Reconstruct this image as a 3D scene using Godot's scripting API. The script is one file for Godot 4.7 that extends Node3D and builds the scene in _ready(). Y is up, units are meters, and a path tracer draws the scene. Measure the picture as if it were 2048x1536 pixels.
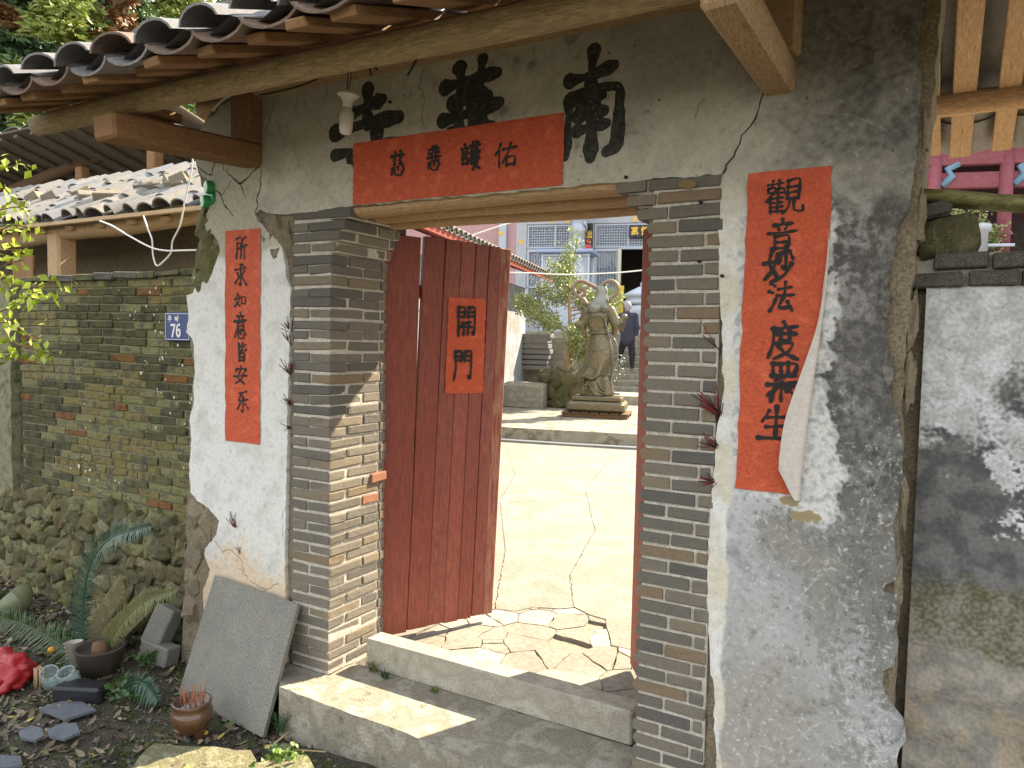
extends Node3D
# A village temple gate: plastered wall with brick door pillars, red couplets, an open plank door and the temple court behind.

const TA := 0.26704          # the temple court stands turned by this angle to the gate wall
var rng := RandomNumberGenerator.new()
var used := {}
var M := {}
var BR_S: Array = []
var BR_H: Array = []
var ROCKS: Array = []

func _ready():
	rng.seed = 7
	set_camera_and_light()
	make_materials()
	make_shared()
	make_ground()
	make_gate_wall()
	make_moss_wall()
	make_right_wall()
	make_gate_roof()
	make_steps()
	make_door()
	make_posters()
	make_shed()
	make_court()
	make_temple()
	make_statue()
	make_man()
	make_hill()
	make_corner_things()
	make_small_things()

func set_camera_and_light():
	var cam := Camera3D.new()
	cam.name = "camera"
	cam.transform = Transform3D(Basis(Vector3(0.86786, 0.02091, -0.49637), Vector3(-0.04584, 0.99822, -0.03810), Vector3(0.49469, 0.05582, 0.86728)), Vector3(0, 1.597, 2.6))
	cam.fov = 54.225
	cam.near = 0.05
	cam.far = 900.0
	add_child(cam)
	cam.current = true
	var we := WorldEnvironment.new()
	we.name = "daylight"
	var e := Environment.new()
	e.background_mode = Environment.BG_SKY
	var sm := ProceduralSkyMaterial.new()
	sm.sky_top_color = Color(0.84, 0.87, 0.91)
	sm.sky_horizon_color = Color(0.98, 0.965, 0.92)
	sm.sky_curve = 0.22
	sm.sky_energy_multiplier = 0.86
	sm.ground_bottom_color = Color(0.35, 0.33, 0.28)
	sm.ground_horizon_color = Color(0.6, 0.6, 0.56)
	sm.sun_angle_max = 20.0
	sm.sun_curve = 0.1
	var sky := Sky.new()
	sky.sky_material = sm
	e.sky = sky
	e.tonemap_mode = Environment.TONE_MAPPER_LINEAR
	e.tonemap_exposure = 3.6
	e.sdfgi_enabled = true
	e.ssao_enabled = true
	e.ssil_enabled = true
	we.environment = e
	add_child(we)
	var sun := DirectionalLight3D.new()
	sun.name = "sun"
	sun.light_energy = 1.6
	sun.light_color = Color(1.0, 0.93, 0.82)
	sun.light_angular_distance = 0.5
	sun.shadow_enabled = true
	sun.look_at_from_position(Vector3(0.455, 0.94, -1.0) * 20.0, Vector3.ZERO, Vector3.UP)
	add_child(sun)

# ---------------------------------------------------------------- naming
func numbered(called: String) -> String:
	var n: int = used.get(called, -1) + 1
	used[called] = n
	return called if n == 0 else "%s_%03d" % [called, n]

func thing(called, label, category, at := Vector3.ZERO, turn := 0.0, group := "") -> Node3D:
	var o := Node3D.new()
	o.name = numbered(called)
	add_child(o)
	o.position = at
	o.rotation.y = turn
	o.set_meta("label", label)
	o.set_meta("category", category)
	if group:
		o.set_meta("group", group)
	return o

func tag(o: Node3D, label, category, group := "", kind := "") -> Node3D:
	o.set_meta("label", label)
	o.set_meta("category", category)
	if group:
		o.set_meta("group", group)
	if kind:
		o.set_meta("kind", kind)
	return o

func inst(called: String, mesh: Mesh, m: Material, parent: Node = self, tr := Transform3D.IDENTITY) -> MeshInstance3D:
	var o := MeshInstance3D.new()
	o.mesh = mesh
	if m:
		o.material_override = m
	o.transform = tr
	if parent == self:
		o.name = numbered(called)
		add_child(o)
	else:
		o.name = called
		parent.add_child(o, true)
	return o

func fin(st: SurfaceTool, called: String, m: Material, parent: Node = self, at := Vector3.ZERO, normals := true) -> MeshInstance3D:
	if normals:
		st.generate_normals()
	return inst(called, st.commit(), m, parent, Transform3D(Basis.IDENTITY, at))

func struct(o: Node3D) -> Node3D:
	o.set_meta("kind", "structure")
	return o

func tf(p: Vector3) -> Vector3:       # court frame (right, up, minus depth) to world
	return Vector3(0, 0, 2.6) + Basis(Vector3.UP, TA) * p

# ---------------------------------------------------------------- shapes
func mb(smooth := false) -> SurfaceTool:
	var st := SurfaceTool.new()
	st.begin(Mesh.PRIMITIVE_TRIANGLES)
	st.set_smooth_group(0 if smooth else -1)
	return st

func tri(st: SurfaceTool, a: Vector3, b: Vector3, c: Vector3):
	st.add_vertex(a)
	st.add_vertex(b)
	st.add_vertex(c)

func quad(st: SurfaceTool, a: Vector3, b: Vector3, c: Vector3, d: Vector3):   # clockwise seen from the front
	tri(st, a, b, c)
	tri(st, a, c, d)

# chamfered box of size s about c, with every corner shaken by j
func cbox(st: SurfaceTool, c: Vector3, s: Vector3, ch = 0.004, jit = 0.0, tr := Transform3D.IDENTITY):
	var h := s * 0.5
	var cv: Vector3 = (ch if ch is Vector3 else Vector3.ONE * ch).min(h * 0.9)
	if not (ch is Vector3):
		cv = Vector3.ONE * minf(cv.x, minf(cv.y, cv.z))
	var j: Vector3 = jit if jit is Vector3 else Vector3.ONE * jit
	var P := {}
	for x in [-1, 1]:
		for y in [-1, 1]:
			for z in [-1, 1]:
				var k := Vector3(x, y, z)
				var w := Vector3(rng.randf_range(-j.x, j.x), rng.randf_range(-j.y, j.y), rng.randf_range(-j.z, j.z))
				for a in 3:
					var q := h - cv
					q[a] = h[a]
					P[[x, y, z, a]] = tr * (c + q * k + w)
	for a in 3:
		var b := (a + 1) % 3
		var d := (a + 2) % 3
		for s0 in [-1, 1]:
			var f := func(u, v):
				var k := [0, 0, 0]
				k[a] = s0
				k[b] = u
				k[d] = v
				return P[[k[0], k[1], k[2], a]]
			var q4 := [f.call(-1, -1), f.call(-1, 1), f.call(1, 1), f.call(1, -1)]
			if s0 < 0:
				q4.reverse()
			quad(st, q4[0], q4[1], q4[2], q4[3])
	# edges
	for a in 3:
		var b := (a + 1) % 3
		var d := (a + 2) % 3
		for u in [-1, 1]:
			for v in [-1, 1]:
				var k0 := [0, 0, 0]
				var k1 := [0, 0, 0]
				k0[a] = -1
				k1[a] = 1
				for k in [k0, k1]:
					k[b] = u
					k[d] = v
				var e0: Vector3 = P[[k0[0], k0[1], k0[2], b]]
				var e1: Vector3 = P[[k1[0], k1[1], k1[2], b]]
				var e2: Vector3 = P[[k1[0], k1[1], k1[2], d]]
				var e3: Vector3 = P[[k0[0], k0[1], k0[2], d]]
				if u * v > 0:
					quad(st, e3, e2, e1, e0)
				else:
					quad(st, e0, e1, e2, e3)
	for x in [-1, 1]:
		for y in [-1, 1]:
			for z in [-1, 1]:
				var t0: Vector3 = P[[x, y, z, 0]]
				var t1: Vector3 = P[[x, y, z, 1]]
				var t2: Vector3 = P[[x, y, z, 2]]
				if x * y * z > 0:
					tri(st, t0, t2, t1)
				else:
					tri(st, t0, t1, t2)

func box(called, c: Vector3, s: Vector3, m: Material, parent: Node = self, ch := 0.004, j := 0.0, tr := Transform3D.IDENTITY) -> MeshInstance3D:
	var st := mb()
	cbox(st, c, s, ch, j, tr)
	return fin(st, called, m, parent)

# tube through points with radii, capped; wob shakes the section
func tube(st: SurfaceTool, pts: Array, rad, seg := 8, wob := 0.0, flat := Vector2.ONE):
	var n := pts.size()
	var rings: Array = []
	var up := Vector3.UP
	for i in n:
		var t: Vector3 = ((pts[mini(i + 1, n - 1)] as Vector3) - (pts[maxi(i - 1, 0)] as Vector3)).normalized()
		if absf(t.dot(up)) > 0.95:
			up = Vector3.RIGHT if absf(t.x) < 0.8 else Vector3.FORWARD
		var sx := t.cross(up).normalized()
		var sy := sx.cross(t).normalized()
		up = sy
		var r: float = rad[i] if rad is Array else rad
		var ring: Array = []
		for k in seg:
			var a := TAU * k / seg
			var w := 1.0 + rng.randf_range(-wob, wob)
			ring.append((pts[i] as Vector3) + (sx * cos(a) * flat.x + sy * sin(a) * flat.y) * r * w)
		rings.append(ring)
	for i in n - 1:
		for k in seg:
			var k2 := (k + 1) % seg
			quad(st, rings[i][k], rings[i + 1][k], rings[i + 1][k2], rings[i][k2])
	for k in seg:
		var k2 := (k + 1) % seg
		tri(st, pts[0], rings[0][k], rings[0][k2])
		tri(st, pts[n - 1], rings[n - 1][k2], rings[n - 1][k])

func lathe(st: SurfaceTool, prof: Array, seg := 20, at := Vector3.ZERO, squash := Vector2.ONE):
	for i in prof.size() - 1:
		for k in seg:
			var a := TAU * k / seg
			var b := TAU * (k + 1) / seg
			var p: Vector2 = prof[i]
			var q: Vector2 = prof[i + 1]
			var f := func(w: Vector2, t: float): return at + Vector3(cos(t) * w.x * squash.x, w.y, sin(t) * w.x * squash.y)
			quad(st, f.call(p, a), f.call(p, b), f.call(q, b), f.call(q, a))

# flat polygon in x,y given a thickness; front at z0, back at z0 - th; uv from rect
func slab(st: SurfaceTool, poly: PackedVector2Array, z0: float, th: float, uvr := Rect2(0, 0, 1, 1)):
	if Geometry2D.is_polygon_clockwise(poly):
		poly.reverse()
	var idx := Geometry2D.triangulate_polygon(poly)
	var put := func(p: Vector2, z: float):
		st.set_uv(Vector2((p.x - uvr.position.x) / uvr.size.x, 1.0 - (p.y - uvr.position.y) / uvr.size.y))
		st.add_vertex(Vector3(p.x, p.y, z))
	for i in range(0, idx.size(), 3):
		var a := poly[idx[i]]
		var b := poly[idx[i + 1]]
		var c := poly[idx[i + 2]]
		if (b - a).cross(c - a) > 0:
			var s := b
			b = c
			c = s
		put.call(a, z0)
		put.call(b, z0)
		put.call(c, z0)
	var n := poly.size()
	for i in n:
		var a := poly[i]
		var b := poly[(i + 1) % n]
		put.call(a, z0)
		put.call(b, z0 - th)
		put.call(b, z0)
		put.call(a, z0)
		put.call(a, z0 - th)
		put.call(b, z0 - th)

# lengthens a ragged outline: extra points between given ones, shaken sideways
func ragged(poly: PackedVector2Array, step := 0.03, amp := 0.006) -> PackedVector2Array:
	var out := PackedVector2Array()
	var n := poly.size()
	for i in n:
		var a := poly[i]
		var b := poly[(i + 1) % n]
		out.append(a)
		var k := int(a.distance_to(b) / step)
		var side := (b - a).orthogonal().normalized()
		for q in range(1, k):
			out.append(a.lerp(b, (q + rng.randf_range(-0.3, 0.3)) / k) + side * rng.randf_range(-amp, amp))
	return out

# rounded lump: a box pushed towards a ball and shaken by noise
func lump(s: Vector3, roundness := 0.5, j := 0.12, n := 3, sd := 1, soft := true) -> ArrayMesh:
	var st := mb(soft)
	var nz := FastNoiseLite.new()
	nz.seed = sd
	nz.frequency = 1.0
	var at := func(p: Vector3) -> Vector3:
		var q := p.lerp(p.normalized() * 1.05, roundness)
		q *= 1.0 + j * 2.0 * nz.get_noise_3dv(q * 1.3 + Vector3.ONE * sd * 3.7)
		return q * s * 0.5
	for a in 3:
		for s0 in [-1.0, 1.0]:
			for i in n:
				for k in n:
					var f := func(u: float, v: float) -> Vector3:
						var p := Vector3.ZERO
						p[a] = s0
						p[(a + 1) % 3] = u / n * 2.0 - 1.0
						p[(a + 2) % 3] = v / n * 2.0 - 1.0
						return at.call(p)
					var q0: Vector3 = f.call(i, k)
					var q1: Vector3 = f.call(i, k + 1)
					var q2: Vector3 = f.call(i + 1, k + 1)
					var q3: Vector3 = f.call(i + 1, k)
					if s0 > 0:
						quad(st, q0, q1, q2, q3)
					else:
						quad(st, q3, q2, q1, q0)
	st.generate_normals()
	return st.commit()

# ---------------------------------------------------------------- materials
func lin(c) -> Color:
	return Color(c[0], c[1], c[2]).linear_to_srgb()

func plain(c, rough := 0.8, metal := 0.0) -> StandardMaterial3D:
	var m := StandardMaterial3D.new()
	m.albedo_color = lin(c)
	m.roughness = rough
	m.metallic = metal
	return m

func noise(sd: int, f: float, oct := 4, kind := FastNoiseLite.TYPE_SIMPLEX_SMOOTH) -> FastNoiseLite:
	var n := FastNoiseLite.new()
	n.seed = sd
	n.frequency = f
	n.noise_type = kind
	n.fractal_octaves = oct
	return n

# two layers of noise: a coarse one looked up in a ramp of linear colours, a fine one as grain
func tex(sd: int, f1: float, ramp: Array, f2 := 0.15, grain := 0.25, size := 512) -> Array:
	var a := noise(sd, f1, 5).get_seamless_image(size, size).get_data()
	var im2 := noise(sd + 50, f2, 3).get_seamless_image(size, size)
	var b := im2.get_data()
	var lut: Array = []
	for i in 256:
		var t := i / 255.0 * (ramp.size() - 1)
		var k := mini(int(t), ramp.size() - 2)
		var r0: Array = ramp[k]
		var r1: Array = ramp[k + 1]
		lut.append(Vector3(r0[0], r0[1], r0[2]).lerp(Vector3(r1[0], r1[1], r1[2]), t - k))
	var g8 := PackedByteArray()
	g8.resize(4096)
	for i in 4096:
		g8[i] = int(clampf(Color(i / 4095.0, 0, 0).linear_to_srgb().r, 0, 1) * 255.0)
	var out := PackedByteArray()
	out.resize(size * size * 3)
	var hgt := PackedByteArray()
	hgt.resize(size * size)
	for i in size * size:
		var c: Vector3 = lut[a[i]] * (1.0 + grain * (b[i] - 128) / 64.0)
		out[i * 3] = g8[clampi(int(c.x * 4095.0), 0, 4095)]
		out[i * 3 + 1] = g8[clampi(int(c.y * 4095.0), 0, 4095)]
		out[i * 3 + 2] = g8[clampi(int(c.z * 4095.0), 0, 4095)]
		hgt[i] = (a[i] + b[i]) >> 1
	return [ImageTexture.create_from_image(Image.create_from_data(size, size, false, Image.FORMAT_RGB8, out)),
		ImageTexture.create_from_image(Image.create_from_data(size, size, false, Image.FORMAT_L8, hgt))]

# world-mapped material; scale = texture repeats per metre along x, y, z
func nmat(sd: int, ramp: Array, scale, f1 := 0.012, f2 := 0.15, grain := 0.25, rough := 0.9, bump := 0.4, size := 512) -> StandardMaterial3D:
	var t := tex(sd, f1, ramp, f2, grain, size)
	return tmat(t, scale, rough, bump)

func tmat(t: Array, scale, rough := 0.9, bump := 0.4, tint := Color.WHITE) -> StandardMaterial3D:
	var m := StandardMaterial3D.new()
	m.albedo_texture = t[0]
	m.albedo_color = tint
	m.uv1_triplanar = true
	m.uv1_world_triplanar = true
	m.uv1_scale = scale if scale is Vector3 else Vector3.ONE * scale
	m.roughness = rough
	if bump > 0.3:
		m.heightmap_enabled = true
		m.heightmap_texture = t[1]
		m.heightmap_scale = bump
	return m

func make_materials():
	# grey bricks: five tones of one clay, and a few brown and red ones
	var tb := tex(11, 0.02, [[0.7, 0.68, 0.62], [1.0, 0.97, 0.92], [0.78, 0.77, 0.75], [1.08, 1.0, 0.88], [0.92, 0.9, 0.86], [1.0, 0.98, 0.94], [1.75, 1.68, 1.55]], 0.2, 0.4)
	var tones := [[0.20, 0.18, 0.148], [0.16, 0.148, 0.128], [0.225, 0.19, 0.142], [0.125, 0.12, 0.11], [0.23, 0.175, 0.118]]
	for i in tones.size():
		M["brick%d" % i] = tmat(tb, 2.2, 0.92, 0.35, lin(tones[i]))
	M.brick_red = tmat(tb, 2.2, 0.92, 0.35, lin([0.33, 0.15, 0.09]))
	var tm := tex(12, 0.016, [[0.085, 0.10, 0.025], [0.16, 0.165, 0.055], [0.19, 0.17, 0.085], [0.07, 0.072, 0.05], [0.24, 0.225, 0.12]], 0.17, 0.4)
	M.moss0 = tmat(tm, 1.1, 0.95, 0.5)
	M.moss1 = tmat(tm, 1.1, 0.95, 0.5, lin([0.62, 0.62, 0.62]))
	M.moss2 = tmat(tm, 1.1, 0.95, 0.5, lin([1.0, 0.86, 0.7]))
	M.moss3 = tmat(tm, 1.1, 0.95, 0.5, lin([0.42, 0.43, 0.40]))
	M.moss_red = tmat(tm, 1.1, 0.95, 0.5, lin([1.0, 0.5, 0.32]))
	M.moss_mortar = nmat(13, [[0.05, 0.06, 0.02], [0.16, 0.16, 0.09], [0.24, 0.22, 0.14], [0.07, 0.075, 0.04]], 1.3, 0.014, 0.16, 0.35, 0.95, 0.6)
	M.mortar = nmat(14, [[0.34, 0.30, 0.24], [0.52, 0.49, 0.43], [0.41, 0.375, 0.31], [0.60, 0.575, 0.52]], 1.6, 0.015, 0.15, 0.2, 0.95, 0.5)
	M.mud = nmat(15, [[0.13, 0.105, 0.07], [0.22, 0.18, 0.12], [0.17, 0.14, 0.095], [0.28, 0.235, 0.16]], 1.0, 0.015, 0.14, 0.25, 0.97, 0.4)
	M.mossmud = nmat(16, [[0.08, 0.09, 0.025], [0.16, 0.155, 0.06], [0.10, 0.09, 0.05], [0.22, 0.20, 0.10]], 1.6, 0.02, 0.14, 0.4, 0.97, 1.2)
	var tw := tex(17, 0.02, [[0.14, 0.09, 0.05], [0.36, 0.235, 0.125], [0.46, 0.31, 0.17], [0.38, 0.25, 0.135], [0.52, 0.365, 0.21], [0.30, 0.20, 0.11], [0.44, 0.31, 0.19]], 0.12, 0.2)
	M.wood_x = tmat(tw, Vector3(0.4, 4, 4), 0.85, 0.5)
	M.wood_z = tmat(tw, Vector3(4, 4, 0.4), 0.85, 0.5)
	M.wood_y = tmat(tw, Vector3(5, 0.5, 5), 0.8, 0.25)
	M.wood_x_old = tmat(tw, Vector3(0.5, 5, 5), 0.85, 0.25, lin([0.56, 0.45, 0.36]))
	M.wood_z_old = tmat(tw, Vector3(5, 5, 0.5), 0.85, 0.25, lin([0.56, 0.45, 0.36]))
	M.wood_y_old = tmat(tw, Vector3(5, 0.5, 5), 0.85, 0.25, lin([0.56, 0.45, 0.36]))
	M.wood_raft = tmat(tw, Vector3(5, 5, 0.5), 0.85, 0.25, lin([0.56, 0.45, 0.36]))
	M.wood_dark = tmat(tw, Vector3(1, 4, 4), 0.9, 0.25, lin([0.30, 0.25, 0.21]))
	M.wood_log = nmat(18, [[0.20, 0.19, 0.07], [0.38, 0.30, 0.16], [0.27, 0.20, 0.11], [0.46, 0.34, 0.19], [0.24, 0.18, 0.10]], Vector3(0.35, 3, 3), 0.02, 0.12, 0.22, 0.85, 0.5)
	M.wood_mossy = nmat(18, [[0.16, 0.19, 0.05], [0.30, 0.29, 0.11], [0.12, 0.12, 0.05], [0.34, 0.30, 0.14]], Vector3(1.2, 3, 3), 0.02, 0.12, 0.2, 0.85, 0.3)
	M.door = nmat(19, [[0.16, 0.046, 0.028], [0.25, 0.058, 0.040], [0.33, 0.085, 0.056], [0.20, 0.048, 0.034], [0.29, 0.075, 0.050], [0.38, 0.19, 0.11]], Vector3(4, 0.35, 4), 0.02, 0.10, 0.15, 0.55, 0.12)
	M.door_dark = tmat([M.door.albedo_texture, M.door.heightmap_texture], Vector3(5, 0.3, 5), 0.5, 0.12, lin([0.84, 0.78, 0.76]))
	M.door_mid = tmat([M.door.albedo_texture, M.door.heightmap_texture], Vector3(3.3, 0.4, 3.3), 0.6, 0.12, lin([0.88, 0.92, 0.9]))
	M.door_untinted = tmat([M.door.albedo_texture, M.door.heightmap_texture], Vector3(4, 0.35, 4), 0.6, 0.12, Color(1, 1, 1))  # door red without a tint, for the right leaf
	M.door_worn = nmat(20, [[0.22, 0.05, 0.035], [0.26, 0.06, 0.042], [0.24, 0.055, 0.04], [0.36, 0.20, 0.12], [0.28, 0.07, 0.05], [0.44, 0.30, 0.19]], Vector3(5, 0.3, 5), 0.02, 0.10, 0.2, 0.7, 0.15)
	M.tile = nmat(21, [[0.10, 0.105, 0.11], [0.20, 0.20, 0.20], [0.14, 0.13, 0.125], [0.27, 0.26, 0.245]], 1.6, 0.014, 0.14, 0.25, 0.5, 0.3)
	M.tile_red = tmat([M.tile.albedo_texture, M.tile.heightmap_texture], 1.6, 0.8, 0.3, lin([1.0, 0.72, 0.55]))
	M.tile_light = nmat(32, [[0.10, 0.095, 0.085], [0.22, 0.205, 0.18], [0.15, 0.14, 0.125], [0.29, 0.27, 0.235]], 1.9, 0.014, 0.14, 0.25, 0.8, 0.2)
	M.stone = nmat(22, [[0.08, 0.075, 0.04], [0.19, 0.165, 0.10], [0.12, 0.12, 0.05], [0.26, 0.235, 0.15], [0.09, 0.085, 0.05]], 1.8, 0.014, 0.14, 0.3, 0.95, 0.7)
	M.stone2 = tmat([M.stone.albedo_texture, M.stone.heightmap_texture], 1.4, 0.95, 0.7, lin([0.55, 0.56, 0.48]))
	M.stone3 = tmat([M.stone.albedo_texture, M.stone.heightmap_texture], 2.1, 0.95, 0.7, lin([0.75, 0.66, 0.58]))
	M.dark_stone = nmat(23, [[0.05, 0.047, 0.042], [0.11, 0.10, 0.085], [0.075, 0.07, 0.062], [0.15, 0.13, 0.10]], 1.8, 0.016, 0.15, 0.35, 0.95, 0.7)
	M.concrete = nmat(24, [[0.24, 0.215, 0.16], [0.35, 0.325, 0.265], [0.29, 0.265, 0.21], [0.40, 0.375, 0.31], [0.20, 0.185, 0.12]], 0.7, 0.010, 0.2, 0.13, 0.93, 0.35)
	M.kerb = nmat(30, [[0.08, 0.065, 0.04], [0.26, 0.235, 0.185], [0.31, 0.285, 0.23], [0.13, 0.11, 0.075], [0.34, 0.31, 0.26]], 0.35, 0.014, 0.2, 0.25, 0.95, 0.3)
	M.step = nmat(25, [[0.10, 0.095, 0.055], [0.26, 0.24, 0.19], [0.22, 0.195, 0.145], [0.34, 0.32, 0.265], [0.13, 0.12, 0.07]], 0.8, 0.012, 0.18, 0.16, 0.93, 0.4)
	M.slab = nmat(26, [[0.155, 0.15, 0.125], [0.21, 0.20, 0.165], [0.175, 0.172, 0.155], [0.25, 0.24, 0.205]], 0.8, 0.008, 0.3, 0.42, 0.8, 0.1)
	M.leaf_dark = plain([0.04, 0.09, 0.03], 0.5)
	M.ink = plain([0.014, 0.013, 0.012], 0.8)
	M.paint_black = nmat(27, [[0.012, 0.012, 0.012], [0.02, 0.019, 0.018], [0.05, 0.047, 0.042], [0.018, 0.017, 0.016], [0.03, 0.028, 0.025], [0.17, 0.155, 0.125]], 2.5, 0.02, 0.2, 0.5, 0.85, 0.1, 256)
	M.red_paper = nmat(28, [[0.40, 0.058, 0.022], [0.53, 0.088, 0.032], [0.47, 0.076, 0.029], [0.56, 0.100, 0.040], [0.60, 0.15, 0.075]], 1.6, 0.012, 0.08, 0.10, 0.75, 0.5, 512)
	M.paper_back = nmat(29, [[0.50, 0.43, 0.38], [0.60, 0.55, 0.50], [0.55, 0.49, 0.45], [0.66, 0.62, 0.58]], 3.0, 0.014, 0.1, 0.06, 0.85, 0.05, 256)
	M.white = plain([0.78, 0.77, 0.74], 0.5)
	M.wire_white = plain([0.72, 0.70, 0.65], 0.55)
	M.wire_black = plain([0.02, 0.02, 0.02], 0.6)
	M.incense = plain([0.20, 0.025, 0.02], 0.85)
	M.incense_dull = plain([0.32, 0.13, 0.07], 0.85)
	M.blackhole = plain([0.01, 0.01, 0.01], 1.0)

func make_shared():
	for i in 8:
		var st := mb()
		cbox(st, Vector3.ZERO, Vector3(1, 1, 1), Vector3(0.022, 0.11, 0.045), Vector3(0.012, 0.045, 0.02))
		st.generate_normals()
		BR_S.append(st.commit())
	for i in 10:
		ROCKS.append(lump(Vector3.ONE, rng.randf_range(0.2, 0.5), 0.22, 3 if i % 2 == 0 else 4, i + 3, i % 2 == 1))

func brick_mat() -> Material:
	var r := rng.randf()
	return M["brick%d" % (0 if r < 0.44 else 1 if r < 0.74 else 2 if r < 0.88 else 3 if r < 0.95 else 4)]

# ---------------------------------------------------------------- the ground
func ground_h(x: float, z: float) -> float:
	var h := -0.21 + 0.018 * sin(x * 3.1 + z * 2.3) + 0.012 * sin(x * 7.7 - z * 5.1) + 0.008 * sin(x * 17.0 + z * 13.0)
	h += 0.05 * smoothstep(-3.6, -5.2, x)
	return h - 0.12 * smoothstep(-0.3, -0.6, z)

func make_ground():
	var xs: Array = [-400.0, -120.0, -40.0, -16.0, -9.0]
	var zs: Array = [-400.0, -120.0, -40.0, -14.0, -4.0, -1.5]
	for i in 90:
		xs.append(-7.0 + i * 0.08)
	xs.append_array([0.6, 1.6, 4.0, 12.0, 40.0, 120.0, 400.0])
	for i in 44:
		zs.append(-0.8 + i * 0.07)
	zs.append_array([2.6, 4.0, 8.0, 20.0, 60.0, 150.0, 400.0])
	var st := mb(true)
	var nz := noise(5, 6.0, 3)
	var f := func(x: float, z: float) -> Vector3:
		var near: bool = x > -7.1 and x < 1.0 and z > -1.0 and z < 2.6
		return Vector3(x, (ground_h(x, z) + 0.016 * nz.get_noise_2d(x, z)) if near else -0.25 - (0.12 if z < -0.5 else 0.0), z)
	for i in xs.size() - 1:
		for k in zs.size() - 1:
			quad(st, f.call(xs[i], zs[k]), f.call(xs[i + 1], zs[k]), f.call(xs[i + 1], zs[k + 1]), f.call(xs[i], zs[k + 1]))
	M.dirt = nmat(31, [[0.032, 0.048, 0.008], [0.060, 0.070, 0.016], [0.042, 0.036, 0.025], [0.068, 0.058, 0.040], [0.050, 0.042, 0.030], [0.09, 0.078, 0.058]], 0.75, 0.011, 0.2, 0.5, 0.97, 2.0)
	struct(fin(st, "ground", M.dirt))

# ---------------------------------------------------------------- plaster picture of the gate wall
const WR := Rect2(-3.6, -0.4, 3.8, 3.45)

func mix3(a: Vector3, b: Vector3, t: float) -> Vector3:
	return a + (b - a) * clampf(t, 0.0, 1.0)

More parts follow.
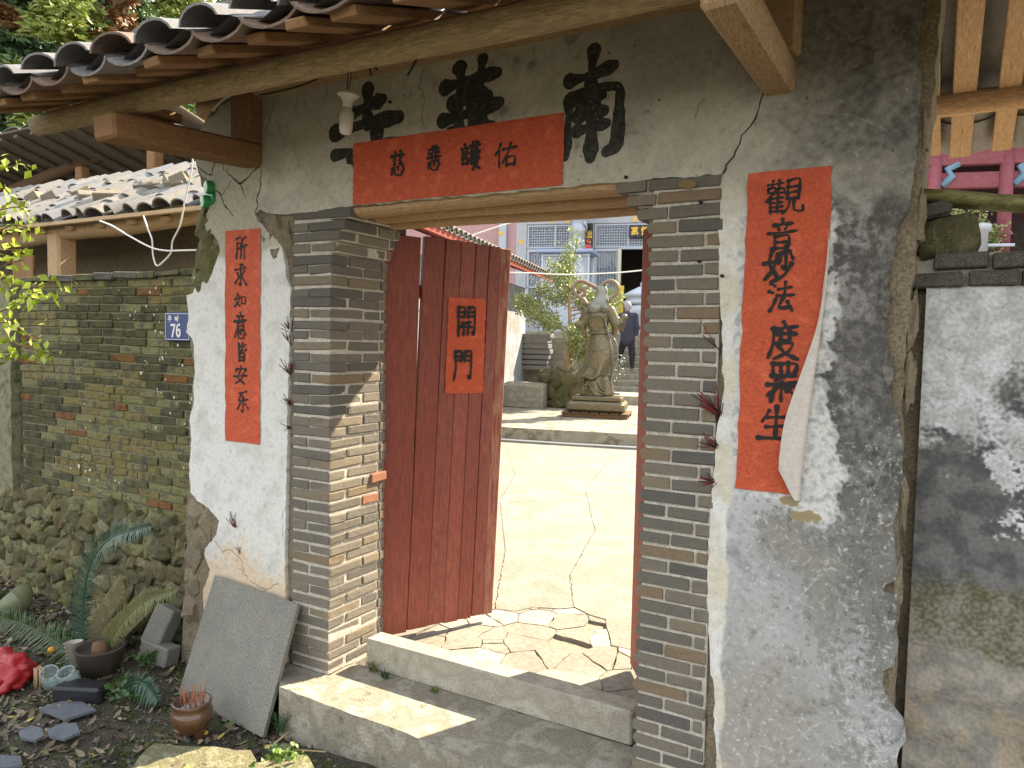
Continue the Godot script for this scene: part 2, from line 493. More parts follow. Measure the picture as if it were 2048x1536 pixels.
func plaster_mat() -> StandardMaterial3D:
	var ppm := 320.0
	var w := int(WR.size.x * ppm)
	var h := int(WR.size.y * ppm)
	var a := noise(61, 0.004, 4).get_image(w, h).get_data()
	var b := noise(62, 0.016, 4).get_image(w, h).get_data()
	var c := noise(63, 0.08, 3).get_image(w, h).get_data()
	var d := noise(64, 0.28, 2).get_image(w, h).get_data()
	var out := PackedByteArray()
	out.resize(w * h * 3)
	var hg := PackedByteArray()
	hg.resize(w * h)
	var g8 := PackedByteArray()
	g8.resize(4096)
	for i in 4096:
		g8[i] = int(clampf(Color(i / 4095.0, 0, 0).linear_to_srgb().r, 0, 1) * 255.0)
	var beige := Vector3(0.50, 0.475, 0.40)
	var beige2 := Vector3(0.38, 0.36, 0.305)
	var dark_grey := Vector3(0.085, 0.082, 0.076)
	var grey := Vector3(0.29, 0.28, 0.255)
	var white := Vector3(0.66, 0.655, 0.63)
	var bluew := Vector3(0.53, 0.535, 0.545)
	var cream := Vector3(0.60, 0.56, 0.46)
	var peach := Vector3(0.60, 0.46, 0.31)
	for py in h:
		var y := WR.position.y + WR.size.y * (1.0 - (py + 0.5) / h)
		for px in w:
			var i := py * w + px
			var x := WR.position.x + WR.size.x * (px + 0.5) / w
			var n1 := (a[i] - 128) / 90.0
			var n2 := (b[i] - 128) / 90.0
			var n3 := (c[i] - 128) / 90.0
			var n4 := (d[i] - 128) / 90.0
			var xx := x + 0.10 * n1 + 0.04 * n2 + 0.012 * n3
			var yy := y + 0.10 * n2 + 0.05 * n1 + 0.012 * n3
			var col := mix3(beige, beige2, 0.45 + 0.9 * n1 * n2 + 0.35 * n2)
			if x < -2.66:
				col = mix3(col, Vector3(0.34, 0.335, 0.25), 0.6 * smoothstep(-2.86, -2.95, xx))
				var wl := smoothstep(2.03, 1.98, y + 0.03 * n2 + 0.01 * n3)
				col = mix3(col, mix3(white, Vector3(0.44, 0.43, 0.39), 0.5 * maxf(0.0, n2) + 0.4 * maxf(0.0, n3 - 0.3)), wl)
				col = mix3(col, peach, smoothstep(0.56, 0.36, yy) * 0.85)
			elif x > -0.80:
				col = mix3(col, dark_grey, 0.5 * smoothstep(0.42, 0.75, n1 * 0.6 + n2 * 0.5))
				col = mix3(col, grey, 0.5 * smoothstep(2.25, 2.6, yy))
				var s := smoothstep(-0.72, -0.20, xx + 0.05 * n2) * smoothstep(1.98, 2.25, yy)
				col = mix3(col, mix3(dark_grey, grey, 0.30 + 0.35 * n2 + 0.25 * n3), s * 0.95)  # plaster gets darker towards the upper right
				# right of and below the couplet
				var low := smoothstep(2.16, 2.0, y + 0.05 * n2)
				var body := mix3(dark_grey, Vector3(0.19, 0.183, 0.172), 0.40 + 0.55 * n2 + 0.45 * n3 + 0.25 * n4)
				body = mix3(body, grey, 0.85 * smoothstep(1.15, 0.35, y + 0.35 * n1 + 0.25 * n2 + 0.08 * n3))
				var pale := mix3(bluew, Vector3(0.25, 0.25, 0.25), 0.30 + 0.45 * n2 + 0.45 * n3 + 0.25 * n4)
				pale = mix3(pale, Vector3(0.33, 0.31, 0.28), smoothstep(0.75, 0.10, y + 0.30 * n1 + 0.2 * n2))
				var v := (-0.33 - x + 0.10 * smoothstep(1.0, 0.4, y)) * 3.6 + 0.5 * n1 + 0.45 * n2 + 0.3 * n3 + 0.15 * n4
				body = mix3(body, pale, smoothstep(-0.35, 0.45, v))
				var crumb := n3 * 0.6 + n4 * 0.6 + 0.5 * n1
				if crumb > 0.72 and y < 1.9:
					body = mix3(body, Vector3(0.56, 0.555, 0.54), smoothstep(0.72, 1.0, crumb) * 0.5 * smoothstep(1.9, 1.2, y))
				var ex := maxf(maxf(-0.60 - x, x + 0.325), 0.0)
				var ey := maxf(maxf(1.10 - y, y - 2.06), 0.0)
				var dist := sqrt(ex * ex + ey * ey)
				var edge := 0.016 + 0.022 * n2 + 0.014 * n3 + (0.05 * smoothstep(1.5, 1.2, y) if x > -0.4 else 0.0)
				body = mix3(body, mix3(white, Vector3(0.33, 0.33, 0.335), 0.25 + 0.9 * n3), smoothstep(edge + 0.008, edge - 0.008, dist))
				body = mix3(body, mix3(cream, white, 0.3 + n2), smoothstep(-0.600, -0.615, x + 0.012 * n2))
				col = mix3(col, body, low)
				if y < 0.16:
					col = mix3(col, peach * 0.75, 0.45 * smoothstep(0.14, 0.0, yy) * smoothstep(-0.4, -0.55, x))
			else:
				col = mix3(col, dark_grey, 0.5 * smoothstep(0.42, 0.75, n1 * 0.6 + n2 * 0.5))
				col = mix3(col, Vector3(0.50, 0.48, 0.40), smoothstep(0.5, 0.8, n1) * smoothstep(0.0, 0.3, n2))
				col = mix3(col, grey, 0.5 * smoothstep(-1.45, -0.95, xx) * smoothstep(2.25, 2.6, yy))
			col *= 1.0 + 0.10 * n3 + 0.09 * n4
			if n3 < -0.95:
				col *= 0.75
			out[i * 3] = g8[clampi(int(col.x * 4095.0), 0, 4095)]
			out[i * 3 + 1] = g8[clampi(int(col.y * 4095.0), 0, 4095)]
			out[i * 3 + 2] = g8[clampi(int(col.z * 4095.0), 0, 4095)]
			hg[i] = clampi(128 + int(34.0 * n2 + 26.0 * n3 + 12.0 * n4), 0, 255)
	var im := Image.create_from_data(w, h, false, Image.FORMAT_RGB8, out)
	var hi := Image.create_from_data(w, h, false, Image.FORMAT_L8, hg)
	var r := RandomNumberGenerator.new()
	r.seed = 91
	# scratches in the dark plaster, thin and pale
	for k in 1500:
		var up := k % 3 == 0
		var p := Vector2(r.randf_range(-0.62, -0.06), r.randf_range(0.0, 1.3)) if not up else Vector2(r.randf_range(-1.5, -0.1), r.randf_range(2.05, 2.7))
		var long := r.randf() < 0.05
		var dir := Vector2.from_angle(r.randf_range(0, TAU)) * (r.randf_range(0.10, 0.4) if long else r.randf_range(0.002, 0.020))
		var bow := r.randf_range(-0.2, 0.2)
		var al := r.randf_range(0.08, 0.28) if up or long else r.randf_range(0.15, 0.75)
		draw_line_px(im, [p, p + dir * 0.5 + dir.orthogonal() * bow, p + dir], Vector3(0.62, 0.61, 0.58), al, ppm, r.randf_range(0.2, 0.75))
	# dark flecks and cobweb bits above
	for k in 70:
		var p := Vector2(r.randf_range(-2.7, -0.1), r.randf_range(2.1, 2.75))
		var dir := Vector2.from_angle(r.randf_range(0, TAU)) * r.randf_range(0.001, 0.012)
		draw_line_px(im, [p, p + dir * 0.5 + dir.orthogonal() * r.randf_range(-0.4, 0.4), p + dir], Vector3(0.06, 0.055, 0.045), r.randf_range(0.3, 0.8), ppm, r.randf_range(0.1, 0.8))
	# hair cracks: the wall behind shows dark in them
	for cr in [PackedVector2Array([Vector2(-1.936, 2.771), Vector2(-1.965, 2.672), Vector2(-1.933, 2.606), Vector2(-1.95, 2.525), Vector2(-1.931, 2.481)]), PackedVector2Array([Vector2(-2.837, 2.696), Vector2(-2.864, 2.64), Vector2(-2.888, 2.591)]), PackedVector2Array([Vector2(-0.753, 2.222), Vector2(-0.761, 2.188)]), PackedVector2Array([Vector2(-0.383, 2.64), Vector2(-0.292, 2.554), Vector2(-0.229, 2.581)]), PackedVector2Array([Vector2(-0.17, 2.63), Vector2(-0.154, 2.59), Vector2(-0.113, 2.56)]), PackedVector2Array([Vector2(-0.288, 2.47), Vector2(-0.239, 2.485), Vector2(-0.213, 2.526), Vector2(-0.2, 2.531)]), PackedVector2Array([Vector2(-0.777, 2.391), Vector2(-0.761, 2.435), Vector2(-0.744, 2.461)]), PackedVector2Array([Vector2(-3.251, 0.518), Vector2(-3.193, 0.474), Vector2(-3.136, 0.496), Vector2(-3.061, 0.461), Vector2(-3.024, 0.385)]), PackedVector2Array([Vector2(-2.988, 0.352), Vector2(-2.88, 0.334), Vector2(-2.775, 0.383)]), PackedVector2Array([Vector2(-0.42, 1.067), Vector2(-0.411, 0.979)]), PackedVector2Array([Vector2(-2.35, 2.828), Vector2(-2.343, 2.75)]), PackedVector2Array([Vector2(-2.484, 2.749), Vector2(-2.499, 2.684)]), PackedVector2Array([Vector2(-3.061, 0.404), Vector2(-2.988, 0.365)])]:
		var jl := PackedVector2Array()
		for s in cr.size() - 1:
			var kk := maxi(1, int(cr[s].distance_to(cr[s + 1]) / 0.012))
			for q in kk:
				jl.append(cr[s].lerp(cr[s + 1], float(q) / kk) + Vector2(r.randf_range(-0.006, 0.006), r.randf_range(-0.006, 0.006)))
		draw_line_px(im, jl, Vector3(0.09, 0.075, 0.055), 0.8, ppm, 0.35)
		draw_line_px(hi, jl, Vector3(0.0, 0.0, 0.0), 1.0, ppm, 1.2)
	# bare mud showing where the coat has flaked off in small scabs
	for sc in [[Vector3(-0.417, 1.09, 0), 0.018], [Vector3(-0.367, 1.044, 0), 0.028]]:
		var p: Vector3 = sc[0]
		for k in 60:
			var q: Vector2 = Vector2(p.x, p.y) + Vector2.from_angle(r.randf() * TAU) * Vector2(1.5, 0.7) * r.randf() * sc[1]
			draw_line_px(im, [q, q + Vector2(0.006, 0.002)], Vector3(0.30, 0.24, 0.14), 0.8, ppm, 2.0)
	var m := StandardMaterial3D.new()
	m.albedo_texture = ImageTexture.create_from_image(im)
	m.heightmap_enabled = true
	m.heightmap_texture = ImageTexture.create_from_image(hi)
	m.heightmap_scale = 0.45
	m.roughness = 0.93
	return m

func draw_line_px(im: Image, line, c: Vector3, al: float, ppm: float, wid: float):
	var cc := Color(c.x, c.y, c.z).linear_to_srgb()
	for s in line.size() - 1:
		var a: Vector2 = line[s]
		var b: Vector2 = line[s + 1]
		var n := maxi(2, int(a.distance_to(b) * ppm * 1.2))
		for i in n + 1:
			var p := a.lerp(b, float(i) / n) - WR.position
			var q := Vector2(p.x * ppm, (WR.size.y - p.y) * ppm)
			var rr := int(ceil(wid))
			for dy in range(-rr, rr + 1):
				for dx in range(-rr, rr + 1):
					var x := int(q.x) + dx
					var y := int(q.y) + dy
					if x < 0 or y < 0 or x >= im.get_width() or y >= im.get_height():
						continue
					var t := al * clampf(wid + 0.5 - Vector2(x + 0.5 - q.x, y + 0.5 - q.y).length(), 0, 1)
					if t > 0.02:
						im.set_pixel(x, y, im.get_pixel(x, y).lerp(cc, t))

func slit(line: PackedVector2Array, w: float) -> PackedVector2Array:
	var l := PackedVector2Array()
	var r := PackedVector2Array()
	var dense := PackedVector2Array()
	for i in line.size() - 1:
		var k := maxi(1, int(line[i].distance_to(line[i + 1]) / 0.018))
		for q in k:
			var p := line[i].lerp(line[i + 1], float(q) / k)
			dense.append(p + (Vector2(rng.randf_range(-0.007, 0.007), rng.randf_range(-0.007, 0.007)) if q > 0 else Vector2.ZERO))
	dense.append(line[line.size() - 1])
	var n := dense.size()
	for i in n:
		var t := (dense[mini(i + 1, n - 1)] - dense[maxi(i - 1, 0)]).orthogonal().normalized()
		var ww := w * rng.randf_range(0.55, 1.5) * (1.0 if i < n * 0.7 else 0.45)
		l.append(dense[i] + t * ww)
		r.append(dense[i] - t * ww)
	r.reverse()
	l.append_array(r)
	return l

func make_gate_wall():
	var wall := thing("gate_wall", "tall plastered gate wall with grey brick door pillars and black painted characters", "wall", Vector3(-1.7, 0, -0.2))
	var off := -Vector3(-1.7, 0, -0.2)
	# rammed-earth core: left of the door, above it, right of it
	var st := mb()
	slab(st, ragged(PackedVector2Array([Vector2(-3.123, 2.826), Vector2(-3.235, 2.78), Vector2(-3.318, 2.733), Vector2(-3.4, 2.657), Vector2(-3.42, 2.562), Vector2(-3.405, 2.445), Vector2(-3.381, 2.374), Vector2(-3.312, 2.309), Vector2(-3.374, 2.25), Vector2(-3.398, 2.187), Vector2(-3.37, 2.12), Vector2(-3.39, 2.044), Vector2(-3.419, 1.928), Vector2(-3.391, 1.849), Vector2(-3.451, 1.81), Vector2(-3.48, 1.678), Vector2(-3.473, 1.546), Vector2(-3.441, 1.413), Vector2(-3.458, 1.253), Vector2(-3.491, 1.116), Vector2(-3.475, 0.983), Vector2(-3.488, 0.819), Vector2(-3.493, 0.709), Vector2(-3.519, 0.569), Vector2(-3.498, 0.434), Vector2(-3.512, 0.294), Vector2(-3.538, 0.039), Vector2(-3.565, -0.22), Vector2(-3.601, -0.541), Vector2(-2.689, -0.291), Vector2(-2.705, 2.18), Vector2(-2.361, 2.181), Vector2(-2.368, 2.848), Vector2(-2.946, 2.943)]), 0.035, 0.008), -0.022, 0.375)
	fin(st, "earth_core", M.mud, wall, off)
	st = mb()
	slab(st, PackedVector2Array([Vector2(-2.415, 2.215), Vector2(-0.93, 2.215), Vector2(-0.93, 2.80), Vector2(-2.415, 2.80)]), -0.021, 0.375)
	fin(st, "earth_core", M.mud, wall, off)
	st = mb()
	slab(st, ragged(PackedVector2Array([Vector2(-0.93, 2.193), Vector2(-0.668, 2.193), Vector2(-0.668, -0.3), Vector2(-0.075, -0.3), Vector2(-0.08, 0.3), Vector2(-0.082, 0.9), Vector2(-0.10, 1.4), Vector2(-0.085, 1.9), Vector2(-0.062, 2.3), Vector2(-0.04, 2.75), Vector2(-0.93, 2.80)]), 0.05, 0.007), -0.0215, 0.375)
	fin(st, "earth_core", M.mud, wall, off)
	st = mb(true)
	for k in 9:
		var y := 0.1 + k * 0.27 + rng.randf_range(-0.08, 0.08)
		var mi := inst("earth_crust", ROCKS[k % 10], M.mud, wall)
		var x := -0.100 + 0.03 * (y / 2.7)
		mi.transform = Transform3D(Basis.from_euler(Vector3(0, rng.randf() * 3, rng.randf())).scaled(Vector3(0.03, 0.15, 0.06)), Vector3(x, y, -0.05 + rng.randf_range(-0.01, 0.006)) + off)
	# mossy lumps of bare earth on the broken left end
	for p in [Vector3(-3.332, 2.12, -0.03), Vector3(-3.344, 2.043, -0.03), Vector3(-3.372, 1.966, -0.03), Vector3(-3.325, 1.926, -0.03), Vector3(-3.384, 1.888, -0.03), Vector3(-3.306, 1.99, -0.03), Vector3(-3.356, 2.173, -0.03)]:
		var mi := inst("mossy_earth", ROCKS[rng.randi() % 10], M.mossmud, wall)
		mi.transform = Transform3D(Basis.from_euler(Vector3(rng.randf(), rng.randf(), rng.randf())).scaled(Vector3(0.10, 0.15, 0.06)), p + off)
	for p in [Vector3(-3.429, 0.634, -0.03), Vector3(-3.348, 0.604, -0.03), Vector3(-3.388, 0.517, -0.03), Vector3(-3.45, 0.412, -0.03), Vector3(-3.459, 0.273, -0.03), Vector3(-3.476, 0.104, -0.03), Vector3(-2.85, 2.119, -0.03), Vector3(-2.782, 2.067, -0.03), Vector3(-2.815, 1.996, -0.03)]:
		var mi := inst("bare_earth", ROCKS[rng.randi() % 10], M.mud, wall)
		mi.transform = Transform3D(Basis.from_euler(Vector3(rng.randf(), rng.randf(), rng.randf())).scaled(Vector3(0.11, 0.14, 0.05)), p + off)
	# plaster coat with its broken outline and open cracks
	var pm := plaster_mat()
	var coat := ragged(PackedVector2Array([Vector2(-3.071, 2.764), Vector2(-3.107, 2.778), Vector2(-3.154, 2.761), Vector2(-3.21, 2.751), Vector2(-3.255, 2.71), Vector2(-3.293, 2.705), Vector2(-3.343, 2.671), Vector2(-3.378, 2.634), Vector2(-3.386, 2.584), Vector2(-3.398, 2.525), Vector2(-3.387, 2.465), Vector2(-3.348, 2.418), Vector2(-3.294, 2.388), Vector2(-3.271, 2.361), Vector2(-3.241, 2.318), Vector2(-3.256, 2.284), Vector2(-3.286, 2.261), Vector2(-3.317, 2.217), Vector2(-3.329, 2.177), Vector2(-3.31, 2.135), Vector2(-3.264, 2.117), Vector2(-3.222, 2.07), Vector2(-3.211, 2.029), Vector2(-3.241, 1.974), Vector2(-3.272, 1.914), Vector2(-3.31, 1.864), Vector2(-3.326, 1.869), Vector2(-3.365, 1.896), Vector2(-3.42, 1.905), Vector2(-3.405, 1.855), Vector2(-3.421, 1.819), Vector2(-3.473, 1.809), Vector2(-3.465, 1.751), Vector2(-3.458, 1.678), Vector2(-3.478, 1.614), Vector2(-3.43, 1.583), Vector2(-3.414, 1.52), Vector2(-3.407, 1.41), Vector2(-3.423, 1.33), Vector2(-3.415, 1.256), Vector2(-3.452, 1.142), Vector2(-3.436, 1.042), Vector2(-3.457, 0.906), Vector2(-3.446, 0.759), Vector2(-3.393, 0.72), Vector2(-3.329, 0.701), Vector2(-3.263, 0.667), Vector2(-3.22, 0.636), Vector2(-3.24, 0.565), Vector2(-3.275, 0.522), Vector2(-3.33, 0.476), Vector2(-3.334, 0.433), Vector2(-3.291, 0.37), Vector2(-3.315, 0.307), Vector2(-3.347, 0.247), Vector2(-3.339, 0.086), Vector2(-3.352, -0.162), Vector2(-2.738, -0.017), Vector2(-2.733, 0.186), Vector2(-2.737, 0.335), Vector2(-2.745, 0.558), Vector2(-2.736, 0.806), Vector2(-2.731, 1.052), Vector2(-2.729, 1.295), Vector2(-2.72, 1.488), Vector2(-2.715, 1.68), Vector2(-2.712, 1.835), Vector2(-2.736, 1.871), Vector2(-2.746, 1.938), Vector2(-2.76, 1.979), Vector2(-2.773, 2.034), Vector2(-2.824, 2.08), Vector2(-2.886, 2.126), Vector2(-2.935, 2.161), Vector2(-2.956, 2.198), Vector2(-2.921, 2.22), Vector2(-2.886, 2.204), Vector2(-2.835, 2.191), Vector2(-2.718, 2.183), Vector2(-2.525, 2.186), Vector2(-2.343, 2.194), Vector2(-2.114, 2.193), Vector2(-1.926, 2.194), Vector2(-1.723, 2.191), Vector2(-1.556, 2.19), Vector2(-1.398, 2.19), Vector2(-1.276, 2.19), Vector2(-1.146, 2.192), Vector2(-1.037, 2.188), Vector2(-0.932, 2.188), Vector2(-0.787, 2.185), Vector2(-0.678, 2.184), Vector2(-0.668, 2.176), Vector2(-0.675, 2.137), Vector2(-0.679, 2.063), Vector2(-0.679, 1.927), Vector2(-0.673, 1.825), Vector2(-0.665, 1.722), Vector2(-0.652, 1.602), Vector2(-0.654, 1.516), Vector2(-0.642, 1.461), Vector2(-0.648, 1.413), Vector2(-0.662, 1.308), Vector2(-0.664, 1.185), Vector2(-0.67, 1.062), Vector2(-0.675, 0.955), Vector2(-0.678, 0.83), Vector2(-0.677, 0.705), Vector2(-0.668, 0.599), Vector2(-0.656, 0.476), Vector2(-0.638, 0.369), Vector2(-0.63, 0.23), Vector2(-0.618, 0.106), Vector2(-0.601, -0.071), Vector2(-0.045, 0.122), Vector2(-0.062, 0.246), Vector2(-0.061, 0.324), Vector2(-0.04, 0.379), Vector2(-0.051, 0.44), Vector2(-0.092, 0.49), Vector2(-0.114, 0.536), Vector2(-0.115, 0.585), Vector2(-0.083, 0.608), Vector2(-0.074, 0.678), Vector2(-0.086, 0.739), Vector2(-0.086, 0.831), Vector2(-0.122, 0.84), Vector2(-0.12, 0.86), Vector2(-0.09, 0.881), Vector2(-0.094, 0.956), Vector2(-0.105, 1.034), Vector2(-0.094, 1.114), Vector2(-0.086, 1.181), Vector2(-0.088, 1.286), Vector2(-0.105, 1.378), Vector2(-0.129, 1.455), Vector2(-0.127, 1.532), Vector2(-0.144, 1.609), Vector2(-0.156, 1.717), Vector2(-0.153, 1.81), Vector2(-0.137, 1.901), Vector2(-0.133, 1.977), Vector2(-0.107, 2.021), Vector2(-0.098, 2.11), Vector2(-0.09, 2.229), Vector2(-0.091, 2.347), Vector2(-0.094, 2.465), Vector2(-0.105, 2.555), Vector2(-0.095, 2.641), Vector2(-0.093, 2.702), Vector2(-0.775, 2.848), Vector2(-2.906, 2.883), Vector2(-3.071, 2.885)]), 0.022, 0.0045)
	var pieces: Array = [coat]
	for cr in [[PackedVector2Array([Vector2(-0.678, 2.177), Vector2(-0.664, 2.213), Vector2(-0.638, 2.24), Vector2(-0.62, 2.282), Vector2(-0.601, 2.319), Vector2(-0.573, 2.355), Vector2(-0.559, 2.407), Vector2(-0.542, 2.458)]), 0.0042], [PackedVector2Array([Vector2(-2.956, 2.194), Vector2(-2.935, 2.236), Vector2(-2.942, 2.275), Vector2(-2.921, 2.312), Vector2(-2.915, 2.379), Vector2(-2.918, 2.42), Vector2(-2.908, 2.45)]), 0.0055], [PackedVector2Array([Vector2(-3.275, 2.356), Vector2(-3.225, 2.327), Vector2(-3.188, 2.279), Vector2(-3.151, 2.236), Vector2(-3.114, 2.199)]), 0.005], [PackedVector2Array([Vector2(-2.911, 2.441), Vector2(-2.964, 2.407), Vector2(-3.002, 2.382), Vector2(-3.052, 2.357), Vector2(-3.078, 2.359), Vector2(-3.114, 2.387), Vector2(-3.151, 2.41), Vector2(-3.166, 2.436)]), 0.005], [PackedVector2Array([Vector2(-3.078, 2.359), Vector2(-3.042, 2.322), Vector2(-3.013, 2.28)]), 0.003], [PackedVector2Array([Vector2(-3.207, 2.305), Vector2(-3.166, 2.332), Vector2(-3.121, 2.378)]), 0.0028], [PackedVector2Array([Vector2(-3.387, 2.465), Vector2(-3.324, 2.434), Vector2(-3.271, 2.416), Vector2(-3.255, 2.465), Vector2(-3.218, 2.501), Vector2(-3.188, 2.458), Vector2(-3.18, 2.428)]), 0.0035], [PackedVector2Array([Vector2(-2.736, 0.806), Vector2(-2.763, 0.704), Vector2(-2.735, 0.559)]), 0.002], [PackedVector2Array([Vector2(-2.754, 0.307), Vector2(-2.775, 0.353), Vector2(-2.844, 0.35)]), 0.003]]:
		var s := slit(cr[0], cr[1])
		var next: Array = []
		for p in pieces:
			var res := Geometry2D.clip_polygons(p, s)
			var hole := false
			for q in res:
				if Geometry2D.is_polygon_clockwise(q):
					hole = true
			if hole:
				next.append(p)
			else:
				next.append_array(res)
		pieces = next
	for p in pieces:
		st = mb()
		if p.size() > 2:
			slab(st, p, 0.0, 0.024, WR)
			fin(st, "plaster_coat", pm, wall, off)
	# loose flakes standing off the coat at the ragged right edge
	var fl := [PackedVector2Array([Vector2(-0.172, 1.813), Vector2(-0.146, 1.774), Vector2(-0.153, 1.69), Vector2(-0.174, 1.728)]), PackedVector2Array([Vector2(-0.152, 1.597), Vector2(-0.124, 1.535), Vector2(-0.132, 1.458), Vector2(-0.155, 1.519)]), PackedVector2Array([Vector2(-0.153, 0.822), Vector2(-0.101, 0.816), Vector2(-0.108, 0.75), Vector2(-0.144, 0.762)]), PackedVector2Array([Vector2(-0.114, 0.41), Vector2(-0.058, 0.425), Vector2(-0.062, 0.376), Vector2(-0.097, 0.349)])]
	for p in fl:
		st = mb()
		slab(st, ragged(p, 0.015, 0.003), 0.006, 0.005, WR)
		fin(st, "plaster_flake", pm, wall, off)
	# pillars
	pillar(wall, off)
	# lintel boards over the door
	for k in 3:
		var z := -0.085 - k * 0.128
		st = mb(true)
		var pts: Array = []
		for i in 9:
			var x := -2.56 + i * 0.215
			pts.append(Vector3(x, 2.186 - 0.012 * k + 0.006 * sin(x * 3.0 + k) , z) + off)
		tube(st, pts, 0.085, 10, 0.05, Vector2(0.74, 0.36))
		fin(st, "lintel_board", M.wood_x, wall)
	# the three great painted characters (the red strip hides the feet of two)
	for g in [["南", Vector3(-1.298, 2.297, 0), Vector3(-1.039, 2.673, 0)], ["華", Vector3(-1.845, 2.297, 0), Vector3(-1.562, 2.713, 0)], ["寺", Vector3(-2.44, 2.262, 0), Vector3(-2.067, 2.698, 0)]]:
		var p0: Vector3 = g[1]
		var p1: Vector3 = g[2]
		var r := Rect2(p0.x, minf(p0.y, p1.y), p1.x - p0.x, absf(p1.y - p0.y)).grow_individual(0.025, 0.015, 0.025, 0.01)
		glyph(g[0], r, 0.0006, 0.118, "painted_character", M.paint_black, wall, off)

func put_brick(called, c: Vector3, s: Vector3, m: Material, parent: Node, tilt := 0.014) -> MeshInstance3D:
	c += Vector3(rng.randf_range(-0.002, 0.002), rng.randf_range(-0.0015, 0.0015), rng.randf_range(-0.003, 0.002))
	return inst(called, BR_S[rng.randi() % 8], m, parent, Transform3D(Basis.from_euler(Vector3(rng.randf_range(-tilt, tilt), rng.randf_range(-tilt, tilt), rng.randf_range(-tilt, tilt))).scaled_local(s), c))

func worn_brick_mesh(sd: int) -> ArrayMesh:
	# unit brick whose left end is worn round
	var r := RandomNumberGenerator.new()
	r.seed = sd
	var poly := PackedVector2Array()
	for k in 9:
		var a := PI * 0.5 + PI * k / 8.0
		poly.append(Vector2(-0.5 + 0.10 + 0.10 * cos(a) * r.randf_range(0.85, 1.1), 0.5 * sin(a)))
	poly.append(Vector2(0.49, -0.5))
	poly.append(Vector2(0.5, -0.42))
	poly.append(Vector2(0.5, 0.42))
	poly.append(Vector2(0.49, 0.5))
	var st := mb()
	var inner := PackedVector2Array()
	for p in poly:
		inner.append(Vector2(p.x * 0.975, p.y * 0.9))
	slab(st, inner, 0.5, 0.04)
	for i in poly.size():
		var k := (i + 1) % poly.size()
		quad(st, Vector3(inner[i].x, inner[i].y, 0.5), Vector3(poly[i].x, poly[i].y, 0.43), Vector3(poly[k].x, poly[k].y, 0.43), Vector3(inner[k].x, inner[k].y, 0.5))
		quad(st, Vector3(poly[i].x, poly[i].y, 0.43), Vector3(poly[i].x, poly[i].y, -0.5), Vector3(poly[k].x, poly[k].y, -0.5), Vector3(poly[k].x, poly[k].y, 0.43))
	st.generate_normals()
	return st.commit()

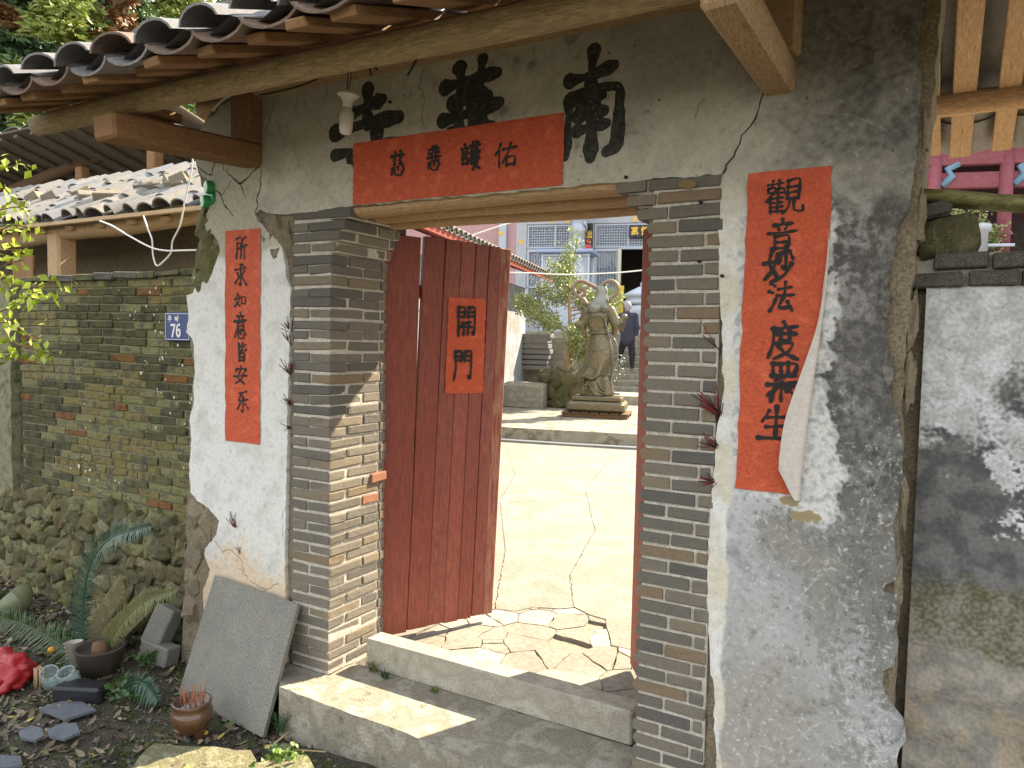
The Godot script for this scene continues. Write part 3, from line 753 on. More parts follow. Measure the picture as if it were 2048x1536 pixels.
func pillar(wall: Node3D, off: Vector3):
	var ch := 0.0508
	var top := 43
	var worn := [worn_brick_mesh(1), worn_brick_mesh(2), worn_brick_mesh(3), worn_brick_mesh(4)]
	# left pillar: mortar core, then courses turning the corner into the jamb
	box("mortar", Vector3(-2.579, 1.09, -0.2), Vector3(0.235, 2.19, 0.388), M.mortar, wall, 0.003, 0.0, Transform3D(Basis.IDENTITY, off))
	var xl := -2.702
	var xr := -2.455
	for i in top:
		var y := 0.012 + i * ch + 0.022
		var ext := 0.0
		if i >= top - 4:
			ext = 0.028 * (i - (top - 5))
		var hgt := 0.042 + rng.randf_range(-0.003, 0.002)
		var jig := rng.randf_range(-0.005, 0.005)
		y += 0.004 * sin(i * 2.1)
		var x2 := xr + ext + jig
		if ext > 0:
			box("mortar", Vector3(xr + ext * 0.5 - 0.02, y, -0.2), Vector3(ext + 0.03, 0.05, 0.385), M.mortar, wall, 0.003, 0.0, Transform3D(Basis.IDENTITY, off))
		if i % 2 == 0:
			put_brick("brick", Vector3((xl + x2) * 0.5, y, -0.055) + off, Vector3(x2 - xl, hgt, 0.112), brick_mat(), wall)
			put_brick("brick", Vector3(x2 - 0.055, y, -0.238 + jig) + off, Vector3(0.11, hgt, 0.222), brick_mat(), wall)
			put_brick("brick", Vector3(x2 - 0.055, y, -0.380) + off, Vector3(0.11, hgt, 0.042), brick_mat(), wall)
		else:
			var mid := -2.586 + rng.randf_range(-0.012, 0.012)
			put_brick("brick", Vector3((xl + mid) * 0.5 - 0.004, y, -0.055) + off, Vector3(mid - xl - 0.008, hgt, 0.112), brick_mat(), wall)
			put_brick("brick", Vector3((mid + x2) * 0.5, y, -0.112) + off, Vector3(x2 - mid, hgt, 0.225), brick_mat(), wall)
			put_brick("brick", Vector3(x2 - 0.055, y, -0.296) + off, Vector3(0.11, hgt, 0.118), M.brick_red if i == 15 else brick_mat(), wall)
			put_brick("brick", Vector3(x2 - 0.055, y, -0.382) + off, Vector3(0.11, hgt, 0.034), brick_mat(), wall)
	# one red brick stub sticking out of the jamb
	put_brick("brick", Vector3(-2.49, 0.012 + 17 * ch + 0.024, -0.345) + off, Vector3(0.10, 0.045, 0.11), M.brick_red, wall, 0.06)
	# right pillar
	box("mortar", Vector3(-0.795, 0.97, -0.2), Vector3(0.252, 2.43, 0.388), M.mortar, wall, 0.003, 0.0, Transform3D(Basis.IDENTITY, off))
	for i in range(-4, 43):
		var y := 0.012 + i * ch + 0.022
		var ext := 0.0
		if i >= 40:
			ext = [0.045, 0.085, 0.125][i - 40]
		var hgt := 0.0415 + rng.randf_range(-0.003, 0.002)
		var x0 := -0.936 - ext + rng.randf_range(-0.006, 0.006)
		var odd := absi(i) % 2 == 1
		var w0 := (0.108 if odd else 0.208) + rng.randf_range(-0.008, 0.008)
		if ext > 0:
			box("mortar", Vector3(-0.92 - ext * 0.5 + 0.02, y, -0.2), Vector3(ext - 0.01, 0.05, 0.37), M.mortar, wall, 0.003, 0.0, Transform3D(Basis.IDENTITY, off))
			w0 = 0.115
		var mi := inst("brick", worn[rng.randi() % 4], brick_mat(), wall)
		mi.transform = Transform3D(Basis.from_euler(Vector3(0, 0, rng.randf_range(-0.01, 0.01))).scaled_local(Vector3(w0, hgt, 0.16)), Vector3(x0 + w0 * 0.5, y, -0.079) + off)
		var x1 := x0 + w0 + 0.009
		var x2 := -0.672 + rng.randf_range(-0.012, 0.006)
		if x2 - x1 > 0.03:
			put_brick("brick", Vector3((x1 + x2) * 0.5, y, -0.055) + off, Vector3(x2 - x1, hgt, 0.112), M.brick4 if rng.randf() < 0.2 else brick_mat(), wall)

# ---------------------------------------------------------------- brush writing
const GLYPHS := {
	"南": "22,26 50,22 80,18;53,3 50,22 49,36;21,44 20,62 16,95;22,43 60,36 84,38 87,56 84,88 72,95;38,48 44,56;63,44 56,56;34,60 68,57;30,72 72,69;51,52 52,76 50,99",
	"華": "14,20 50,16 88,14;34,5 38,26;65,1 61,26;26,34 74,31;8,48 50,45 92,42;34,34 33,62;66,30 66,62;22,62 80,60;8,77 92,74;50,26 51,60 50,99",
	"寺": "30,22 72,16;50,3 50,36;8,40 50,36 92,34;6,60 92,54;64,46 65,92 52,86;32,68 42,78",
	"慈": "32,6 38,16;66,4 60,16;16,22 84,20;34,26 24,36 36,40 26,52 40,50;66,26 56,36 70,40 58,52 74,50;18,66 14,86;30,64 36,90 70,92 74,78;50,62 54,74;78,62 86,74",
	"悲": "40,4 38,52;60,4 60,52;20,16 38,15;20,30 38,29;14,46 38,42;60,14 82,12;60,28 82,27;60,42 88,42;18,66 14,86;30,64 36,90 70,92 74,78;50,62 54,74;78,62 86,74",
	"護": "22,6 28,12;8,20 42,18;14,32 36,31;14,42 36,41;14,54 14,74;14,54 36,53 34,74;15,72 34,71;50,12 94,10;62,4 62,18;80,3 80,18;58,22 48,40;54,32 54,62;74,22 78,28;56,34 92,32;56,43 88,42;56,52 88,51;54,62 94,60;74,32 74,62;54,70 86,68 58,96;60,74 92,96",
	"佑": "30,6 22,26 10,44;24,30 24,96;40,26 94,22;68,6 60,40 36,78;54,58 54,92;54,58 86,56 84,90;55,87 84,86",
	"開": "10,8 12,96;10,9 40,8 40,38;12,22 40,22;12,36 40,36;60,8 60,38;60,9 90,7 90,90 80,84;60,22 90,21;60,36 90,35;30,56 70,54;24,70 76,68;42,56 36,94;60,54 60,94",
	"門": "10,8 12,60 4,96;10,9 40,8 40,38;12,22 40,22;12,36 40,36;60,8 60,38;60,9 92,7 90,92 78,86;60,22 90,21;60,36 90,35",
	"觀": "4,15 48,10;18,4 18,20;36,3 36,20;8,26 24,25 24,37 8,38 8,26;32,26 48,25 48,37 32,38 32,26;18,40 4,60;14,50 14,96;30,40 34,46;14,54 50,52;14,66 46,65;14,78 46,77;14,90 50,89;32,52 32,90;58,8 58,58;58,8 88,6 88,58;58,24 88,23;58,40 88,39;58,56 88,55;66,60 62,80 46,96;78,60 76,88 98,92 98,74",
	"音": "50,2 53,12;22,18 80,15;36,24 40,36;66,22 60,36;4,46 50,42 96,38;28,54 30,96;28,54 72,52 70,96;30,72 70,71;30,92 70,91",
	"妙": "30,8 18,46 46,84;46,22 34,60 4,92;2,46 54,38;72,4 73,60 63,54;58,22 48,46;84,18 96,38;92,48 70,78 24,99",
	"法": "12,8 24,16;4,32 18,38;6,94 18,78 30,52;40,24 92,20;64,4 64,44;32,46 98,42;60,48 42,84 88,80;78,66 94,94",
	"度": "50,2 55,11;16,20 92,14;20,18 18,60 2,96;30,34 90,32;44,24 44,50;70,22 70,50;44,50 70,49;30,60 80,58 64,78 22,98;36,66 60,84 99,98",
	"眾": "18,6 20,34;18,7 86,4 82,32;42,7 42,30;62,6 62,30;18,34 84,31;50,38 26,48;6,58 94,50;48,50 46,98;44,58 6,84;30,62 16,98;66,56 58,74;54,60 99,94;78,58 66,72",
	"生": "32,14 14,46;24,32 86,28;24,58 80,55;2,92 98,86;54,2 54,90",
	"所": "8,14 46,6;14,30 14,60 2,94;14,32 44,30 42,54;14,54 42,52;88,6 58,18;58,18 58,54 46,96;60,44 99,38;80,42 80,99",
	"求": "8,28 94,20;50,4 52,92 42,86;26,42 34,52;40,56 6,86;80,34 58,52;56,54 98,94;68,6 78,14",
	"如": "30,6 14,54 48,92;46,24 32,64 2,96;2,42 56,36;62,32 62,80;62,32 94,30 90,80;62,75 90,74",
	"意": "50,1 53,8;24,14 78,12;36,18 38,26;64,17 60,26;4,33 97,28;28,40 28,64;28,40 72,38 72,64;28,51 72,50;28,63 72,62;16,74 8,94;32,72 36,95 70,95 76,82;50,70 54,80;78,70 92,84",
	"皆": "20,6 20,44 44,38;20,24 42,20;60,4 60,40 92,42 94,30;90,10 60,26;50,46 42,56;24,58 26,98;24,58 76,56 74,98;26,77 74,76;26,95 74,94",
	"安": "50,2 55,11;14,18 11,33;14,19 92,15 82,31;46,28 28,66 82,97;72,40 54,72 8,99;2,58 99,50",
	"樂": "80,2 24,14;42,14 20,46 90,40;52,28 55,97 40,90;30,60 8,88;74,58 96,82",
	"萬": "8,14 92,11;34,4 34,22;66,3 66,22;26,28 26,54;26,28 74,27 74,54;26,41 74,40;26,54 74,53;50,28 50,90;14,64 14,96;14,64 88,62 86,94;30,84 70,82",
	"德": "26,4 8,24;28,24 8,48;20,40 20,96;38,16 94,14;66,4 64,26;42,28 92,27 90,46 42,46 42,28;58,28 58,46;74,28 74,46;36,56 96,54;40,68 36,86;50,66 54,92 82,92 84,80;64,64 68,74;84,64 94,80",
	"莊": "8,14 92,11;34,4 34,22;66,3 66,22;34,28 34,96;16,34 16,56 34,54;8,68 34,66;44,52 94,49;68,32 68,92;44,92 96,90",
	"園": "12,8 12,96;12,8 88,6 88,96;12,94 88,93;30,24 70,23;50,14 50,34;22,36 78,35;36,44 64,44 64,56 36,56 36,44;44,60 28,82;48,60 48,84;52,64 74,82",
	"半": "24,10 34,24;76,8 64,24;16,38 86,36;6,60 94,58;50,4 50,98",
	"岭": "20,20 20,68;6,36 6,68 36,66 36,34;68,6 44,48;68,10 96,46;64,42 70,52;50,58 86,56 66,84;58,78 74,96",
}

# writes one character into rectangle r of the plane z; warp may bend it to a curled sheet
func glyph(ch: String, r: Rect2, z: float, wid: float, called: String, m: Material, parent: Node, off := Vector3.ZERO, warp = null):
	var st := mb()
	var si := 0
	for s in (GLYPHS[ch] as String).split(";"):
		var pts: Array = []
		for q in s.split(" "):
			var c := q.split(",")
			pts.append(Vector2(r.position.x + r.size.x * (c[0].to_float() + rng.randf_range(-2.0, 2.0)) / 100.0, r.end.y - r.size.y * (c[1].to_float() + rng.randf_range(-2.0, 2.0)) / 100.0))
		var line: Array = []
		for i in pts.size() - 1:
			var p0: Vector2 = pts[maxi(i - 1, 0)]
			var p3: Vector2 = pts[mini(i + 2, pts.size() - 1)]
			for k in 6:
				var t := k / 6.0
				var soft: Vector2 = (pts[i] as Vector2).cubic_interpolate(pts[i + 1], p0, p3, t)
				line.append(((pts[i] as Vector2).lerp(pts[i + 1], t)).lerp(soft, 0.7))
		line.append(pts[pts.size() - 1])
		var n := line.size()
		var zz := z + si * 0.00012
		si += 1
		var W := wid * r.size.y * 0.5
		var heavy := rng.randf_range(0.85, 1.25)
		var L: Array = []
		var R: Array = []
		for i in n:
			var t := float(i) / (n - 1)
			var d: Vector2 = ((line[mini(i + 1, n - 1)] as Vector2) - (line[maxi(i - 1, 0)] as Vector2)).normalized()
			var w := W * (1.32 - 0.66 * sin(PI * minf(t * 1.2, 1.0)) + 0.10 * rng.randf_range(-1, 1)) * heavy * (1.0 if t < 0.75 else lerpf(1.0, 0.62, (t - 0.75) * 4.0))
			var sd := d.orthogonal()
			L.append((line[i] as Vector2) + sd * w)
			R.append((line[i] as Vector2) - sd * w)
		var f := func(p: Vector2) -> Vector3:
			return (warp.call(p, zz) if warp != null else Vector3(p.x, p.y, zz)) + off
		for i in n - 1:
			quad(st, f.call(R[i]), f.call(R[i + 1]), f.call(L[i + 1]), f.call(L[i]))
		for e in [0, n - 1]:
			var c: Vector2 = line[e]
			var rad: Vector2 = (L[e] as Vector2) - c
			var prev: Vector2 = L[e] if e == 0 else R[e]
			var start: Vector2 = rad if e == 0 else -rad
			for k in range(1, 6):
				var cur: Vector2 = c + start.rotated(-PI * k / 5.0)
				tri(st, f.call(c), f.call(prev), f.call(cur))
				prev = cur
	fin(st, called, m, parent)

# ---------------------------------------------------------------- mossy side wall
func make_moss_wall():
	var o := Vector3(-4.9, -0.2, -0.3)
	var wall := thing("moss_brick_wall", "mossy old brick wall on a rubble stone footing beside the gate", "wall", o)
	var z0 := -0.20
	box("mortar_core", Vector3(-4.35, 1.16, z0 - 0.115) - o, Vector3(2.3, 1.58, 0.21), M.moss_mortar, wall, 0.01)
	var ch := 0.0505
	for i in 29:
		var y := 0.49 + i * ch
		var x := -5.52 + rng.randf_range(0, 0.1)
		if i % 2 == 1:
			x -= 0.06
		while x < -3.5:
			var w := rng.randf_range(0.20, 0.25) if rng.randf() < 0.8 else rng.randf_range(0.10, 0.13)
			var dip := 0.006 * sin(x * 2.3 + 1.0)
			if i == 28 and rng.randf() < 0.15:
				x += w
				continue
			var r := rng.randf()
			var grime := sin(x * 2.6 + 0.6) * sin(y * 4.2 + 1.2) + 0.5 * sin(x * 5.1 - y * 3.0)
			var m: Material = M.moss_red if r < 0.08 else M.moss3 if r < 0.25 + 0.7 * grime else M.moss2 if r < 0.5 else M.moss1 if r < 0.68 else M.moss0
			put_brick("brick", Vector3(maxf(x, -5.5) + w * 0.5, y + dip, z0 - 0.055 + rng.randf_range(-0.005, 0.004)) - o, Vector3(w - 0.010, ch - 0.008, 0.11), m, wall, 0.012)
			x += w
	# broken dark coping on top
	var xx := -5.5
	while xx < -3.55:
		var w := rng.randf_range(0.12, 0.28)
		var lie := put_brick("coping_brick", Vector3(xx + w * 0.5, 1.945 + rng.randf_range(0, 0.012), z0 - 0.09) - o, Vector3(w - 0.006, rng.randf_range(0.02, 0.05), 0.23), M.dark_stone if rng.randf() < 0.5 else M.moss1, wall, 0.05)
		xx += w
	# plastered pier at its far end and the wall that goes on beyond it
	var st := mb()
	slab(st, ragged(PackedVector2Array([Vector2(-5.83, 0.42), Vector2(-5.53, 0.46), Vector2(-5.535, 1.0), Vector2(-5.52, 1.5), Vector2(-5.53, 1.95), Vector2(-5.85, 1.93), Vector2(-5.83, 1.2)]), 0.06, 0.008), z0 + 0.045, 0.28)
	fin(st, "plastered_pier", M.moss_mortar, wall, -o)
	box("mortar_core", Vector3(-6.7, 1.14, z0 - 0.13) - o, Vector3(1.76, 1.5, 0.21), M.moss_mortar, wall, 0.01)
	for i in 26:
		var x := -6.3
		while x < -5.86:
			var w := rng.randf_range(0.18, 0.24)
			put_brick("brick", Vector3(x + w * 0.5, 0.46 + i * 0.055, z0 - 0.06) - o, Vector3(minf(w, -5.85 - x) - 0.012, 0.046, 0.11), M.moss2 if rng.randf() < 0.4 else M.moss0, wall, 0.02)
			x += w
	# rubble footing, stone by stone
	box("footing_core", Vector3(-5.2, 0.10, z0 - 0.12) - o, Vector3(4.0, 0.74, 0.2), M.mud, wall, 0.02)
	var y := -0.20
	while y < 0.47:
		var rh := rng.randf_range(0.065, 0.115)
		var x := -6.2 + rng.randf() * 0.1
		while x < -3.42:
			var w := rng.randf_range(0.05, 0.19)
			var big := rng.randf() < 0.12
			var s := Vector3(w * 1.12, rh * (1.7 if big else 1.18), rng.randf_range(0.08, 0.13))
			var mi := inst("stone", ROCKS[rng.randi() % 10], [M.stone, M.stone2, M.stone3, M.moss1, M.moss0][rng.randi() % 5], wall)
			mi.transform = Transform3D(Basis.from_euler(Vector3(rng.randf_range(-0.15, 0.15), rng.randf_range(-0.2, 0.2), rng.randf_range(-0.5, 0.5))).scaled_local(s), Vector3(x + w * 0.5, y + rh * 0.5 + rng.randf_range(-0.02, 0.02), z0 - 0.02 + 0.10 * (0.5 - y) * 0.6) - o)
			x += w
		y += rh
	# moss cushions and pale lichen spots growing on the bricks
	var lm := plain([0.55, 0.56, 0.48], 0.95)
	st = mb()
	for k in 240:
		var p := Vector3(rng.randf_range(-4.9, -3.6), rng.randf_range(0.3, 1.9), z0 + 0.008)
		if rng.randf() > 0.35 + 0.65 * sin(p.x * 4.0 + p.y * 3.0):
			continue
		var r := rng.randf_range(0.002, 0.009) * (1.7 if rng.randf() < 0.12 else 1.0)
		var prev := p + Vector3(r, 0, 0)
		for q in range(1, 8):
			var cur := p + Vector3(cos(TAU * q / 7), sin(TAU * q / 7) * 1.2, 0) * r * (rng.randf_range(0.7, 1.2) if q < 7 else 1.0)
			tri(st, p + Vector3(0, 0, 0.002), cur, prev)
			prev = cur
	fin(st, "lichen", lm, wall, -o).set_meta("kind", "stuff")
	# house number plate
	var pl := thing("house_number_plate", "small blue enamel plate with white number 76 on mossy brick wall", "sign", Vector3(-3.79, 1.645, z0 + 0.02))
	var blue := plain([0.022, 0.045, 0.19], 0.35)
	box("plate", Vector3.ZERO, Vector3(0.225, 0.165, 0.008), blue, pl, 0.004)
	for f in [[Vector3(0, 0.073, 0.0052), Vector3(0.205, 0.003, 0.002)], [Vector3(0, -0.073, 0.0052), Vector3(0.205, 0.003, 0.002)], [Vector3(-0.103, 0, 0.0052), Vector3(0.003, 0.143, 0.002)], [Vector3(0.103, 0, 0.0052), Vector3(0.003, 0.143, 0.002)]]:
		box("border_line", f[0], f[1], M.white, pl, 0.0005)
	var tm := TextMesh.new()
	tm.text = "76"
	var sf := SystemFont.new()
	sf.font_names = PackedStringArray(["Droid Sans"])
	sf.font_weight = 700
	tm.font = sf
	tm.font_size = 64
	tm.pixel_size = 0.00165
	tm.depth = 0.002
	inst("number", tm, M.white, pl, Transform3D(Basis.IDENTITY.scaled(Vector3(0.8, 1, 1)), Vector3(-0.012, -0.024, 0.0055)))
	glyph("半", Rect2(-0.082, 0.026, 0.036, 0.038), 0.0052, 0.12, "character", M.white, pl)
	glyph("岭", Rect2(-0.020, 0.026, 0.036, 0.038), 0.0052, 0.12, "character", M.white, pl)

# ---------------------------------------------------------------- low wall right of the gate
func make_right_wall():
	var o := Vector3(0.6, -0.2, -0.3)
	var wall := thing("side_wall", "low blackened wall with peeling whitewash and loose stones on top right of the gate", "wall", o)
	var z0 := -0.15
	# painted plaster sheet with a computed picture of flaking whitewash
	var R := Rect2(-0.12, -0.4, 1.6, 2.2)
	var ppm := 260.0
	var w := int(R.size.x * ppm)
	var h := int(R.size.y * ppm)
	var a := noise(71, 0.009, 4).get_image(w, h).get_data()
	var b := noise(72, 0.04, 4).get_image(w, h).get_data()
	var c := noise(73, 0.2, 3).get_image(w, h).get_data()
	var im := Image.create(w, h, false, Image.FORMAT_RGB8)
	var hi := Image.create(w, h, false, Image.FORMAT_L8)
	for py in h:
		var y := R.position.y + R.size.y * (1.0 - (py + 0.5) / h)
		for px in w:
			var i := py * w + px
			var n1 := (a[i] - 128) / 90.0
			var n2 := (b[i] - 128) / 90.0
			var n3 := (c[i] - 128) / 90.0
			var yy := y + 0.07 * n1 + 0.03 * n2
			var wash := mix3(Vector3(0.60, 0.61, 0.63), Vector3(0.42, 0.42, 0.42), 0.4 + 0.7 * n2)
			var dark := mix3(Vector3(0.085, 0.087, 0.09), Vector3(0.16, 0.155, 0.15), 0.5 + n2)
			var col := mix3(dark, wash, smoothstep(1.33, 1.43, yy + 0.12 * n1 + 0.03 * n3))
			col = mix3(col, wash, smoothstep(0.42, 0.58, n1 * 0.9 + 0.3 * n2 + 0.2 * n3) * smoothstep(0.95, 1.05, y))
			if y < 0.9:
				col = mix3(col, mix3(Vector3(0.105, 0.11, 0.06), Vector3(0.21, 0.195, 0.155), 0.5 + 0.6 * n2 + 0.6 * n3), smoothstep(0.88, 0.80, yy))
				col = mix3(col, mix3(Vector3(0.21, 0.195, 0.17), Vector3(0.30, 0.27, 0.22), 0.5 + n2), smoothstep(0.66, 0.60, yy))
				col = mix3(col, Vector3(0.30, 0.235, 0.155), 0.6 * smoothstep(0.5, 0.62, n1 + 0.5 * n2) * smoothstep(0.6, 0.5, yy))
			col *= 1.0 + 0.18 * n3
			if absf(n2 + 0.25 * n3) < 0.035 and y > 1.0:
				col *= 0.72
			im.set_pixel(px, py, Color(col.x, col.y, col.z).linear_to_srgb())
			hi.set_pixel(px, py, Color.from_hsv(0, 0, clampf(0.5 + 0.16 * n2 + 0.1 * n3 + (0.3 * n1 if y < 0.65 else 0.0), 0, 1)))
	var m := StandardMaterial3D.new()
	m.albedo_texture = ImageTexture.create_from_image(im)
	m.heightmap_enabled = true
	m.heightmap_texture = ImageTexture.create_from_image(hi)
	m.heightmap_scale = 0.8
	m.roughness = 0.95
	var st := mb()
	var nz := noise(74, 2.2, 3)
	var f := func(i: int, k: int):
		var x := -0.050 + i * 0.04
		var y := -0.4 + k * 0.04
		var lower := smoothstep(0.85, 0.55, y)
		var z := z0 + 0.010 * nz.get_noise_2d(x * 2.0, y * 2.0) + lower * (0.03 + 0.045 * nz.get_noise_2d(x * 3.0 + 9.0, y * 3.0))
		if absf(y - 0.88) < 0.03:
			z += 0.02
		st.set_uv(Vector2((x - R.position.x) / R.size.x, 1.0 - (y - R.position.y) / R.size.y))
		st.add_vertex(Vector3(x, y, z) - o)
	st.set_smooth_group(0)
	for i in 40:
		for k in 55:
			for q in [[i, k], [i, k + 1], [i + 1, k + 1], [i, k], [i + 1, k + 1], [i + 1, k]]:
				f.call(q[0], q[1])
	fin(st, "whitewashed_face", m, wall)
	box("wall_core", Vector3(0.65, 0.70, z0 - 0.14) - o, Vector3(1.62, 2.18, 0.2), M.mud, wall, 0.01)
	# brick courses that crown it
	for i in 2:
		var x := -0.10 + (0.0 if i == 0 else 0.06)
		while x < 1.4:
			var bw := rng.randf_range(0.13, 0.16)
			put_brick("brick", Vector3(x + bw * 0.5, 1.822 + i * 0.058, z0 - 0.06) - o, Vector3(bw - 0.013, 0.048, 0.16), M.dark_stone, wall, 0.02)
			x += bw
	box("mortar_bed", Vector3(0.65, 1.852, z0 - 0.09) - o, Vector3(1.5, 0.11, 0.13), M.mortar, wall, 0.005)
	# loose stones, a rotten board and another stone, stacked on the top
	var spot := [[Vector3(0.000, 1.965, -0.24), Vector3(0.175, 0.13, 0.16), 0.1], [Vector3(-0.055, 2.05, -0.24), Vector3(0.13, 0.055, 0.14), 0.18], [Vector3(0.30, 1.97, -0.26), Vector3(0.17, 0.12, 0.18), 0.5], [Vector3(0.25, 2.075, -0.24), Vector3(0.10, 0.06, 0.1), 0.3], [Vector3(-0.06, 1.93, -0.3), Vector3(0.1, 0.06, 0.1), 0.3], [Vector3(0.46, 1.99, -0.26), Vector3(0.22, 0.15, 0.2), 0.4]]
	for k in spot.size():
		var s := inst("loose_stone", ROCKS[(k * 3 + 1) % 10], M.dark_stone if k != 0 else M.stone2)
		s.transform = Transform3D(Basis.from_euler(Vector3(0.1, spot[k][2], spot[k][2])).scaled_local(spot[k][1]), spot[k][0])
		tag(s, ["big squarish stone propping the left end of the rotten board", "flat stone wedged under the rotten board by the gate wall", "dark stone holding up the right end of the rotten board", "small pale stone sitting on top of the rotten board", "small dark stone lying behind the big squarish stone", "large dark stone resting on the crown bricks beyond the board"][k], "stone", "loose stones on the side wall")
	st = mb(true)
	tube(st, [Vector3(-0.10, 2.105, -0.24), Vector3(0.02, 2.085, -0.24), Vector3(0.14, 2.065, -0.24), Vector3(0.26, 2.05, -0.24), Vector3(0.5, 2.03, -0.25)], [0.045, 0.05, 0.045, 0.05, 0.05], 10, 0.12, Vector2(1.5, 0.55))
	tag(fin(st, "rotten_board", M.wood_mossy), "rotten mossy board lying across loose stones on the low wall", "board")

# ---------------------------------------------------------------- gate roof
func tile_mesh(w: float, l: float, rise: float, th: float, taper := 0.92) -> ArrayMesh:
	# curved clay tile, hollow side down, along -z
	var st := mb(true)
	var n := 8
	var f := func(k: int, z: float, up: float, sc: float) -> Vector3:
		var a := PI * (k / float(n)) * 0.86 + PI * 0.07
		return Vector3(-cos(a) * (w * 0.5 + up) * sc, (sin(a) - 0.22) * (rise + up) * sc, z)
	for k in n:
		for q in [[0.0, th], [0.0, 0.0]]:
			pass
		quad(st, f.call(k, 0, th, 1), f.call(k, -l, th, taper), f.call(k + 1, -l, th, taper), f.call(k + 1, 0, th, 1))
		quad(st, f.call(k + 1, 0, 0, 1), f.call(k + 1, -l, 0, taper), f.call(k, -l, 0, taper), f.call(k, 0, 0, 1))
	st.set_smooth_group(-1)
	for k in n:
		quad(st, f.call(k, 0, 0, 1), f.call(k, 0, th, 1), f.call(k + 1, 0, th, 1), f.call(k + 1, 0, 0, 1))
		quad(st, f.call(k + 1, -l, 0, taper), f.call(k + 1, -l, th, taper), f.call(k, -l, th, taper), f.call(k, -l, 0, taper))
	for s in [[0, 0], [n, 0]]:
		var k: int = s[0]
		quad(st, f.call(k, 0, 0, 1), f.call(k, -l, 0, taper), f.call(k, -l, th, taper), f.call(k, 0, th, 1))
	st.generate_normals()
	return st.commit()

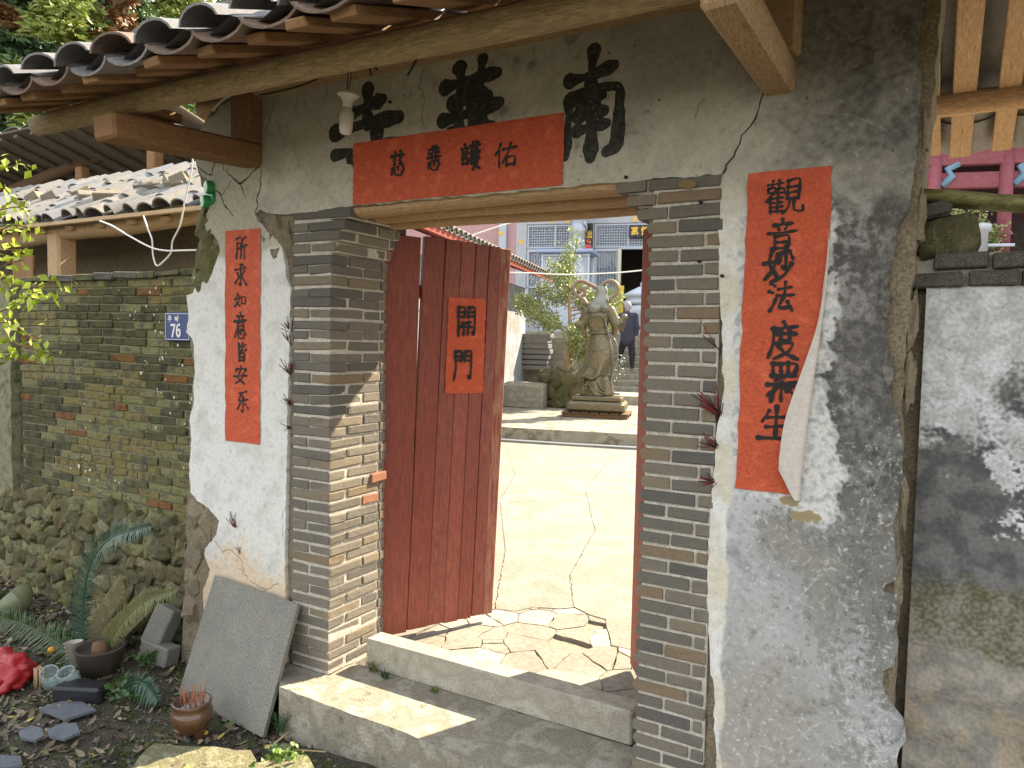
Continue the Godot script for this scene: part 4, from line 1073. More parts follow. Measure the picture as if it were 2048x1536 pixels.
func make_gate_roof():
	var o := Vector3(-1.5, 2.5, -0.2)
	var roof := thing("gate_roof", "weathered clay tile roof on log purlins and brackets above the gate", "roof", o)
	var sl := 0.33
	var ang := atan(sl)
	# purlins: the front log, the plate on the wall, the ridge and the back log
	var st := mb(true)
	var pts: Array = []
	var rad: Array = []
	for i in 22:
		var x := -3.72 + i * 0.235
		pts.append(Vector3(x, 2.556 + 0.006 * sin(x * 1.7), 0.62) - o)
		rad.append((0.030 if i == 0 else 0.047 + 0.008 * i / 22.0))
	pts.insert(1, Vector3(-3.705, 2.556, 0.62) - o)
	rad.insert(1, 0.044)
	tube(st, pts, rad, 12, 0.03)
	fin(st, "front_purlin", M.wood_log, roof)
	box("wall_plate", Vector3(-1.35, 2.775, 0.02) - o, Vector3(3.3, 0.05, 0.10), M.wood_x, roof, 0.008)
	st = mb(true)
	tube(st, [Vector3(-3.6, 2.84, -0.2) - o, Vector3(-1, 2.845, -0.2) - o, Vector3(1.2, 2.84, -0.2) - o], 0.05, 10, 0.03)
	fin(st, "ridge_log", M.wood_x_old, roof)
	st = mb(true)
	pts = []
	for i in 12:
		pts.append(Vector3(-3.6 + i * 0.44, 2.61 + 0.006 * sin(i * 1.3), -1.0) - o)
	tube(st, pts, 0.05, 12, 0.04)
	fin(st, "back_purlin", M.wood_x, roof)
	# brackets: an arm out of the wall and a post standing on it
	for k in 2:
		var ax: float = [-2.975, -0.50][k]
		var arm := mb()
		var lean := Transform3D(Basis.from_euler(Vector3(0.06 if k == 0 else 0.015, 0, 0)), Vector3(ax, 2.487, 0.0) - o)
		cbox(arm, Vector3(0, -0.008 if k == 0 else -0.01, 0.30), Vector3(0.14 if k == 0 else 0.10, 0.105, 0.92), 0.012, 0.003, lean)
		fin(arm, "bracket_arm", M.wood_z_old if k == 0 else M.wood_z, roof)
		box("bracket_post", Vector3(ax + 0.01, 2.65, 0.047) - o, Vector3(0.13 if k == 0 else 0.11, 0.24, 0.085), M.wood_y_old if k == 0 else M.wood_z, roof, 0.01, 0.003)
	box("wedge", Vector3(-2.985, 2.545, 0.50) - o, Vector3(0.11, 0.035, 0.16), M.wood_z_old, roof, 0.006, 0.003)
	# rafters down both slopes
	var n := 0
	var x := -3.62
	while x < 1.2:
		var w := rng.randf_range(0.075, 0.10)
		var fl := rng.randf_range(1.10, 1.22)
		var tr := Transform3D(Basis.from_euler(Vector3(ang, rng.randf_range(-0.03, 0.03), 0)), Vector3(x, 2.905, -0.2) - o)
		box("rafter", Vector3(0, 0.0, fl * 0.5), Vector3(w, 0.032, fl), M.wood_raft, roof, 0.004, 0.003, tr)
		var bl := rng.randf_range(1.20, 1.30)
		var tr2 := Transform3D(Basis.from_euler(Vector3(-ang, rng.randf_range(-0.02, 0.02), 0)), Vector3(x + 0.02, 2.899, -0.2) - o)
		box("rafter", Vector3(0, 0.0, -bl * 0.5), Vector3(w, 0.028, bl), M.wood_z, roof, 0.004, 0.002, tr2)
		x += rng.randf_range(0.19, 0.23) if x < -0.3 else 0.145
		n += 1
	# tiles: each column lies hollow up between the rafters, another hollow down over the joint
	var pan := tile_mesh(0.235, 0.24, 0.052, 0.011)
	var cov := tile_mesh(0.205, 0.24, 0.058, 0.011)
	var flip := Basis(Vector3(1, 0, 0), Vector3(0, -1, 0), Vector3(0, 0, 1))
	for i in 21:
		var cx := -3.66 + i * 0.232
		for s in 2:
			var sgn := 1.0 if s == 0 else -1.0
			var L := 1.24 if s == 0 else 1.34
			var slope := Basis.from_euler(Vector3(ang * sgn, 0, 0))
			# the eave tiles one by one
			for row in (3 if s == 0 and cx < -0.9 else 2 if s == 1 and cx > -0.6 else 1):
				var along := L - 0.03 - row * 0.135 + rng.randf_range(-0.012, 0.012)
				var lift := 0.075 + row * 0.012
				var b0 := slope * (Basis.IDENTITY if s == 0 else Basis(Vector3.UP, PI))
				var base := Vector3(cx, 2.885, -0.2) + slope * Vector3(0, lift, along * sgn)
				inst("pan_tile", pan, M.tile if rng.randf() < 0.6 else M.tile_red, roof, Transform3D(b0 * flip * Basis(Vector3.UP, rng.randf_range(-0.04, 0.04)), base - o))
				var base2 := Vector3(cx + 0.116, 2.885, -0.2) + slope * Vector3(0, lift + 0.028, (along - 0.03) * sgn)
				inst("cover_tile", cov, M.tile if rng.randf() < 0.8 else M.tile_red, roof, Transform3D(b0 * Basis(Vector3.UP, rng.randf_range(-0.12, 0.12)) * Basis(Vector3.FORWARD, rng.randf_range(-0.12, 0.12)), base2 + Vector3(rng.randf_range(-0.015, 0.015), rng.randf_range(-0.008, 0.008), 0) - o))
	# the rest of both slopes, out of sight from below but for its shade
	for s in 2:
		var sgn := 1.0 if s == 0 else -1.0
		var slope := Basis.from_euler(Vector3(ang * sgn, 0, 0))
		st = mb()
		var L := 1.13 if s == 0 else 1.27
		for i in 42:
			var x0 := -3.76 + i * 0.116
			var y0 := 0.062 if i % 2 == 0 else 0.10
			var y1 := 0.10 if i % 2 == 0 else 0.062
			for r in 7:
				var z0 := L * r / 7.0
				var z1 := L * (r + 1.12) / 7.0
				quad(st, Vector3(x0, y0 + 0.012, z0 * sgn), Vector3(x0 + 0.116, y1 + 0.012, z0 * sgn), Vector3(x0 + 0.116, y1, z1 * sgn), Vector3(x0, y0, z1 * sgn))
		var rest := fin(st, "upper_tiles", M.tile, roof)
		rest.transform = Transform3D(slope, Vector3(0, 2.885, -0.2) - o)
		rest.set_meta("kind", "stuff")
	box("ridge_tiles", Vector3(-1.2, 3.0, -0.2) - o, Vector3(5.1, 0.06, 0.16), M.tile, roof, 0.02, 0.004)

# ---------------------------------------------------------------- steps and sill
func make_steps():
	var st := mb()
	var sill := thing("door_sill", "raised concrete door sill between the brick pillars", "sill", Vector3(-1.7, 0, -0.225))
	box("sill_block", Vector3(0.018, 0.07, 0), Vector3(1.37, 0.142, 0.115), M.concrete, sill, 0.008, 0.003)
	var stp := thing("gate_step", "worn concrete step in front of the door sill", "step", Vector3(-1.6, -0.2, 0.05))
	slab(st, ragged(PackedVector2Array([Vector2(-2.56, 0.205), Vector2(-2.39, 0.21), Vector2(-2.1, 0.222), Vector2(-1.81, 0.22), Vector2(-1.5, 0.255), Vector2(-1.0, 0.27), Vector2(-0.5, 0.28), Vector2(-0.5, -0.17), Vector2(-2.45, -0.17), Vector2(-2.45, 0.001), Vector2(-2.72, 0.001), Vector2(-2.7, 0.05)]), 0.05, 0.005), 0.0, 0.30)
	var o := fin(st, "step_block", M.step, stp)
	o.transform = Transform3D(Basis.from_euler(Vector3(-PI / 2, 0, 0)) * Basis(Vector3(1, 0, 0), Vector3(0, -1, 0), Vector3(0, 0, 1)), -stp.position)
	# two rough slabs make the lowest step
	for k in 3:
		var poly: PackedVector2Array = [PackedVector2Array([Vector2(-2.02, 0.47), Vector2(-1.55, 0.44), Vector2(-1.0, 0.44), Vector2(-1.0, 0.9), Vector2(-2.15, 0.9), Vector2(-2.2, 0.62)]), PackedVector2Array([Vector2(-2.23, 0.36), Vector2(-2.06, 0.46), Vector2(-2.24, 0.62), Vector2(-2.36, 0.52)]), PackedVector2Array([Vector2(-2.50, 0.42), Vector2(-2.42, 0.46), Vector2(-2.28, 0.66), Vector2(-2.2, 0.9), Vector2(-2.75, 0.9), Vector2(-2.9, 0.6)])][k]
		st = mb()
		slab(st, ragged(poly, 0.05, 0.008), 0.0, 0.14)
		var s := fin(st, "foot_stone", M.stone)
		s.transform = Transform3D(Basis.from_euler(Vector3(-PI / 2 + 0.01 * k, 0, 0)) * Basis(Vector3(1, 0, 0), Vector3(0, -1, 0), Vector3(0, 0, 1)), Vector3(0, [-0.125, -0.14, -0.17][k], 0))
		tag(s, ["broad mossy stone slab before the gate step", "small wedge-shaped stone between the broad slab and the ground", "low mossy flagstone half buried in the dirt path"][k], "stone", "stones at the foot of the step")
	# grass tufts in the joints
	var gi := 0
	for p in [[Vector3(-2.30, 0.0, -0.15), 0.055], [Vector3(-2.21, 0.0, -0.12), 0.045], [Vector3(-2.52, -0.19, 0.235), 0.13], [Vector3(-2.38, -0.17, 0.40), 0.05], [Vector3(-1.93, 0.0, -0.13), 0.03]]:
		var gl := mb()
		for b in 26:
			var d := Vector3.FORWARD.rotated(Vector3.UP, rng.randf() * TAU)
			var l: float = p[1] * rng.randf_range(0.5, 1.2)
			var p0 := Vector3(rng.randf_range(-0.02, 0.02), 0, rng.randf_range(-0.012, 0.012))
			var sd := d.cross(Vector3.UP) * 0.0025
			var mid := p0 + d * l * 0.25 + Vector3.UP * l * 0.6
			quad(gl, p0 - sd, mid - sd, mid + sd, p0 + sd)
			tri(gl, mid - sd, p0 + d * l * 0.7 + Vector3.UP * l * 0.8, mid + sd)
		var g := fin(gl, "grass_tuft", M.leaf_dark if rng.randf() < 0.5 else plain([0.10, 0.14, 0.03], 0.7), self, p[0])
		tag(g, ["green grass tuft in the corner of door sill and brick pillar", "small grass tuft growing along the foot of the door sill", "tall grass tuft between the gate step and the stone slab", "short grass tuft between the foot stones and the gate step", "tiny grass tuft at mid length of the door sill"][gi], "grass", "grass tufts at the steps")
		gi += 1

# ---------------------------------------------------------------- door leaves
func make_door():
	var hinge := Vector3(-2.492, 0.035, -0.45)
	var tip := Vector3(-2.175, 0.035, -1.03)
	var dir := (tip - hinge).normalized()
	var b := Basis(dir, Vector3.UP, dir.cross(Vector3.UP))
	var door := thing("plank_door", "dark red plank door leaf standing open with a red notice pasted on it", "door", hinge)
	door.basis = b
	door.basis = Basis(b.x, (Vector3.UP + b.x * 0.0356).normalized(), b.z)      # the old leaf has sagged off plumb
	var L := hinge.distance_to(tip)
	var edges := [-0.09, 0.125, 0.25, 0.345, 0.435, 0.52, 0.59, L]
	for i in 7:
		var x0: float = edges[i] + (0.004 if i == 1 else 0.001)
		var x1: float = edges[i + 1] - 0.001
		var st := mb()
		if i == 0:
			slab(st, PackedVector2Array([Vector2(x0, 0), Vector2(x1, 0), Vector2(x1 - 0.002, 0.85), Vector2(x1 - 0.020, 2.10), Vector2(x0, 2.105)]), 0.017, 0.034)
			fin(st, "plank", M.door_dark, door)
			continue
		var top := 2.115 - 0.03 * (i / 6.0)
		var lo := 0.004 * (i % 3) + 0.008 * (i / 6.0)
		cbox(st, Vector3((x0 + x1) * 0.5, (top + lo) * 0.5, 0.002 * ((i * 7) % 3 - 1)), Vector3(x1 - x0, top - lo, 0.034), 0.003, 0.0015)
		fin(st, "plank", M.door_worn if i == 6 else [M.door, M.door_mid, M.door_dark][(i * 5) % 3], door)
	for y in [0.28, 1.05, 1.82]:
		box("batten", Vector3(L * 0.5, y, -0.036), Vector3(L - 0.03, 0.07, 0.036), M.door, door, 0.004)
	for y in [0.0, 2.08]:
		var st := mb(true)
		tube(st, [Vector3(0.01, y - 0.03, 0), Vector3(0.01, y + 0.03, 0)], 0.016, 8)
		fin(st, "pivot", M.wood_dark, door)
	# the notice on it
	var nt := thing("door_notice", "small vertical red paper reading open door pasted on the plank door", "paper notice", hinge + b * Vector3(0.453, 1.536, 0.0225))
	nt.basis = Basis(b.x, (Vector3.UP + b.x * 0.02).normalized(), b.z)
	paper(nt, Rect2(-0.117, -0.26, 0.234, 0.52), "paper", 0.002)
	glyph("開", Rect2(-0.066, 0.048, 0.125, 0.172), 0.0035, 0.105, "character", M.ink, nt)
	glyph("門", Rect2(-0.074, -0.190, 0.115, 0.17), 0.0035, 0.105, "character", M.ink, nt)
	# the other leaf, seen on edge behind the right pillar
	var h2 := Vector3(-0.965, 0.035, -0.44)
	var t2 := Vector3(-1.252, 0.035, -0.86)
	var d2 := (t2 - h2).normalized()
	var door2 := thing("plank_door", "orange red plank door leaf showing only its edge behind the brick pillar", "door", h2)
	door2.basis = Basis(d2, Vector3.UP, d2.cross(Vector3.UP))
	var l2 := h2.distance_to(t2)
	for i in 6:
		box("plank", Vector3(-0.12 + (l2 + 0.12) * (i + 0.5) / 6.0, 1.05, 0), Vector3((l2 + 0.12) / 6.0 - 0.003, 2.12, 0.034), M.door_untinted, door2, 0.003, 0.0015)
	for y in [0.28, 1.05, 1.82]:
		box("batten", Vector3(l2 * 0.5, y, 0.036), Vector3(l2 - 0.03, 0.07, 0.036), M.door_untinted, door2, 0.004)

# ---------------------------------------------------------------- red papers
func paper(parent: Node3D, r: Rect2, called: String, wave := 0.003, cut = null) -> MeshInstance3D:
	var st := mb(true)
	var nu := 10
	var nv := 24
	var nz := noise(rng.randi() % 1000, 3.0, 2)
	var jag: Array = []
	for k in nv + 1:
		jag.append([rng.randf_range(-0.004, 0.004), rng.randf_range(-0.004, 0.004)])
	var f := func(i: int, k: int) -> Vector3:
		var v := float(k) / nv
		var y := r.position.y + r.size.y * v
		var xe: float = r.end.x + jag[k][1]
		if cut != null:
			xe = minf(xe, cut.call(y))
		var xs: float = r.position.x + jag[k][0]
		var x := lerpf(xs, xe, float(i) / nu)
		return Vector3(x, y + (rng.randf_range(-0.001, 0.001) if k == 0 or k == nv else 0.0), paper_z(x, y, wave))
	var grid: Array = []
	for k in nv + 1:
		var row: Array = []
		for i in nu + 1:
			row.append(f.call(i, k))
		grid.append(row)
	for k in nv:
		for i in nu:
			quad(st, grid[k][i], grid[k + 1][i], grid[k + 1][i + 1], grid[k][i + 1])
	return fin(st, called, M.red_paper, parent)

func paper_z(x: float, y: float, wave: float) -> float:
	return wave * (0.5 + 0.22 * sin(x * 31.0 + y * 3.0) + 0.14 * sin(y * 19.0) + 0.14 * sin(x * 63.0 - y * 17.0))

func make_posters():
	# the strip above the door
	var p := thing("lintel_strip", "wide horizontal red paper strip with black characters above the door", "paper strip", Vector3(-1.80, 2.332, 0.003))
	paper(p, Rect2(-0.522, -0.136, 1.044, 0.272), "paper", 0.003)
	for g in [["慈", Vector3(-2.115, 2.296, 0), Vector3(-2.022, 2.41, 0)], ["悲", Vector3(-1.92, 2.3, 0), Vector3(-1.837, 2.411, 0)], ["護", Vector3(-1.747, 2.288, 0), Vector3(-1.643, 2.403, 0)], ["佑", Vector3(-1.587, 2.283, 0), Vector3(-1.472, 2.384, 0)]]:
		var c0: Vector3 = g[1] - p.position
		var c1: Vector3 = g[2] - p.position
		glyph(g[0], Rect2(c0.x, c0.y, c1.x - c0.x, c1.y - c0.y), 0.0036, 0.105, "character", M.ink, p)
	# the left couplet
	p = thing("couplet_strip", "tall red couplet strip on the white plaster left of the brick pillar", "paper strip", Vector3(-3.04, 1.595, 0.003), 0.0, "red couplets")
	paper(p, Rect2(-0.126, -0.532, 0.252, 1.064), "paper", 0.003)
	for k in 7:
		var h: float = [0.119, 0.114, 0.074, 0.132, 0.094, 0.094, 0.109][k]
		var w: float = [0.077, 0.091, 0.088, 0.091, 0.070, 0.091, 0.091][k]
		var c: Vector3 = [Vector3(-3.048, 2.037, 0), Vector3(-3.052, 1.903, 0), Vector3(-3.055, 1.779, 0), Vector3(-3.052, 1.649, 0), Vector3(-3.044, 1.519, 0), Vector3(-3.051, 1.403, 0), Vector3(-3.037, 1.27, 0)][k] - p.position
		glyph(["所", "求", "如", "意", "皆", "安", "樂"][k], Rect2(c.x - w * 0.5, c.y - h * 0.5, w, h), 0.0036, 0.088 if h > 0.1 else 0.11, "character", M.ink, p)
	# the right couplet, its lower right corner peeled and folded over
	p = thing("couplet_strip", "tall red couplet strip with peeled curling corner right of the door", "paper strip", Vector3(-0.458, 1.645, 0.003), 0.0, "red couplets")
	var fold := func(y: float) -> float:      # where the sheet turns back on itself
		return lerpf(0.131, 0.066, smoothstep(0.30, -0.56, y)) if y < 0.30 else 0.2
	paper(p, Rect2(-0.131, -0.532, 0.262, 1.064), "paper", 0.003, fold)
	for k in 7:
		var h: float = [0.117, 0.103, 0.122, 0.105, 0.129, 0.136, 0.122][k]
		var w: float = [0.118, 0.097, 0.097, 0.080, 0.099, 0.108, 0.112][k]
		var c: Vector3 = [Vector3(-0.469, 2.091, 0), Vector3(-0.471, 1.967, 0), Vector3(-0.478, 1.871, 0), Vector3(-0.466, 1.764, 0), Vector3(-0.454, 1.621, 0), Vector3(-0.449, 1.484, 0), Vector3(-0.47, 1.344, 0)][k] - p.position
		glyph(["觀", "音", "妙", "法", "度", "眾", "生"][k], Rect2(c.x - w * 0.5, c.y - h * 0.5, w, h), 0.0036, 0.098 if k > 0 else 0.075, "character", M.ink, p)
	var st := mb(true)
	var rows: Array = []
	for k in 25:
		var y := lerpf(0.30, -0.545, k / 24.0)
		var xf: float = lerpf(0.131, 0.066, smoothstep(0.30, -0.56, y))
		var rad := 0.004 + 0.012 * smoothstep(0.3, -0.4, y)
		var wid := 0.056 * smoothstep(0.06, -0.38, y) * (1.0 - 0.75 * smoothstep(-0.46, -0.55, y)) + 0.002
		var row: Array = []
		for q in 7:
			var a := PI * q / 6.0
			row.append(Vector3(xf + sin(a) * rad * 0.8, y, 0.003 + rad * (1.0 - cos(a))))
		for q in range(1, 5):
			row.append(Vector3(xf - wid * q / 4.0, y + 0.006 * q, 0.003 + 2.0 * rad + 0.008 * sin(PI * q / 4.0) * (wid / 0.06) + 0.003 * sin(y * 30.0 + q)))
		rows.append(row)
	for k in 24:
		for q in rows[0].size() - 1:
			quad(st, rows[k][q], rows[k][q + 1], rows[k + 1][q + 1], rows[k + 1][q])
	var fl := fin(st, "folded_corner", M.paper_back, p)
	fl.set_meta("label", "pale back of the paper folded over")

# ---------------------------------------------------------------- sheds behind the mossy wall
func make_shed():
	var o := Vector3(-6.2, 0, -1.2)
	var shed := thing("tiled_shed", "low shed with pale timber beam and old grey tiles behind mossy wall", "shed", o)
	var st := mb(true)
	var pts: Array = []
	for i in 14:
		pts.append(Vector3(-9.6 + i * 0.45, 2.36 + 0.010 * i + 0.008 * sin(i * 1.9), -1.0) - o)
	tube(st, pts, 0.085, 12, 0.03)
	fin(st, "eave_beam", M.wood_x, shed)
	for x in [-6.37, -8.9]:
		box("post", Vector3(x, 1.12, -0.985) - o, Vector3(0.17, 2.6, 0.16), M.wood_y, shed, 0.02, 0.004)
	for k in 12:
		var rt := Transform3D(Basis.from_euler(Vector3(0.50, 0, 0)), Vector3(-8.9 + k * 0.40, 3.06, -2.0) - o)
		box("rafter", Vector3(0, -0.02, 0.6), Vector3(0.09, 0.04, 1.36), M.wood_z, shed, 0.005, 0.003, rt)
	# fascia lath under the tile ends
	box("eave_lath", Vector3(-6.6, 2.462, -0.83) - o, Vector3(4.8, 0.03, 0.05), M.wood_x, shed, 0.005, 0.003)
	var slope := Basis.from_euler(Vector3(0.50, 0, 0))
	st = mb()
	for r in 8:
		quad(st, Vector3(-9.2, 0.014, -0.1 + r * 0.17), Vector3(-4.15, 0.014, -0.1 + r * 0.17), Vector3(-4.15, 0.0, 0.09 + r * 0.17), Vector3(-9.2, 0.0, 0.09 + r * 0.17))
	var under := fin(st, "under_tiles", M.tile, shed)
	under.transform = Transform3D(slope, Vector3(0, 3.07, -2.0) - o)
	under.set_meta("kind", "stuff")
	var tm := tile_mesh(0.19, 0.25, 0.075, 0.014)
	for i in 25:
		for r in 9:
			var x := -9.05 + i * 0.20 + rng.randf_range(-0.02, 0.02)
			var al := 1.30 - r * 0.142 + rng.randf_range(-0.02, 0.02)
			if rng.randf() < (0.15 if r == 0 else 0.09):
				continue
			var tr := Transform3D(slope * Basis(Vector3.UP, rng.randf_range(-0.34, 0.16)) * Basis(Vector3.FORWARD, rng.randf_range(-0.22, 0.22)), Vector3(x, 3.085, -2.0) + slope * Vector3(0, 0.022 + rng.randf_range(0, 0.03), al) - o)
			inst("tile", tm, M.tile_light if rng.randf() < 0.7 else M.tile, shed, tr)
	# back wall of the shed, brown earth
	box("back_wall", Vector3(-6.7, 1.5, -1.75) - o, Vector3(5.6, 2.7, 0.16), M.mud, shed, 0.02)
	st = mb(true)
	box("broken_boards", Vector3(-6.78, 1.98, -0.9) - o, Vector3(0.3, 0.5, 0.04), M.wood_y_old, shed, 0.01, 0.012)
	# loose bricks weighing the tiles down
	var bl := [Vector3(-7.516, 2.91, -1.35), Vector3(-7.126, 2.776, -1.2), Vector3(-6.697, 2.753, -1.15), Vector3(-6.336, 2.688, -1.1), Vector3(-5.872, 2.634, -1.05), Vector3(-5.611, 2.619, -1.05), Vector3(-5.59, 2.668, -1.1), Vector3(-5.579, 2.729, -1.2), Vector3(-5.19, 2.615, -1.1), Vector3(-5.308, 2.689, -1.25), Vector3(-5.223, 2.738, -1.3), Vector3(-5.34, 2.661, -1.1)]
	for k in bl.size():
		var p: Vector3 = bl[k]
		p.y = 3.085 - (p.z + 2.0) * 0.546 + 0.085
		var long := k % 3 == 1
		var b := put_brick("loose_brick", p, Vector3(0.25 if long else 0.15, 0.075, 0.12), M.brick2 if k % 2 == 0 else M.brick0, self, 0.05)
		b.rotate_y(rng.randf_range(-1.2, 1.2))
		b.position.z += rng.randf_range(-0.25, 0.1)
		b.position.y = 3.085 - (b.position.z + 2.0) * 0.546 + 0.11
		b.rotation.x += 0.5
		tag(b, "loose grey %s weighing down the shed tiles" % ("whole brick" if long else "half brick"), "brick", "bricks on the shed roof")
	# the taller dark shed beyond
	o = Vector3(-14, 0, -5)
	var dk := thing("dark_barn", "tall open barn with dark old rafters and thin posts behind tiled shed", "barn", o)
	var sm := nmat(41, [[0.11, 0.09, 0.07], [0.17, 0.14, 0.105], [0.13, 0.11, 0.085], [0.20, 0.165, 0.125]], 1.0, 0.014, 0.15, 0.3, 0.95, 0.3, 256)  # old timber, its colour darkened for the shade under the barn roof
	var slp := Transform3D(Basis.from_euler(Vector3(-0.28, 0, 0)), Vector3(-15.5, 4.30, -3.2) - o)
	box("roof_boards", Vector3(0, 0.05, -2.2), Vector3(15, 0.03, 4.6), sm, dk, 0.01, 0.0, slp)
	for i in 30:
		inst("tile", tile_mesh(0.47, 0.4, 0.08, 0.015), M.tile_light, dk, Transform3D(slp.basis, slp * Vector3(-7.3 + i * 0.49, 0.10, 0.04)))
	for k in 36:
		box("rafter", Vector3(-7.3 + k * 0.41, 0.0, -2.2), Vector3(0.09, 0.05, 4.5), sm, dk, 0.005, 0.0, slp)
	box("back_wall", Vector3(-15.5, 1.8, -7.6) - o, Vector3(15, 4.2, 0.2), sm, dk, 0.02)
	for x in [-22.9, -8.4]:
		box("added_end_wall", Vector3(x, 1.8, -5.4) - o, Vector3(0.2, 3.6, 4.2), sm, dk, 0.02)  # walls added at both ends to keep daylight out of the barn
	st = mb(true)
	tube(st, [Vector3(-13.172, 3.855, -4) - o, Vector3(-11.356, 4.1, -4) - o, Vector3(-9.683, 4.292, -4) - o, Vector3(-8.34, 4.381, -4) - o], 0.09, 10, 0.03)
	fin(st, "purlin", M.wood_dark, dk)
	for q in [Vector3(-10.492, 3.726, -3.6), Vector3(-8.607, 3.706, -3.4)]:
		box("post", Vector3(q.x, 1.9, q.z) - o, Vector3(0.15, 4.0, 0.14), M.wood_y_old, dk, 0.015, 0.004)
	# cables looped along the eave
	for c in [[[Vector3(-5.128, 2.379, -0.55), Vector3(-4.984, 2.336, -0.55), Vector3(-4.817, 2.266, -0.55), Vector3(-4.576, 2.175, -0.55), Vector3(-4.421, 2.145, -0.55), Vector3(-4.27, 2.139, -0.55), Vector3(-4.076, 2.134, -0.55)], 0.006], [[Vector3(-4.643, 2.382, -0.55), Vector3(-4.596, 2.294, -0.55), Vector3(-4.554, 2.22, -0.55), Vector3(-4.545, 2.121, -0.55), Vector3(-4.509, 2.051, -0.55), Vector3(-4.442, 2.072, -0.55), Vector3(-4.36, 2.13, -0.55), Vector3(-4.344, 2.203, -0.55), Vector3(-4.269, 2.301, -0.55), Vector3(-4.219, 2.456, -0.55), Vector3(-4.155, 2.638, -0.55), Vector3(-4.131, 2.759, -0.55), Vector3(-4.074, 2.799, -0.55)], 0.0055], [[Vector3(-3.203, 2.714, 0.05), Vector3(-3.13, 2.758, 0.05), Vector3(-3.04, 2.774, 0.05)], 0.006]]:
		st = mb(true)
		tube(st, smooth_path(c[0]), c[1], 6)
		tag(fin(st, "cable", M.wire_white), ["white cable sagging from the shed eave towards gate wall", "pale cable hanging in a loop below the shed eave", "short pale cable running up to the bracket arm"][0 if c[0].size() == 7 else 1 if c[0].size() > 7 else 2], "cable", "cables at the shed")

func smooth_path(p: Array, k := 5) -> Array:
	var out: Array = []
	for i in p.size() - 1:
		var a: Vector3 = p[maxi(i - 1, 0)]
		var d: Vector3 = p[mini(i + 2, p.size() - 1)]
		for q in k:
			out.append((p[i] as Vector3).cubic_interpolate(p[i + 1], a, d, float(q) / k))
	out.append(p[p.size() - 1])
	return out

# ---------------------------------------------------------------- the court
func flat_slab(poly: PackedVector2Array, y: float, th: float, called: String, m: Material, parent: Node = self, off := Vector3.ZERO) -> MeshInstance3D:
	# poly holds x, z
	var q := PackedVector2Array()
	for p in poly:
		q.append(Vector2(p.x, -p.y))
	var st := mb()
	slab(st, q, 0.0, th)
	var o := fin(st, called, m, parent)
	o.transform = Transform3D(Basis(Vector3.RIGHT, -PI / 2), Vector3(0, y, 0) + off)
	return o

